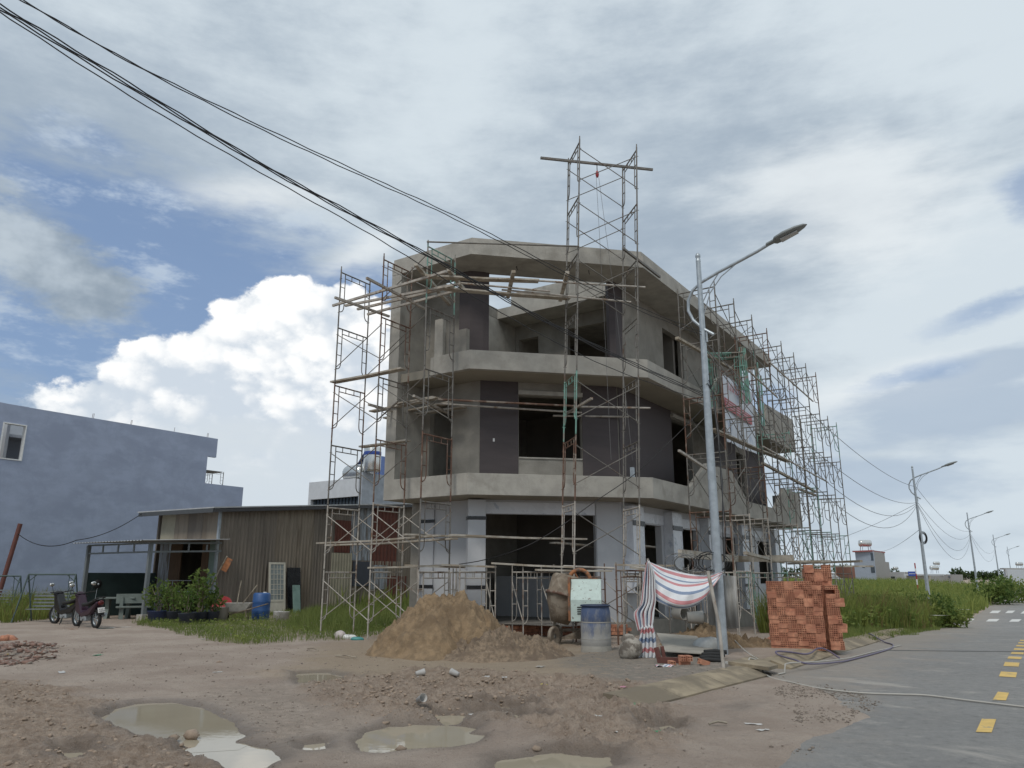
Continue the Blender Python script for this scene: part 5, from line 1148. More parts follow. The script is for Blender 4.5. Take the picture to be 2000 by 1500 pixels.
onroad([(1425, 1250), (1440, 1270), (1462, 1293), (1490, 1310), (1508, 1320)], 0.009, 'thin cable from the lamp post over the small sand heap', PALE)

# ------------------------------------------------------------------ left side: blue building, shed, yard things
BLUEW = mat('blue_grey_wall_paint', (0.335, 0.38, 0.495), 0.9, 0.07, 1.2, 0.2, 10, col2=(0.29, 0.33, 0.435), mixscale=0.5, lo=0.42, hi=0.65, stretch=(1, 1, 1.6), streak=0.2)
bb = thing('blue_building', 'large windowless blue-grey side wall of the neighbouring building', 'building', W(4, 34.3), HROT, worldparts=True)
def wbx(mb, u0, u1, v0, v1, z0, z1):
    q = [W(u0, v0), W(u1, v0), W(u1, v1), W(u0, v1)]; return mb.prism([(p.x, p.y) for p in q], z0, z1)
mb = MB(); bw = [(-30, -1.70, 0, 10.02), (-0.62, 10.1, 0, 10.0), (-1.70, -0.62, 0, 7.22), (-1.70, -0.62, 9.04, 10.01)]
for u0, u1, z0, z1 in bw: wbx(mb, u0, u1, 34.3, 34.5, z0, z1)
wbx(mb, 10.1, 10.72, 34.3, 34.5, 8.80, 10.0); wbx(mb, 10.1, 12.95, 34.3, 34.5, 0, 7.12)
mb.build('side_wall', BLUEW, bb)
mb = MB(); wbx(mb, -30, 10.0, 34.7, 44, 0, 9.6); mb.build('rear_block', mat('grey_render_far', (0.3, 0.3, 0.3), 0.9), bb) if False else None
mb = MB(); wbx(mb, -30, -7, 34.51, 44, 9.7, 9.9); wbx(mb, 3.5, 10.1, 34.51, 44, 9.7, 9.9); wbx(mb, 10.101, 12.9, 34.51, 44, 6.9, 7.0); wbx(mb, -30, 10.0, 34.51, 44, 6.3, 6.5); mb.build('slab', CONC2, bb)  # roof slab left open over the window room to let sky light in
mb = MB(); wbx(mb, -7, 3.4, 37.6, 37.75, 6.51, 9.6); wbx(mb, -1.05, -0.9, 35.4, 37.59, 6.51, 9.6); mb.build('inner_wall', WHITE, bb)
mb = MB(); wbx(mb, -7, 3.4, 36.4, 37.59, 8.7, 8.85); mb.build('inner_beam', WHITE, bb)
mb = MB(); wbx(mb, 9.9, 10.1, 34.51, 44, 0.0, 9.69); mb.build('front_wall', WHITE, bb); mb = MB(); wbx(mb, -30, 10, 43.9, 44.1, 0, 9.69); mb.build('far_wall', WHITE, bb)
fr = MB()
for u0, u1, z0, z1 in ((-1.72, -1.66, 7.2, 9.06), (-0.66, -0.60, 7.2, 9.06), (-1.66, -0.66, 9.0, 9.06), (-1.66, -0.66, 7.2, 7.26)): wbx(fr, u0, u1, 34.26, 34.52, z0, z1)
fr.build('window_frame', WPLAST, bb)
# short rebar stubs on the roof edge
for k, x in enumerate((180, 182.5, 255, 257, 340, 404, 406)):
    p = PV(x, 785 + x * 0.1725, 34.4); q = W(p.x, 34.4, 9.98); MB().tube([q, q + Vector((0.02, 0, 0.3))], 0.012, 4).build('rebar', STEELR, bb)
rf = thing('scaffold', 'small scaffold frame on the roof terrace of the blue building', 'scaffold', W(11.2, 36, 7.12), HROT)
for y in (0, 1.2): place(FM[0], 'frame', rf, T3(0, y, 0) @ Matrix.Rotation(0, 4, 'Z') @ Matrix.Diagonal((1.2, 1, 0.62, 1)))
MB().box(0, 1.3, 0, 1.2, 1.05, 1.09).build('deck', STEEL, rf, world=False)
# shed
sh = thing('tin_shed', 'brown corrugated tin shed with mono-pitch roof left of the house', 'shed', W(5, 19.5), HROT, worldparts=True)
TIN1 = mat('brown_tin', (0.20, 0.17, 0.14), 0.75, 0.12, 2, col2=(0.15, 0.127, 0.105), mixscale=1.0, stretch=(2, 2, 0.3)); TIN2 = mat('tan_tin', (0.25, 0.21, 0.165), 0.75, 0.12, 2, col2=(0.18, 0.145, 0.11), mixscale=1.2, stretch=(2, 2, 0.3))
TINR = mat('rust_red_tin', (0.115, 0.038, 0.026), 0.8, 0.2, 3); TING = mat('galvanised_tin', (0.30, 0.33, 0.37), 0.55, 0.15, 4, col2=(0.15, 0.13, 0.115), mixscale=2.5, stretch=(3, 3, 0.4)); TINB = mat('beige_tin', (0.34, 0.31, 0.235), 0.75, 0.1, 2)
VS = 17.75
def ztop(u_): return 4.00 + 0.088 * (u_ + 0.3)
def sheet(u0, u1, z0, z1, m, off=0.0, pitch=0.17, name='wall_sheet'):
    a, b_ = W(u0, VS - off), W(u1, VS - off)
    mb = corrug(a, b_, z0, z1 if not callable(z1) else (lambda t: z1(u0 + (u1 - u0) * t)), pitch, 0.026)
    return mb.build(name, m, sh)
for k, (u0, u1, m) in enumerate([(-0.4, 1.05, TIN1), (1.0, 2.25, TIN1), (2.2, 3.35, TIN2), (3.3, 4.35, TIN2), (4.3, 5.4, TIN1), (5.35, 6.6, TIN1)]): sheet(u0, u1, -0.05, ztop, m, 0.004 * (k % 2))
sheet(5.5, 6.5, 2.52, 3.95, TINR, 0.03); sheet(5.37, 6.6, 0.0, 2.5, TINB, 0.035)
sheet(6.52, 7.78, 2.2, ztop, TING, 0.0, 0.2); sheet(7.8, 9.6, 1.9, ztop, TINR, 0.01, 0.25); sheet(9.62, 12.5, 0.0, ztop, TIN1, 0.0); sheet(6.62, 12.4, -0.05, 2.18, TIN2, 0.02); sheet(7.9, 9.0, 0.9, 2.0, TING, 0.05, 0.2)
sheet(9.0, 10.4, 0.0, 1.5, TINR, 0.045, 0.25)
wi = MB(); wbx(wi, 6.68, 7.86, VS - 0.10, VS - 0.06, 1.05, 2.15); wo = wi.build('window', mat('dark_louvre', (0.03, 0.035, 0.05), 0.5), sh)
for k in range(5): mb = MB(); wbx(mb, 6.68, 7.86, VS - 0.115, VS - 0.102, 1.1 + k * 0.23, 1.14 + k * 0.23); mb.build('louvre_bar', mat('louvre_bar_%d' % k, (0.09, 0.10, 0.13), 0.5), wo)
mb = MB(); mb.extr([W(-0.95, VS - 0.25, ztop(-0.95) + 0.06), W(12.8, VS - 0.25, ztop(12.8) + 0.06), W(12.8, 22.6, ztop(12.8) + 0.10), W(-0.95, 22.6, ztop(-0.95) + 0.10)], (0, 0, 0.05)); mb.build('roof', mat('pale_roof_tin', (0.42, 0.43, 0.44), 0.5), sh)
mb = MB(); mb.beam(W(-0.9, VS - 0.22, ztop(-0.9) - 0.03), W(12.6, VS - 0.22, ztop(12.6) - 0.03), 0.06, 0.12); mb.build('eave_beam', plain('dark_steel', (0.05, 0.05, 0.055), 0.6), sh)
mb = MB(); mb.beam(W(-0.93, VS - 0.22, ztop(-0.9) - 0.02), W(-0.93, 22.5, ztop(-0.9) + 0.02), 0.06, 0.16); mb.build('fascia', plain('dark_fascia', (0.07, 0.075, 0.08), 0.6), sh)
mb = MB(); wbx(mb, -0.5, -0.42, VS - 0.05, VS + 0.06, 0, 4.0); mb.build('corner_post', GALV, sh)
for k, (v0, v1, m) in enumerate([(18.0, 18.95, TIN2), (18.96, 19.9, TIN1), (19.91, 20.8, TIN2), (20.81, 21.75, TINB)]):
    mb = MB(); wbx(mb, -0.35, -0.30, v0, v1, 2.82, 3.95); mb.build('front_panel', m, sh)
FRW = mat('brown_board', (0.12, 0.075, 0.045), 0.8, 0.2, 4, stretch=(4, 4, 0.5))
for v0, v1, m in ((20.25, 21.0, FRW), (18.45, 18.9, FRW), (21.01, 21.75, TING)): mb = MB(); wbx(mb, -0.30, -0.25, v0, v1, 0, 2.81); mb.build('front_panel', m, sh)
mb = MB(); wbx(mb, -0.36, -0.1, 18.0, 18.35, 0, 2.81); mb.build('mint_pillar', mat('faded_mint', (0.20, 0.27, 0.25), 0.8), sh)
mb = MB(); wbx(mb, 3.4, 3.5, 18, 22, 0, 4.1); mb.build('inner_wall', DARKIN, sh); mb = MB(); wbx(mb, -0.3, 12.5, 22.0, 22.1, 0, 4.1); mb.build('rear_wall', TIN1, sh)
# carport
cp = thing('carport', 'open steel carport with tin roof in front of the shed', 'carport', W(-2, 19.5), HROT, worldparts=True); GST = plain('grey_steel_post', (0.20, 0.22, 0.23), 0.55, 0.3)
for u_, v_ in ((-3.27, 17.58), (-3.3, 21.6)): mb = MB(); wbx(mb, u_ - 0.06, u_ + 0.06, v_ - 0.06, v_ + 0.06, 0, 2.62); mb.build('post', GST, cp)
fb = MB(); wbx(fb, -3.42, -3.12, 17.42, 17.74, 0, 0.22); fb.build('footing', CEM, cp)
for z in (2.62, 2.32):
    mb = MB(); mb.beam(W(-3.3, 17.55, z), W(-3.3, 21.65, z), 0.05, 0.06); mb.build('beam', GST, cp); mb = MB(); mb.beam(W(-3.3, 17.55, z), W(-0.42, 17.55, z + 0.1), 0.05, 0.06); mb.build('beam', GST, cp)
for k in range(1, 4): mb = MB(); mb.beam(W(-3.3, 17.55 + k * 1.02, 2.35), W(-3.3, 17.55 + k * 1.02, 2.60), 0.05, 0.05, (1, 0, 0)); mb.build('web', GST, cp); mb = MB(); mb.beam(W(-3.3 + k * 0.75, 17.55, 2.37), W(-3.3 + k * 0.75, 17.55, 2.64), 0.05, 0.05, (1, 0, 0)); mb.build('web', GST, cp)
mb = corrug(W(-3.75, 17.3), W(-3.75, 22.0), 0, 1, 0.2, 0.02); n_ = len(mb.v) // 2
for i in range(n_):
    x, y, z = mb.v[2 * i]; o_ = math.sin(2 * math.pi * (i / 6)) * 0.018; mb.v[2 * i] = (x, y, 2.70 + o_); q = Vector((x, y, 0)) + HU * 3.5; mb.v[2 * i + 1] = (q.x, q.y, 2.86 + o_)
mb.build('roof_sheet', mat('carport_tin', (0.36, 0.37, 0.38), 0.5), cp)
mb = MB(); wbx(mb, -3.25, -0.45, 21.62, 21.72, 0, 1.62); mb.build('low_wall', DGREEN, cp)
fn = thing('wall_fan', 'black fan mounted on the low green carport wall', 'fan', W(-2.85, 21.5, 1.2), HROT)
MB().lathe([(0.001, -0.05), (0.14, -0.05), (0.17, 0), (0.14, 0.06), (0.001, 0.06)], 16, (0, 0, 0), 'Y').build('cage', RUBBER, fn, world=False); MB().tube([(0, -0.02, -0.1), (-0.05, -0.02, -0.75)], 0.012, 5).build('stem', GALV, fn, world=False); MB().sphere((0, -0.06, 0), 0.04, 8, 6).build('hub', GALV, fn, world=False)
# white building with water tanks behind the shed
wb = thing('white_building', 'flat white building with dark window strip behind the shed', 'building', W(18, 27), HROT, worldparts=True)
PWH = mat('pale_paint', (0.58, 0.60, 0.63), 0.8, 0.05)
mb = MB(); wbx(mb, 16, 16.25, 26.9, 31.5, 6.4, 7.55); wbx(mb, 16.3, 22, 27.0, 31.3, 0, 7.0); wbx(mb, 16, 16.3, 31.25, 31.5, 0, 6.399); mb.build('wall', PWH, wb)
mb = MB(); wbx(mb, 16.0, 22, 26.6, 26.89, 0, 7.9); mb.build('grey_side_wall', mat('grey_blue_render', (0.33, 0.36, 0.40), 0.9, 0.15, 2), wb)
for k in range(1): mb = MB(); wbx(mb, 16.22, 16.28, 26.95, 31.2, 5.6, 6.38); g_ = mb.build('window_strip', GLASS, wb)
for k in range(14): mb = MB(); wbx(mb, 16.15, 16.2, 27.0 + k * 0.3, 27.03 + k * 0.3, 5.6, 6.38); mb.build('window_bar', BLACK, wb)
INOX = mat('stainless_steel', (0.62, 0.62, 0.60), 0.25, 0.05, 4, metal=0.9)
tk = thing('water_tank', 'upright stainless water tank with blue band on the white building', 'water tank', W(16.6, 26.4, 7.95), HROT)
MB().lathe([(0, 1.75), (0.2, 1.72), (0.52, 1.55), (0.55, 1.5), (0.55, 0.1), (0.5, 0.0), (0, 0)], 22).build('shell', INOX, tk, world=False); MB().lathe([(0.556, 1.05), (0.56, 1.06), (0.56, 1.27), (0.556, 1.28)], 22).build('blue_band', plain('band_blue', (0.03, 0.07, 0.30)), tk, world=False)
for k in range(3): a = k * 2.1; MB().tube([(0.45 * math.cos(a), 0.45 * math.sin(a), -0.4), (0.45 * math.cos(a), 0.45 * math.sin(a), 0.02)], 0.03, 5).build('leg', GALV, tk, world=False)
t2 = thing('water_tank', 'stainless water tank lying on its side left of the upright one', 'water tank', W(16.8, 28.0, 7.02), HROT)
MB().lathe([(0, -0.9), (0.3, -0.87), (0.55, -0.7), (0.58, -0.6), (0.58, 0.6), (0.55, 0.7), (0.3, 0.87), (0, 0.9)], 22, (0, 0, 0.95), 'Y').build('shell', INOX, t2, world=False)
for y in (-0.5, 0.5): MB().beam((-0.4, y, 0.0), (-0.25, y, 0.5), 0.05, 0.05).build('leg', GALV, t2, world=False); MB().beam((0.4, y, 0.0), (0.25, y, 0.5), 0.05, 0.05).build('leg', GALV, t2, world=False)
RP_ = PU(716, 889, 22); rfh = thing('gabled_roof', 'blue tiled gable roof behind the water tanks', 'roof', W(22, RP_.y - 0.1, RP_.z - 2.9), HROT); BT = mat('blue_roof_tile', (0.04, 0.08, 0.22), 0.5, 0.2, 3)
MB().extr([(0, -2.2, 0), (0, 2.4, 0.0), (0, 0.1, 2.9)], (0.2, 0, 0)).build('gable', PWH, rfh, world=False)
for r_ in range(9):
    t = r_ / 9; MB().extr([(-0.3, 0.1 - 2.6 * t, 2.98 - 3.2 * t), (-0.3, 0.1 - 2.6 * (t + 0.13), 2.94 - 3.2 * (t + 0.13)), (8, 0.1 - 2.6 * (t + 0.13), 2.94 - 3.2 * (t + 0.13)), (8, 0.1 - 2.6 * t, 2.98 - 3.2 * t)], (0, 0, 0.06)).build('tile_course', BT, rfh, world=False)
MB().extr([(-0.3, 0.1, 2.98), (8, 0.1, 2.98), (8, 2.7, -0.2), (-0.3, 2.7, -0.2)], (0, 0, 0.06)).build('roof_slope', BT, rfh, world=False)
# motorbikes
def motorbike(p, heading, label, platem, seatm, body, lean=0.0):
    o = thing('motorbike', label, 'motorbike', p, heading, 'motorbikes'); o.rotation_euler = (lean, 0, heading)     # local +x is forward
    for x, nm in ((-0.62, 'wheel'), (0.62, 'wheel')):
        mb = MB(); mb.lathe([(0.20, -0.035), (0.26, -0.045), (0.285, -0.02), (0.285, 0.02), (0.26, 0.045), (0.20, 0.035)], 22, (x, 0, 0.285), 'Y'); w_ = mb.build('wheel', RUBBER, o, world=False)
        mb = MB()
        for k in range(5): a = k * 2 * math.pi / 5; mb.beam((x, 0, 0.285), (x + 0.2 * math.cos(a), 0, 0.285 + 0.2 * math.sin(a)), 0.03, 0.02, (0, 1, 0))
        mb.lathe([(0.19, -0.02), (0.21, -0.02), (0.21, 0.02), (0.19, 0.02)], 20, (x, 0, 0.285), 'Y'); mb.build('rim', GALV, w_, world=False)
    MB().tube([(0.62, 0.07, 0.285), (0.42, 0.06, 0.85)], 0.025, 6).build('fork', GALV, o, world=False); MB().tube([(0.62, -0.07, 0.285), (0.42, -0.06, 0.85)], 0.025, 6).build('fork', GALV, o, world=False)
    mb = MB(); mb.extr([(0.50, -0.13, 0.48), (0.52, -0.13, 0.92), (0.36, -0.13, 0.98), (0.10, -0.13, 0.48), (-0.25, -0.13, 0.55), (-0.85, -0.13, 0.80), (-0.85, -0.13, 0.68), (-0.45, -0.13, 0.40), (0.10, -0.13, 0.30)], (0, 0.26, 0)); mb.build('body', body, o, world=False, bevel=0.04)
    mb = MB(); mb.extr([(0.10, -0.14, 0.72), (-0.30, -0.14, 0.76), (-0.80, -0.14, 0.86), (-0.82, -0.14, 0.80), (-0.30, -0.14, 0.66), (0.05, -0.14, 0.62)], (0, 0.28, 0)); mb.build('seat', seatm, o, world=False, bevel=0.03)
    MB().tube([(-0.62, -0.12, 0.82), (-0.95, -0.10, 0.90), (-0.95, 0.10, 0.90), (-0.62, 0.12, 0.82)], 0.016, 6).build('grab_rail', RUBBER, o, world=False)
    MB().sphere((-0.88, 0, 0.74), 0.09, 10, 7, (0.6, 1, 0.8)).build('tail_light', plain('tail_red_%s' % label[:4], (0.10, 0.008, 0.01), 0.3), o, world=False)
    mb = MB(); mb.extr([(-0.955, -0.10, 0.47), (-0.955, 0.10, 0.47), (-0.90, 0.10, 0.61), (-0.90, -0.10, 0.61)], (-0.006, 0, 0)); pt = mb.build('number_plate', platem, o, world=False)
    for i in range(2):                                     # digits too blurred to read: plain dark strokes in two rows
        for j in range(4):
            y = 0.07 - j * 0.043; z = 0.565 - i * 0.055; xx = -0.962 + (z - 0.54) * 0.393; MB().extr([(xx - 0.003, y, z - 0.017), (xx - 0.003, y - 0.022, z - 0.017), (xx + 0.009, y - 0.022, z + 0.017), (xx + 0.009, y, z + 0.017)], (-0.003, 0, 0)).build('dark_stroke', GREYW, pt, world=False)
    mb = MB(); mb.extr([(-0.60, -0.07, 0.60), (-0.95, -0.07, 0.44), (-0.95, -0.07, 0.40), (-0.60, -0.07, 0.57)], (0, 0.14, 0)); mb.build('mudguard', RUBBER, o, world=False)
    MB().tube([(-0.1, -0.16, 0.26), (-0.45, -0.17, 0.30), (-0.85, -0.17, 0.40)], [0.025, 0.045, 0.045], 8).build('exhaust', GALV, o, world=False)
    MB().box(-0.15, 0.2, -0.11, 0.11, 0.2, 0.44).build('engine', GALV, o, world=False, bevel=0.03)
    MB().tube([(0.30, -0.36, 1.02), (0.38, -0.15, 1.0), (0.40, 0, 0.97), (0.38, 0.15, 1.0), (0.30, 0.36, 1.02)], 0.016, 6).build('handlebar', RUBBER, o, world=False)
    MB().sphere((0.47, 0, 0.95), 0.13, 10, 7, (0.7, 1.2, 0.8)).build('headlight_cowl', body, o, world=False)
    for s in (-1, 1):
        MB().tube([(0.34, s * 0.24, 1.01), (0.32, s * 0.30, 1.22)], 0.008, 5).build('mirror_stem', RUBBER, o, world=False); MB().sphere((0.32, s * 0.31, 1.26), 0.07, 10, 6, (0.3, 1.2, 0.8)).build('mirror', INOX, o, world=False)
    MB().tube([(-0.05, 0.12, 0.28), (-0.10, 0.28, 0.0)], 0.012, 5).build('kick_stand', RUBBER, o, world=False)
    return o
pr_ = Gs(187, 1228); pl_ = Gs(143, 1222); hd = R(142)
hv_ = Vector((math.cos(hd), math.sin(hd), 0))
motorbike(pr_ + hv_ * 0.62, hd, 'dark motorbike with white plate, right of the parked pair', plain('plate_white', (0.7, 0.7, 0.68)), RUBBER, mat('dark_purple_paint', (0.035, 0.015, 0.03), 0.3), R(-5))
motorbike(pl_ + hv_ * 0.55 + Vector((-0.05, 0.1, 0)), hd + R(8), 'black motorbike with yellowish plate, left of the parked pair', plain('plate_cream', (0.62, 0.60, 0.40)), RUBBER, mat('black_paint', (0.012, 0.012, 0.014), 0.3), R(-5))
# garden swing
def swing(c, rz, label, w=1.7, h=1.6):
    o = thing('garden_swing', label, 'swing', c, rz); SW = plain('swing_green', (0.06, 0.09, 0.085), 0.6)
    for x in (0, w):
        MB().tube([(x, -0.55, 0), (x, 0, h)], 0.025, 6).build('post', SW, o, world=False); MB().tube([(x, 0.55, 0), (x, 0, h)], 0.025, 6).build('post', SW, o, world=False)
        s = 1 if x == 0 else -1; MB().tube([(x + s * 0.3, 0, h), (x, 0, h - 0.25)], 0.015, 5).build('gusset', SW, o, world=False)
        MB().tube([(x + s * 0.22, 0, h), (x + s * 0.18, 0, 0.45)], 0.012, 5).build('hanger', SW, o, world=False)
    MB().tube([(0, 0, h), (w, 0, h)], 0.028, 6).build('top_rail', SW, o, world=False)
    for k in range(5): MB().box(0.18, w - 0.18, 0.18 + 0.01 * k, 0.20 + 0.01 * k, 0.5 + k * 0.11, 0.55 + k * 0.11).build('back_slat', GST, o, world=False)
    for k in range(4): MB().box(0.18, w - 0.18, -0.2 + k * 0.1, -0.12 + k * 0.1, 0.42, 0.44).build('seat_slat', GST, o, world=False)
    return o
g1 = Gs(42, 1216); swing(g1, 0.0, 'green metal garden swing left of the motorbikes', 1.6, 1.55)
g2 = Gs(-40, 1205); swing(g2, 0.1, 'second swing frame cut off by the left edge', 1.25, 1.5)
pp = Gs(-14, 1200); single(MB().tube([pp, pp + Vector((0.55, 0, 3.6))], 0.09, 8), 'red_post', mat('red_brown_paint', (0.14, 0.055, 0.045), 0.8), 'leaning reddish post at the left edge of the yard', 'post')
q0, q1 = pp + Vector((0.5, 0, 3.2)), W(-0.95, 22.3, 4.0); cable(catenary(q0, W(-3.6, 22.0, 2.82), 0.35), 0.016, 'sagging cable from the leaning post to the carport', CABLE, None); cable(catenary(W(-3.6, 22.0, 2.82), q1, 0.2), 0.016, 'cable from the carport roof up to the shed eave', CABLE, None)
# stone table and benches under the carport
STN = mat('greenish_terrazzo', (0.16, 0.19, 0.175), 0.7, 0.12, 5)
def bench(c, rz, label):
    o = thing('stone_bench', label, 'bench', c, rz, 'stone benches'); MB().box(-0.55, 0.55, -0.2, 0.2, 0.40, 0.46).build('seat', STN, o, world=False, bevel=0.01); MB().extr([(-0.55, 0.20, 0.55), (0.55, 0.20, 0.55), (0.55, 0.27, 0.88), (-0.55, 0.27, 0.88)], (0, 0.05, 0)).build('backrest', STN, o, world=False)
    for x in (-0.38, 0.38): MB().extr([(x - 0.05, -0.16, 0), (x - 0.05, 0.16, 0), (x - 0.05, 0.26, 0.8), (x - 0.05, 0.20, 0.8), (x - 0.05, 0.1, 0.4), (x - 0.05, -0.1, 0.4)], (0.1, 0, 0)).build('leg', STN, o, world=False)
bench(Gs(258, 1210), 0.6, 'stone bench with back at the carport post'); bench(Gs(222, 1203) + Vector((0, 1.4, 0)), 0.0, 'stone bench behind the stone table')
tb = thing('stone_table', 'greenish stone table beside the motorbikes', 'table', Gs(228, 1209), 0.2); MB().box(-0.6, 0.6, -0.3, 0.3, 0.70, 0.76).build('table_top', STN, tb, world=False, bevel=0.01)
for x in (-0.35, 0.35): MB().extr([(x - 0.06, -0.2, 0), (x - 0.06, 0.2, 0), (x - 0.06, 0.08, 0.35), (x - 0.06, 0.2, 0.7), (x - 0.06, -0.2, 0.7), (x - 0.06, -0.08, 0.35)], (0.12, 0, 0)).build('leg', STN, tb, world=False)
# things leaning on or standing before the tin wall
VF = VS - 0.12
def lean_panel(x0, x1, ytop, ybot, off, z0=0.0):
    a = PV(x0, ybot, VF - off); b_ = PV(x1, ybot, VF - off); t = PV(x0, ytop, VF - off * 0.3); return a.x, b_.x, t.z
u0, u1, zt = lean_panel(525, 557, 1113, 1198, 0.25); dr_ = thing('white_door', 'cream panelled glass door leaning on the tin wall', 'door', W(u0, VF - 0.25, 0), HROT); zt = 2.05; w_ = u1 - u0; TILT = Matrix.Rotation(R(-6), 4, 'X'); CRM = plain('cream_aluminium', (0.56, 0.53, 0.45), 0.5)
def dpart(n, x0, x1, z0, z1, m, y0=-0.02, y1=0.02, par=None): mb = MB(); mb.box(x0, x1, y0, y1, z0, z1); mb.xf(TILT); return mb.build(n, m, par or dr_, world=False)
dpart('stile', 0, 0.08, 0, zt, CRM); dpart('stile', w_ - 0.08, w_, 0, zt, CRM); dpart('rail', 0.08, w_ - 0.08, zt - 0.08, zt, CRM); dpart('rail', 0.08, w_ - 0.08, 0.5, 0.58, CRM); dpart('bottom_panel', 0.08, w_ - 0.08, 0.0, 0.5, CRM, -0.01, 0.01); gl_ = dpart('pane', 0.08, w_ - 0.08, 0.58, zt - 0.08, mat('frosted_pane', (0.24, 0.27, 0.27), 0.25), -0.005, 0.005)
for k in range(1, 4): dpart('glazing_bar', 0.08 + k * (w_ - 0.16) / 4 - 0.01, 0.08 + k * (w_ - 0.16) / 4 + 0.01, 0.58, zt - 0.08, CRM, -0.012, -0.006, gl_)
for k in range(1, 7): dpart('glazing_bar', 0.08, w_ - 0.08, 0.58 + k * 0.2 - 0.01, 0.58 + k * 0.2 + 0.01, CRM, -0.014, -0.006, gl_)
def leaner(x0, x1, zt, off, m, nm, lab, ang=-7):
    a = PV(x0, 1198, VF - off); b_ = PV(x1, 1198, VF - off); mb = MB(); mb.box(0, b_.x - a.x, -0.012, 0.012, 0, zt); mb.xf(Matrix.Translation(W(a.x, VF - off, 0)) @ Matrix.Rotation(HROT, 4, 'Z') @ Matrix.Rotation(R(ang), 4, 'X')); return single(mb, nm, m, lab, 'panel')
leaner(562, 588, 1.85, 0.28, BLACK, 'black_panel', 'tall black panel leaning on the tin wall'); leaner(573, 587, 1.15, 0.55, mat('pale_green_glass', (0.20, 0.30, 0.27), 0.3), 'glass_sheet', 'pale green panel leaning on the black panel', -8)
def onwall(x, y, off=0.6): p = Gs(x, y); return p
bd = Gs(508, 1212); o = thing('blue_barrel', 'bright blue plastic barrel beside the white door', 'barrel', bd, 0); BBL = mat('bright_blue_plastic', (0.035, 0.10, 0.27), 0.45, 0.1, 4)
MB().lathe([(0, 0), (0.27, 0), (0.29, 0.04), (0.30, 0.3), (0.31, 0.33), (0.30, 0.36), (0.30, 0.6), (0.31, 0.63), (0.30, 0.66), (0.29, 0.88), (0.25, 0.93), (0, 0.93)], 22).build('body', BBL, o, world=False); MB().lathe([(0, 0.96), (0.06, 0.955), (0.06, 0.93)], 12, (0.1, 0, 0)).build('bung', WPLAST, o, world=False)
wbp = Gs(462, 1215); o = thing('wheelbarrow', 'wheelbarrow with white tray and tools left of the blue barrel', 'wheelbarrow', wbp, R(190)); TRAY = mat('scuffed_white_tray', (0.42, 0.41, 0.38), 0.7, 0.2, 6)
MB().add([(-0.45, -0.3, 0.62), (0.42, -0.3, 0.62), (0.42, 0.3, 0.62), (-0.45, 0.3, 0.62), (-0.25, -0.2, 0.35), (0.25, -0.2, 0.35), (0.25, 0.2, 0.35), (-0.25, 0.2, 0.35)], [(0, 1, 5, 4), (1, 2, 6, 5), (2, 3, 7, 6), (3, 0, 4, 7), (4, 5, 6, 7)]).build('tray', TRAY, o, world=False); MB().lathe([(0.1, -0.04), (0.18, -0.05), (0.2, 0), (0.18, 0.05), (0.1, 0.04)], 16, (0.45, 0, 0.2), 'Y').build('wheel', RUBBER, o, world=False)
for s in (-1, 1): MB().tube([(0.45, s * 0.06, 0.2), (-0.2, s * 0.22, 0.36), (-0.95, s * 0.27, 0.58)], 0.018, 6).build('handle', MUDM, o, world=False); MB().tube([(-0.3, s * 0.22, 0.38), (-0.35, s * 0.24, 0)], 0.016, 6).build('leg', MUDM, o, world=False)
for k, (dx, dy, dz) in enumerate(((0.05, 0, 0.9), (-0.45, 0.05, 0.75))): single(MB().tube([wbp + Vector((-0.05 + 0.1 * k, 0, 0.45)), wbp + Vector((dx if not k else 0.6, 0, 0.45 + dz))], 0.022, 6), 'tool_handle', WOOD, ['upright wooden tool handle in the wheelbarrow', 'slanting wooden tool handle in the wheelbarrow'][k], 'tool')
rb_ = Gs(432, 1208); mb = MB(); mb.lathe([(0, 0), (0.2, 0.0), (0.34, 0.16), (0.36, 0.17), (0.33, 0.15), (0, 0.05)], 20); mb.xf(Matrix.Translation(rb_ + Vector((0, 0.1, 0.38))) @ Matrix.Rotation(R(62), 4, 'X')); single(mb, 'red_basin', REDP, 'red plastic basin tipped on its side among the pots', 'basin')
sgn = Gs(378, 1206); o = thing('leaning_sign', 'rusty signboard on a pole leaning over the potted shrubs', 'sign', sgn, 0); e_ = at(444, 1086, sgn.y) - sgn
MB().tube([(0, 0, 0), tuple(e_)], 0.03, 7).build('pole', WOOD, o, world=False); d_ = e_.normalized(); a_ = e_ * 0.78; n_ = Vector((-d_.z, 0, d_.x))
MB().extr([a_ - n_ * 0.02, e_ * 0.985 - n_ * 0.02, e_ * 0.985 - n_ * 0.26, a_ - n_ * 0.26], (0, 0.03, 0)).build('board', RUSTO, o, world=False)
tf = thing('metal_table_frame', 'thin metal table frame behind the potted plants', 'table frame', Gs(298, 1207) + Vector((0, 0.8, 0)), 0.0)
for x in (0, 1.35):
    for y in (0, 0.6): MB().tube([(x, y, 0), (x, y, 1.35)], 0.016, 6).build('leg', GALV, tf, world=False)
for z in (1.33, 0.92):
    for y in (0, 0.6): MB().tube([(-0.06, y, z), (1.41, y, z)], 0.016, 6).build('rail', GALV, tf, world=False)
sack(Gs(349, 1190) + Vector((0, 0.6, 1.02)), 0.15, (1, 1, 1.1), WPLAST, 'white_bag', 'small white bag on the metal table frame', 'bag', 12)
ca = Gs(284, 1200) + Vector((0, 0.8, 0)); o = thing('foam_box', 'white foam box on a stool behind the carport post', 'box', ca, 0.4); MB().extr([(-0.35, -0.25, 0.62), (0.35, -0.25, 0.70), (0.35, -0.25, 1.0), (-0.2, -0.25, 1.0)], (0, 0.5, 0)).build('box', WPLAST, o, world=False, bevel=0.02)
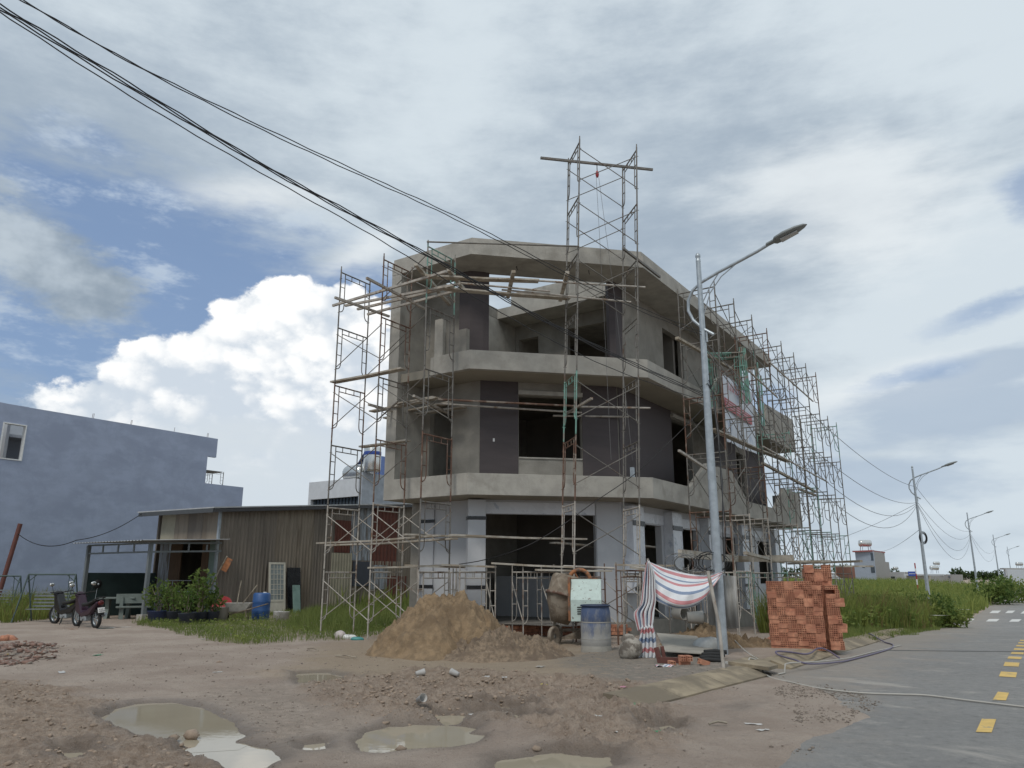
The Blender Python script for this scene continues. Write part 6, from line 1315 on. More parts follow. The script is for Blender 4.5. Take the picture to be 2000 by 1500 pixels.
for x in (-0.25, 0.25): MB().beam((x, -0.15, 0), (x, -0.15, 0.64), 0.05, 0.05).build('leg', DGREEN, o, world=False); MB().beam((x, 0.15, 0), (x, 0.15, 0.68), 0.05, 0.05).build('leg', DGREEN, o, world=False)
for k, (x, y, r_, lab) in enumerate([(542, 1213, 0.16, 'white paint bucket right of the blue barrel'), (555, 1216, 0.17, 'grey paint bucket before the white door'), (430, 1216, 0.24, 'grey tub left of the wheelbarrow')]):
    c0 = Gs(x, y); single(MB().lathe([(0, 0.0), (r_ * 0.85, 0.0), (r_, r_ * 2), (r_ * 1.04, r_ * 2.05), (r_ * 0.95, r_ * 2.0), (r_ * 0.8, 0.06), (0, 0.06)], 18, (c0.x, c0.y, 0)), 'bucket', [WPLAST, TRAY, CEM][k], lab, 'bucket', 'buckets')

# ------------------------------------------------------------------ far right: houses, signs, trees on the horizon
def fhouse(name, label, parts, cat='house'):
    c = parts[0][1]; o = thing(name, label, cat, (c[0], c[1], 0), 0, worldparts=True)
    for nm, p, s, m in parts:
        MB().box(p[0] - s[0] / 2, p[0] + s[0] / 2, p[1] - s[1] / 2, p[1] + s[1] / 2, p[2], p[2] + s[2]).build(nm, m, o)
    return o
GR1 = mat('grey_blue_house_paint', (0.34, 0.38, 0.44), 0.85, 0.05); GR2 = mat('cement_render_far', (0.34, 0.33, 0.31), 0.9, 0.1); WH2 = mat('white_house_paint', (0.56, 0.58, 0.60), 0.85, 0.05); BR2 = mat('bare_brick_wall', (0.28, 0.13, 0.085), 0.9, 0.1); RF2 = mat('red_roof_tin', (0.33, 0.10, 0.09), 0.7)
def fh(x0, x1, ytop, Y, depth=None, zb=-0.9):
    a, b_ = at(x0, ytop, Y), at(x1, ytop, Y); return a.x, b_.x, a.z
def box_house(x0, x1, xs, ytop, Y, front, side, label, wins=(), name='house', roof=None, depth=8):
    """front spans x0..xs, side xs..x1 in the photo; turned so both show"""
    A, Bq, Cq = at(x0, ytop, Y), at(xs, ytop, Y * 0.97), at(x1, ytop, Y * 1.04); zt = Bq.z
    A, Bq, Cq = (Vector((p.x, p.y, 0)) for p in (A, Bq, Cq)); Dq = A + (Cq - Bq)
    o = thing(name, label, 'house', Bq, 0, worldparts=True); mb = MB(); mb.prism([(p.x, p.y) for p in (A, Bq, Cq, Dq)], -0.9, zt); mb.build('side_wall', side, o)
    n = Vector(((Bq - A).y, -(Bq - A).x, 0)).normalized()
    mb = MB(); mb.extr([A + n * 0.05 + Vector((0, 0, -0.9)), Bq + n * 0.05 + Vector((0, 0, -0.9)), Bq + n * 0.05 + Vector((0, 0, zt)), A + n * 0.05 + Vector((0, 0, zt))], n * 0.12); mb.build('front_wall', front, o)
    for t0, t1, z0, z1 in wins:
        p, q = A.lerp(Bq, t0) + n * 0.172, A.lerp(Bq, t1) + n * 0.172
        mb = MB(); mb.extr([p + Vector((0, 0, z0 * zt)), q + Vector((0, 0, z0 * zt)), q + Vector((0, 0, z1 * zt)), p + Vector((0, 0, z1 * zt))], n * 0.05); w_ = mb.build('window', GLASS, o)
        mb = MB(); mb.extr([p + n * 0.05 + Vector((0, 0, z0 * zt - 0.06)), q + n * 0.05 + Vector((0, 0, z0 * zt - 0.06)), q + n * 0.05 + Vector((0, 0, z0 * zt)), p + n * 0.05 + Vector((0, 0, z0 * zt))], n * 0.1); mb.build('sill', WH2, w_)
    if roof:
        mb = MB(); mb.prism([(p.x, p.y) for p in (A.lerp(Cq, -0.04) + n * 0.5, Bq + n * 0.5, Cq + (Cq - A) * 0.03, Dq)], zt, zt + 0.25); mb.build('roof', roof, o)
    return o, A, Bq, Cq, zt
Yh = 150
box_house(1669, 1736, 1709, 1096, Yh, GR1, GR2, 'narrow grey-blue house with water tank on top, right of the scaffold', [(0.40, 0.52, 0.72, 0.80), (0.80, 0.98, 0.50, 0.78)], 'tall_house')
box_house(1671, 1727, 1707, 1077, Yh * 1.03, GR1, GR2, 'small rooftop storey with red tin roof on the narrow house', [(0.85, 0.97, 0.72, 0.95)], 'rooftop_storey', RF2)
def tank(x, y0, y1, Y, lab):
    a, b_ = at(x, y0, Y), at(x, y1, Y); h = a.z - b_.z; o = thing('roof_tank', lab, 'water tank', b_, 0, 'rooftop water tanks')
    MB().lathe([(0, -h * 0.55), (h * 0.28, -h * 0.5), (h * 0.3, -h * 0.4), (h * 0.3, h * 0.4), (h * 0.28, h * 0.5), (0, h * 0.55)], 14, (0, 0, h * 0.72), 'X').build('shell', INOX, o, world=False)
    for s in (-1, 1):
        for t in (-1, 1): MB().tube([(s * h * 0.4, t * h * 0.25, 0), (s * h * 0.33, t * h * 0.2, h * 0.5)], h * 0.03, 5).build('leg', GALV, o, world=False)
tank(1691, 1055, 1077, Yh * 1.03, 'steel water tank on the narrow grey-blue house'); tank(1830, 1097, 1108, 145, 'steel water tank on the long low house'); tank(1826, 1105, 1120, 142, 'pale water tank beside the long low house')
tank(1750, 1107, 1116, 160, 'small tank on the white house behind the weeds')
box_house(1632, 1672, 1634, 1106, 165, BR2, BR2, 'bare brick house half hidden by the scaffold end')
o, A, Bq, Cq, zt = box_house(1618, 1650, 1636, 1130, 120, DGREEN, GR2, 'low shed with pale gable roof beside the brick stack', name='low_shed'); mb = MB(); mb.extr([Vector((A.x - 0.8, A.y - 1, zt)), Vector((Bq.x - 0.6, A.y - 1, zt + 1.5)), Vector((Bq.x + 1.6, A.y - 1, zt))], (0, 6, 0)); mb.build('gable_roof', WH2, o)
box_house(1738, 1780, 1768, 1117, 160, WH2, GR2, 'white two-storey house behind the weeds', [(0.1, 0.35, 0.45, 0.62), (0.55, 0.85, 0.15, 0.4)])
o, A, Bq, Cq, zt = box_house(1772, 1842, 1818, 1124, 140, mat('beige_house', (0.42, 0.39, 0.33), 0.9), GR2, 'long low house with pale tin roof behind the blue sign', [(0.05, 0.95, 0.0, 0.35)], roof=WH2)
box_house(1838, 1880, 1858, 1122, 175, GR2, GR2, 'plain grey house right of the long low one', [(0.75, 0.95, 0.6, 0.85)])
box_house(1962, 2040, 1966, 1112, 150, WH2, WH2, 'white flat-roofed house at the right edge', [(0.0, 0.3, 0.5, 0.8)], roof=GR2)
tank(1992, 1098, 1110, 152, 'upright tanks on the white house at the right edge')
sp_ = at(1794, 1160, 75); o = thing('street_sign', 'blue street sign on a red and white post in the weeds', 'sign', (sp_.x, sp_.y, -0.8), 0)
for k in range(7): MB().tube([(0, 0, k * 0.5), (0, 0, k * 0.5 + 0.5)], 0.06, 8, False).build('post_band', REDP if k % 2 == 0 else WPLAST, o, world=False)
MB().box(-0.75, -0.06, -0.03, 0.0, 2.3, 2.72).build('sign_plate', plain('sign_blue', (0.03, 0.07, 0.35), 0.5), o, world=False)
for k in range(5): MB().box(-0.66 + k * 0.11, -0.60 + k * 0.11, -0.034, -0.031, 2.47, 2.56).build('white_mark', WPLAST, o, world=False)
# ------------------------------------------------------------------ vegetation
def leafmat(name, c1, c2, rough=0.65):
    m = bpy.data.materials.new(name); m.use_nodes = True; T = NT(m.node_tree); out = T.n('ShaderNodeOutputMaterial'); b = T.n('ShaderNodeBsdfPrincipled')
    P = T.n('ShaderNodeNewGeometry'); n1 = T.noise(P.outputs['Position'], 1.3, 3); n2 = T.noise(P.outputs['Position'], 11, 2)
    c = T.mix(T.ss(T.m('ADD', T.m('MULTIPLY', n1, 0.6), T.m('MULTIPLY', n2, 0.4)), 0.35, 0.65), c1, c2); T.link(c, b.inputs['Base Color']); b.inputs['Roughness'].default_value = rough; b.inputs['Specular IOR Level'].default_value = 0.25
    tr = T.n('ShaderNodeBsdfTranslucent'); T.link(c, tr.inputs[0]); mx_ = T.n('ShaderNodeMixShader'); mx_.inputs[0].default_value = 0.42; T.link(b.outputs[0], mx_.inputs[1]); T.link(tr.outputs[0], mx_.inputs[2]); T.link(mx_.outputs[0], out.inputs[0]); return m
GRASS1 = leafmat('yard_grass', (0.125, 0.175, 0.048), (0.225, 0.26, 0.08)); WEED = leafmat('tall_weed', (0.12, 0.175, 0.045), (0.27, 0.30, 0.08)); LEAF = leafmat('shrub_leaf', (0.06, 0.115, 0.028), (0.16, 0.21, 0.05)); FARL = leafmat('far_foliage', (0.045, 0.075, 0.03), (0.075, 0.105, 0.04)); DRY = leafmat('dry_weed', (0.17, 0.14, 0.05), (0.22, 0.19, 0.08))
def raw_mesh(name, V, quads, tris, m):
    me = bpy.data.meshes.new(name); nq, nt = len(quads), len(tris); me.vertices.add(len(V)); me.vertices.foreach_set('co', V.astype(np.float32).ravel())
    me.loops.add(nq * 4 + nt * 3); me.polygons.add(nq + nt); me.loops.foreach_set('vertex_index', np.concatenate([quads.ravel(), tris.ravel()]).astype(np.int32))
    me.polygons.foreach_set('loop_start', np.concatenate([np.arange(nq) * 4, nq * 4 + np.arange(nt) * 3]).astype(np.int32)); me.update(); me.validate(); me.materials.append(m); return me
def grass(name, XY, h, w, m, label, cat='grass', bend=0.5, z=None, kind='stuff'):
    n = len(XY); Z = ground_height(XY[:, 0], XY[:, 1]) if z is None else z; a = RNG.uniform(0, 2 * np.pi, n); b = RNG.uniform(0, 2 * np.pi, n); h = h * RNG.uniform(0.35, 1.15, n) * (0.55 + 0.95 * (fbm(XY[:, 0], XY[:, 1], 0.9, 3, 44) + 0.5)); bd = bend * RNG.uniform(0.1, 1, n) * h
    s = np.stack([np.cos(a), np.sin(a)], -1) * (w * RNG.uniform(0.6, 1.3, n))[:, None] / 2; dr = np.stack([np.cos(b), np.sin(b)], -1)
    def P3(xy, z_): return np.concatenate([xy, z_[:, None]], 1)
    v0 = P3(XY - s, Z - 0.02); v1 = P3(XY + s, Z - 0.02); mid = XY + dr * (bd * 0.3)[:, None]; v2 = P3(mid + s * 0.7, Z + h * 0.6); v3 = P3(mid - s * 0.7, Z + h * 0.6); v4 = P3(XY + dr * bd[:, None], Z + h)
    V = np.stack([v0, v1, v2, v3, v4], 1).reshape(-1, 3); i = np.arange(n) * 5; q = np.stack([i, i + 1, i + 2, i + 3], -1); t = np.stack([i + 3, i + 2, i + 4], -1)
    o = bpy.data.objects.new(name, raw_mesh(name, V, q, t, m)); COL.objects.link(o); return tag(o, label, cat, None, kind)
def scatter(poly, n, clump=0.0, seed=5, fr=0.6):
    poly = np.array(poly); lo, hi = poly.min(0), poly.max(0); out = np.zeros((0, 2))
    while len(out) < n:
        p = RNG.uniform(lo, hi, (n * 3, 2)); d = inside_dist(p[:, 0], p[:, 1], poly); k = d + 0.6 * fbm(p[:, 0], p[:, 1], 1.5, 3, seed) > 0
        if clump: k &= (fbm(p[:, 0], p[:, 1], fr, 3, seed + 3) + 0.5 + RNG.uniform(-0.15, 0.15, len(p))) > clump
        out = np.concatenate([out, p[k]])
    return out[:n]
lawn = pxpoly([(262, 1218), (320, 1234), (400, 1252), (470, 1262), (600, 1256), (700, 1250), (760, 1238), (830, 1215), (830, 1196), (700, 1190), (560, 1196), (440, 1205), (330, 1206)])
grass('grass', scatter(lawn, 26000, 0.36), 0.17, 0.012, GRASS1, 'rough green grass before the tin shed')
lawn2 = pxpoly([(560, 1232), (700, 1236), (800, 1225), (900, 1200), (880, 1188), (620, 1188)]); grass('tall_grass', scatter(lawn2, 12000), 0.40, 0.014, GRASS1, 'taller grass between the shed and the left scaffold')
wl = np.array([W(u_, v_).xy for u_, v_ in ((-7.5, 21.5), (-6.5, 19.6), (-3.6, 21.8), (2, 24), (8, 30), (4, 33.8), (-12, 33.8), (-16, 27))]); grass('weeds', scatter(wl, 16000, 0.4), 0.75, 0.03, WEED, 'yellow-green weeds behind the swing and the blue wall', 'weeds'); grass('weeds', scatter(wl, 2500, 0.5), 0.9, 0.03, DRY, 'dry yellow weeds along the blue wall', 'weeds')
vf = np.array([W(u_, v_).xy for u_, v_ in ((2.4, -3.3), (3.2, -2.4), (3.2, -1.55), (18.5, -1.55), (19.0, 3), (19.3, -4.6), (12.5, -4.3), (8.5, -3.6))])
grass('verge_grass', scatter(np.array([W(u_, v_).xy for u_, v_ in ((0.2, -4.2), (2.4, -2.2), (19.3, -2.6), (19.3, -4.7), (12, -4.75), (4, -4.4))]), 22000, 0.3), 0.16, 0.016, GRASS1, 'short grass on the verge behind the kerb')
grass('tall_weeds', scatter(vf, 15000, 0.44, 15, 0.7), 0.95, 0.034, WEED, 'tall weeds beside the street scaffold', 'weeds'); grass('tall_weeds', scatter(vf, 2500, 0.45, 19), 1.1, 0.03, DRY, 'dry stalks among the tall weeds', 'weeds')
ff = np.array([W(u_, v_).xy for u_, v_ in ((18.6, -2.0), (19.4, 0), (19.4, 40), (-1, 60), (7, 8), (17, 7.5), (17, -1))]); grass('field_weeds', scatter(ff, 16000, 0.3), 1.0, 0.06, WEED, 'field of tall weeds behind the house', 'weeds')
f2 = np.array([W(u_, v_).xy for u_, v_ in ((26.5, -4.9), (150, -4.7), (150, 40), (90, 70), (26.5, 40))]); n_ = 60000; P_ = scatter(f2, n_, 0.25, 25, 0.12)
dk = np.hypot(P_[:, 0], P_[:, 1]); P_ = P_[RNG.random(n_) < np.clip(60 / dk, 0.25, 1)]; grass('field_weeds', P_, 1.15, 0.09, WEED, 'wide field of weeds beyond the side street', 'weeds')
def leaves(name, C, Rr, n, size, m, parent=None, seed=1, kind=None, shell=0.5):
    rg = np.random.default_rng(seed); d = rg.normal(size=(n, 3)); d /= np.linalg.norm(d, axis=1)[:, None]; r = rg.random(n) ** shell
    P_ = d * r[:, None]; f_ = fbm(P_[:, 0] * 2 + seed, P_[:, 1] * 2 + P_[:, 2] * 1.7, 1.4, 3, seed); keep = f_ > -0.10; P_ = P_[keep]; n = len(P_)
    P_ = P_ * np.array(Rr) * (1 + 0.35 * f_[keep])[:, None] + np.array(C); a = rg.normal(size=(n, 3)); a /= np.linalg.norm(a, axis=1)[:, None]; b = np.cross(a, rg.normal(size=(n, 3))); b /= np.linalg.norm(b, axis=1)[:, None] + 1e-9
    s = size * rg.uniform(0.6, 1.4, n)[:, None]; V = np.stack([P_ - a * s, P_ + b * s * 0.42, P_ + a * s, P_ - b * s * 0.42], 1).reshape(-1, 3); i = np.arange(n) * 4
    me = raw_mesh(name, V, np.stack([i, i + 1, i + 2, i + 3], -1), np.zeros((0, 3), int), m); o = bpy.data.objects.new(name, me); COL.objects.link(o)
    if parent is not None:
        o.parent = parent
        if parent.name in bpy_inv: me.transform(bpy_inv[parent.name])
    if kind: o['kind'] = kind
    return o
def leafy(name, XY, hmax, per, size, m, label, seed=5):
    rg = np.random.default_rng(seed); n = len(XY); H = hmax * (0.4 + 0.8 * (fbm(XY[:, 0], XY[:, 1], 0.8, 3, seed) + 0.5)); Z = ground_height(XY[:, 0], XY[:, 1])
    P_ = np.repeat(np.concatenate([XY, Z[:, None]], 1), per, 0); t = rg.random(n * per) ** 0.6; P_[:, 2] += t * np.repeat(H, per); P_[:, :2] += rg.normal(size=(n * per, 2)) * 0.16
    k = n * per; a = rg.normal(size=(k, 3)); a[:, 2] *= 0.5; a /= np.linalg.norm(a, axis=1)[:, None]; b = np.cross(a, rg.normal(size=(k, 3))); b /= np.linalg.norm(b, axis=1)[:, None] + 1e-9
    s = size * rg.uniform(0.5, 1.4, k)[:, None]; V = np.stack([P_ - a * s, P_ + b * s * 0.45, P_ + a * s, P_ - b * s * 0.45], 1).reshape(-1, 3); i = np.arange(k) * 4
    o = bpy.data.objects.new(name, raw_mesh(name, V, np.stack([i, i + 1, i + 2, i + 3], -1), np.zeros((0, 3), int), m)); COL.objects.link(o); return tag(o, label, 'weeds', None, 'stuff')
LEAF2 = leafmat('broad_weed_leaf', (0.12, 0.185, 0.045), (0.25, 0.29, 0.075))
leafy('broadleaf_weeds', scatter(vf, 900, 0.50, 33, 0.8), 0.8, 22, 0.07, LEAF2, 'broad-leaved weeds among the tall verge grass', 33)
leafy('broadleaf_weeds', scatter(f2, 1500, 0.45, 35, 0.2), 1.2, 10, 0.16, LEAF2, 'broad-leaved weeds in the far field', 35)
leafy('broadleaf_weeds', scatter(lawn, 260, 0.5, 37, 1.2), 0.25, 14, 0.035, LEAF2, 'low broad-leaved weeds in the yard grass', 37)
leafy('broadleaf_weeds', scatter(wl, 420, 0.45, 39, 0.6), 0.8, 16, 0.07, LEAF2, 'broad-leaved weeds behind the swing', 39)
# bushes along the far side of the verge and on the field edge
for k, (x, y, Y, r_, hh, lab) in enumerate([(1700, 1205, 30, 1.1, 0.75, 'leafy bush at the end of the scaffold'), (1770, 1200, 33, 1.4, 0.9, 'broad bush in the verge weeds'), (1812, 1205, 33, 1.1, 0.8, 'feathery bush right of the second lamp'), (1850, 1208, 33, 0.8, 0.5, 'low bush at the corner of the side street'), (1938, 1170, 62, 2.0, 1.3, 'dark bush across the side street'), (1975, 1172, 66, 2.2, 1.2, 'bush at the right edge across the side street')]):
    p = at(x, 1125 + 10, Y); z0 = float(zdrop(*L((p.x, p.y, 0))[:2])); o = thing('bush', lab, 'bush', (p.x, p.y, z0), 0, 'roadside bushes')
    leaves('foliage', (0, 0, hh * 0.75), (r_, r_, hh), 1500, 0.085 if Y < 50 else 0.16, WEED if k % 2 else LEAF, o, 30 + k); mb = MB()
    for j in range(4): mb.tube([(0.1 * j - 0.15, 0, 0), (0.3 * j - 0.5, 0.1, hh)], 0.012, 4); 
    mb.build('stems', MUDM, o, world=False)
# potted shrubs before the carport
POT = plain('dark_pot', (0.03, 0.04, 0.06), 0.6); POTB = plain('blue_pot', (0.03, 0.05, 0.13), 0.5)
for k, (x, y, r_, hh, sz, lab) in enumerate([(307, 1216, 0.55, 0.55, 0.07, 'leafy shrub in a wide blue pot at the carport post'), (338, 1217, 0.45, 0.5, 0.06, 'round green shrub in a dark pot, second from the carport post'), (362, 1222, 0.38, 0.4, 0.05, 'fine-leaved shrub in a dark pot below the leaning sign'), (388, 1219, 0.55, 0.75, 0.08, 'tallest potted shrub, yellow-green, before the shed corner'), (412, 1218, 0.4, 0.35, 0.06, 'low dark green potted shrub left of the grey tub')]):
    p = Gs(x, y); o = thing('potted_shrub', lab, 'potted plant', p, 0, 'potted shrubs'); pr2 = 0.24 if k != 0 else 0.34
    MB().lathe([(0, 0), (pr2 * 0.75, 0), (pr2, 0.36), (pr2 * 1.08, 0.38), (pr2 * 0.95, 0.36), (0, 0.32)], 16).build('pot', POTB if k == 0 else POT, o, world=False)
    zc = 0.36 + hh * 0.95; leaves('foliage', (0, 0, zc), (r_, r_, hh), 520, sz, LEAF, o, 50 + k); mb = MB()
    for j in range(4): a = j * 1.6 + k; mb.tube([(0.03 * math.cos(a), 0.03 * math.sin(a), 0.3), (r_ * 0.3 * math.cos(a), r_ * 0.3 * math.sin(a), zc), (r_ * 0.55 * math.cos(a), r_ * 0.55 * math.sin(a), zc + hh * 0.5)], [0.02, 0.014, 0.006], 5)
    mb.build('stem', MUDM, o, world=False)
# distant trees along the horizon
FT = ['horizon tree behind the house, ' + w for w in ('nearest the lamp post', 'second from the lamp post', 'third from the lamp post', 'left of the brick stack', 'above the lower brick stack', 'above the tallest brick stack', 'left of the bare brick house', 'behind the bare brick house')] + ['horizon tree left of the white two-storey house'] + ['horizon tree between the grey house and the right edge, ' + w for w in ('leftmost', 'second', 'third', 'fourth', 'fifth', 'rightmost')] + ['horizon tree beyond the white house, at the right edge', 'outermost horizon tree past the right edge']
for k in range(16):
    x = [1500, 1522, 1545, 1568, 1590, 1612, 1648, 1662, 1745, 1870, 1885, 1902, 1920, 1935, 1950, 2005][k]; Y = 260 + 60 * random.random(); p = at(x, HZ, Y); hh = random.uniform(4.5, 7.5) if x < 1700 else random.uniform(3, 5)
    o = thing('distant_tree', FT[k], 'tree', (p.x, p.y, -0.8), 0, 'trees on the far horizon')
    leaves('crown', (0, 0, hh * 0.6), (hh * 0.55, hh * 0.55, hh * 0.45), 320, 0.55, FARL, o, 90 + k); MB().tube([(0, 0, 0), (0.1, 0, hh * 0.6)], [0.25, 0.12], 6).build('trunk', MUDM, o, world=False)

# ------------------------------------------------------------------ litter, clods and rubble
def blobs(name, P_, S_, m, label, cat, kind='stuff', flat=0.7, seed=3):
    """many small irregular lumps in one mesh"""
    rg = np.random.default_rng(seed); n = len(P_); t = (1 + 5 ** 0.5) / 2
    ico = np.array([(-1, t, 0), (1, t, 0), (-1, -t, 0), (1, -t, 0), (0, -1, t), (0, 1, t), (0, -1, -t), (0, 1, -t), (t, 0, -1), (t, 0, 1), (-t, 0, -1), (-t, 0, 1)]) / 1.9
    fc = np.array([(0, 11, 5), (0, 5, 1), (0, 1, 7), (0, 7, 10), (0, 10, 11), (1, 5, 9), (5, 11, 4), (11, 10, 2), (10, 7, 6), (7, 1, 8), (3, 9, 4), (3, 4, 2), (3, 2, 6), (3, 6, 8), (3, 8, 9), (4, 9, 5), (2, 4, 11), (6, 2, 10), (8, 6, 7), (9, 8, 1)])
    V = ico[None] * (1 + rg.uniform(-0.45, 0.45, (n, 12, 1))); a = rg.uniform(0, 2 * np.pi, n); c, s = np.cos(a)[:, None], np.sin(a)[:, None]
    x = V[:, :, 0] * rg.uniform(0.8, 1.5, (n, 1)); y = V[:, :, 1]; V = np.stack([x * c - y * s, x * s + y * c, V[:, :, 2] * flat], -1) * S_[:, None, None] + P_[:, None, :]
    F_ = (np.arange(n)[:, None, None] * 12 + fc[None]).reshape(-1, 3); o = bpy.data.objects.new(name, raw_mesh(name, V.reshape(-1, 3), np.zeros((0, 4), int), F_, m)); COL.objects.link(o); return tag(o, label, cat, None, kind)
def onground(XY, S_, k=0.25): return np.concatenate([XY, (ground_height(XY[:, 0], XY[:, 1]) + S_ * k)[:, None]], 1)
CLOD = mat('mud_clod', (0.31, 0.238, 0.182), 0.95, 0.2, 6, 0.3, 40, col2=(0.26, 0.2, 0.152), mixscale=3)
PEBM = mat('pebble_grey', (0.25, 0.21, 0.175), 0.9, 0.3, 9, col2=(0.17, 0.14, 0.115), mixscale=5)
for nm, poly, n, s0, s1, m, lab, cl, sd in [('mud_clods', MUD1, 3200, 0.004, 0.034, CLOD, 'churned brown mud clods in the bottom left corner', 0.42, 61), ('mud_clods', MUD2, 2200, 0.004, 0.030, CLOD, 'churned mud clods across the middle foreground', 0.46, 62), ('mud_clods', MUD3, 700, 0.004, 0.03, CLOD, 'mud clods before the sand heap', 0.45, 63), ('pebbles', PEB, 900, 0.003, 0.016, PEBM, 'grey pebbles pressed into the yard', 0.4, 64), ('pebbles', GREYP, 700, 0.003, 0.016, PEBM, 'gravel on the cement-splashed ground by the drum', 0.35, 65)]:
    XY = scatter(poly, n, cl, sd, 1.2); S_ = s0 + (s1 - s0) * RNG.random(n) ** 5; blobs(nm, onground(XY, S_, 0.05), S_, m, lab, 'clods' if 'clod' in nm else 'gravel', seed=sd)
yd = pxpoly([(-300, 1250), (600, 1262), (1250, 1330), (1500, 1345), (1690, 1390), (1540, 1500), (1400, 1560), (-600, 1560)]); XY = scatter(yd, 3000, 0.45, 73, 0.8); S_ = 0.003 + 0.016 * RNG.random(3000) ** 5; blobs('pebbles', onground(XY, S_), S_, PEBM, 'scattered grit over the bare yard', 'gravel', seed=71)
dirt_edge = pxpoly([(1490, 1318), (1600, 1332), (1680, 1352), (1720, 1400), (1640, 1430), (1560, 1480), (1500, 1460), (1560, 1400), (1520, 1350)]); XY = scatter(dirt_edge, 1100, 0.42, 5, 1.0); S_ = 0.004 + 0.014 * RNG.random(1100) ** 4; Pp = np.concatenate([XY, (np.maximum(ground_height(XY[:, 0], XY[:, 1]), 0.004) + S_ * 0.3)[:, None]], 1); blobs('gravel_spill', Pp, S_, PEBM, 'loose gravel spilled over the edge of the asphalt', 'gravel', seed=72)
# rubble heap at the left edge
rp = pxpoly([(-60, 1262), (60, 1256), (118, 1270), (100, 1292), (30, 1304), (-80, 1306)]); n = 700; XY = scatter(rp, n, 0, 81); S_ = 0.012 + 0.07 * RNG.random(n) ** 3; P_ = onground(XY, S_); c_ = rp.mean(0); P_[:, 2] += 0.16 * np.clip(1 - np.hypot(XY[:, 0] - c_[0], XY[:, 1] - c_[1]) / 1.8, 0, 1)
blobs('rubble', P_, S_, mat('brick_rubble', (0.19, 0.115, 0.09), 0.9, 0.3, 9, col2=(0.30, 0.265, 0.23), mixscale=9, lo=0.5, hi=0.6), 'heap of broken brick rubble at the left edge', 'rubble', seed=82, flat=0.5)
def scrap(x, y, w, l, m, label, cat, z=0.02, tilt=0.3, seed=0, group='litter'):
    """crumpled sheet of litter"""
    rg = random.Random(seed); w, l = w * 0.8, l * 0.8; p = Gs(x, y); zz = max(0.0, float(ground_height(np.array([p.x]), np.array([p.y]))[0])); mb = MB(); mb.smooth = False; n_ = 5; a = rg.random() * 6
    vs = [(w * (i / n_ - 0.5) * (1 - 0.25 * rg.random()), l * (j / n_ - 0.5) * (1 - 0.25 * rg.random()), 0.006 + 0.5 * z * rg.random()) for j in range(n_ + 1) for i in range(n_ + 1)]
    c, s = math.cos(a), math.sin(a); mb.add([(p.x + v[0] * c - v[1] * s, p.y + v[0] * s + v[1] * c, zz + v[2]) for v in vs], [(j * (n_ + 1) + i, j * (n_ + 1) + i + 1, (j + 1) * (n_ + 1) + i + 1, (j + 1) * (n_ + 1) + i) for j in range(n_) for i in range(n_)])
    return single(mb, 'litter_scrap', m, label, cat, group)
PLB = mat('clear_plastic_litter', (0.47, 0.46, 0.44), 0.4, 0.1, 8); TEAL = plain('teal_plastic', (0.06, 0.24, 0.23), 0.5); PINK = plain('pink_plastic', (0.50, 0.22, 0.30), 0.5); GRN = plain('green_plastic', (0.05, 0.22, 0.10), 0.5); YLW = plain('yellow_plastic', (0.55, 0.45, 0.08), 0.5)
sack(Gs(664, 1250), 0.13, (1.1, 0.9, 0.95), mat('pale_pink_bag', (0.50, 0.44, 0.43), 0.5), 'plastic_bag', 'round pale plastic bag beside the left scaffold foot', 'bag', 21); sack(Gs(682, 1250), 0.14, (1.5, 0.8, 0.6), WPLAST, 'plastic_bag', 'white plastic bag next to the round pale one', 'bag', 22); sack(Gs(697, 1252), 0.11, (1.5, 0.8, 0.5), TEAL, 'plastic_bag', 'teal plastic bag right of the white bag', 'bag', 23)
def cup(x, y, rz, tilt, lab):
    p = Gs(x, y); zz = max(0, float(ground_height(np.array([p.x]), np.array([p.y]))[0])); mb = MB(); mb.lathe([(0, 0), (0.032, 0), (0.046, 0.13), (0.049, 0.132), (0.044, 0.128), (0.03, 0.01), (0, 0.01)], 14); mb.xf(Matrix.Translation((p.x, p.y, zz + 0.045)) @ Matrix.Rotation(rz, 4, 'Z') @ Matrix.Rotation(tilt, 4, 'X')); single(mb, 'plastic_cup', PLB, lab, 'cup', 'litter')
cup(816, 1393, 0.6, R(70), 'crushed plastic cup above the central puddle'); cup(812, 1332, 2.0, R(80), 'plastic cup lying before the sand heap'); cup(895, 1334, 4.2, R(75), 'plastic cup lying right of the first, before the sand heap')
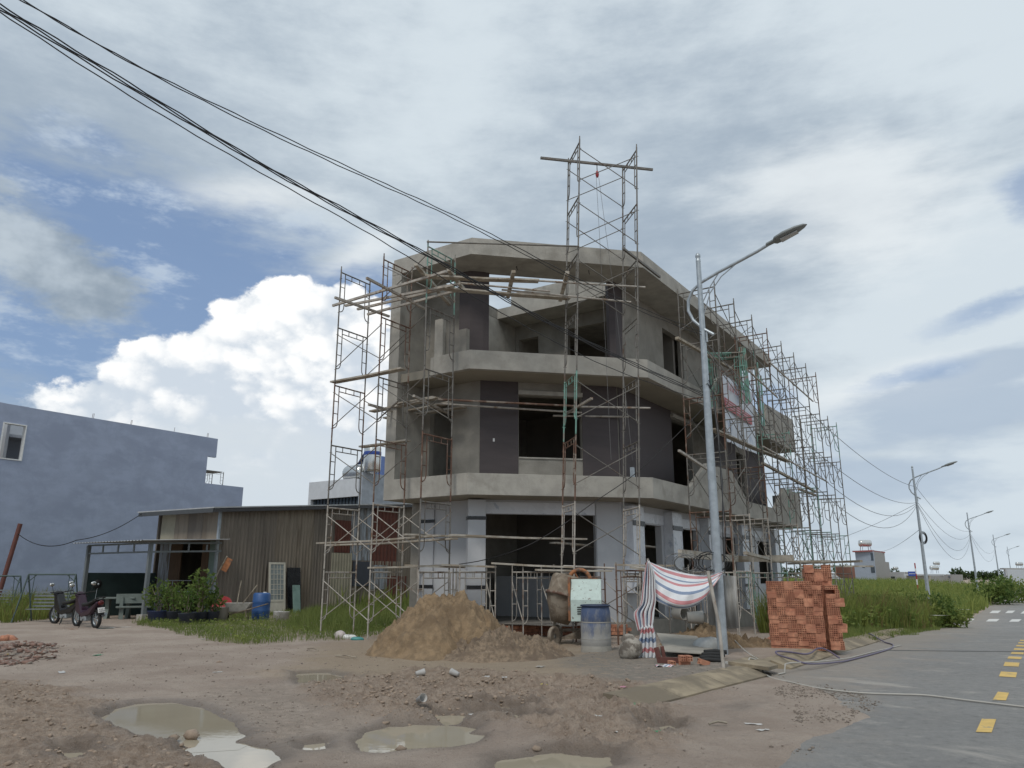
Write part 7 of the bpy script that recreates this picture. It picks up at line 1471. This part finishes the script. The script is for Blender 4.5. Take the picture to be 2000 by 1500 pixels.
for k, (x, y, w, l, m, lab) in enumerate([
 (812, 1330, 0.20, 0.13, PLB, 'crumpled clear bag in the mud before the sand heap'), (925, 1398, 0.16, 0.09, PLB, 'plastic scrap between the rut puddles'), (1065, 1354, 0.16, 0.12, YLW, 'yellow-white scrap on the mud below the soil heap'), (950, 1336, 0.22, 0.12, PLB, 'torn white plastic in the mud, centre'), (985, 1345, 0.12, 0.10, PLB, 'small white scrap right of the torn plastic'),
 (1215, 1356, 0.20, 0.10, PINK, 'pink plastic scrap before the kerb end'), (1240, 1388, 0.20, 0.06, GRN, 'green strip in the mud by the kerb end'), (1250, 1398, 0.12, 0.08, PLB, 'white scrap beside the green strip'), (1285, 1448, 0.18, 0.10, GRN, 'green leaf litter in the foreground dirt'), (1472, 1420, 0.24, 0.07, PLB, 'white torn paper on the dirt over the road'), (1490, 1432, 0.18, 0.06, PLB, 'second torn paper on the dirt over the road'),
 (1210, 1440, 0.16, 0.10, PLB, 'white scrap at the bottom, right of the puddles'), (1168, 1418, 0.12, 0.07, PLB, 'pale flake on the churned mud'), (190, 1283, 0.35, 0.14, GRN, 'green net scrap in the left yard'), (425, 1316, 0.22, 0.10, PLB, 'white scrap in the middle of the yard'), (430, 1296, 0.14, 0.05, CEM, 'dark flat stone in the yard'), (120, 1316, 0.40, 0.12, PLB, 'white ash patch below the rubble heap'), (40, 1272, 0.30, 0.16, PLB, 'white board piece on the rubble heap'), (80, 1276, 0.35, 0.14, PLB, 'second white board piece on the rubble heap'), (20, 1280, 0.2, 0.15, YLW, 'yellow bag scrap at the left edge of the rubble'),
 (440, 1245, 0.40, 0.20, PLB, 'white plastic heap in the yard grass'), (455, 1240, 0.25, 0.15, PLB, 'white plastic scrap in the yard grass'), (590, 1250, 0.22, 0.10, PLB, 'white scrap near the left scaffold'), (610, 1251, 0.28, 0.14, RAG, 'dirty rag left of the left scaffold'), (400, 1250, 0.35, 0.12, CEM, 'grey rag at the edge of the grass'), (745, 1255, 0.4, 0.2, RAG, 'dirty cloth at the left foot of the sand heap'), (1055, 1306, 0.35, 0.18, RAG, 'grey cement sack scrap at the soil heap'),
 (235, 1227, 0.9, 0.10, WPLAST, 'white strip on the ground right of the motorbikes'), (205, 1229, 0.6, 0.35, DGREEN, 'dark green net by the motorbikes'), (142, 1231, 0.4, 0.1, RUSTO, 'rust red piece of tile in the left yard'), (1520, 1285, 0.25, 0.05, PALE, 'pale wood strip by the drain inlet'), (1838, 1228, 0.8, 0.5, CEM, 'cement smear at the roadside'), (1880, 1220, 1.1, 0.6, CEM, 'broken pale slab at the side street corner')]):
    scrap(x, y, w, l, m, lab, 'litter', seed=k)
for k, (x0, y0, x1, y1, lab) in enumerate([(1132, 1428, 1150, 1421, 'broken stick on the mud, right of centre'), (1120, 1410, 1145, 1415, 'thin twig on the mud above the stick'), (655, 1286, 696, 1290, 'dark stick on the sandy ground'), (600, 1272, 622, 1275, 'short stick left of the sand heap'), (880, 1292, 890, 1285, 'stick poking out of the soil heap'), (1385, 1424, 1420, 1422, 'dark twig on the dirt by the road')]):
    a, b_ = Gs(x0, y0), Gs(x1, y1); za = 0.05; single(MB().tube([a + Vector((0, 0, za)), a.lerp(b_, 0.5) + Vector((0, 0, za + 0.02)), b_ + Vector((0, 0, za))], 0.012, 5), 'stick', WOOD, lab, 'stick', 'sticks')
for k, (x, y, s, lab) in enumerate([(372, 1441, 0.07, 'stone standing in the broad murky puddle'), (340, 1446, 0.05, 'small stone at the edge of the broad murky puddle'), (428, 1296, 0.06, 'dark stone in the middle of the yard'), (785, 1466, 0.05, 'dark stone at the edge of the central puddle'), (1050, 1467, 0.05, 'dark lump by the bottom puddles'), (20, 1252, 0.16, 'broken brick lump at the left edge'), (8, 1254, 0.14, 'second broken brick lump at the left edge')]):
    p = Gs(x, y); o = blobs('stone', np.array([[p.x, p.y, s * 0.3]]), np.array([s]), CLOD if k < 5 else BRICK, lab, 'stone', None, 0.7, 300 + k); o['group'] = 'single stones'
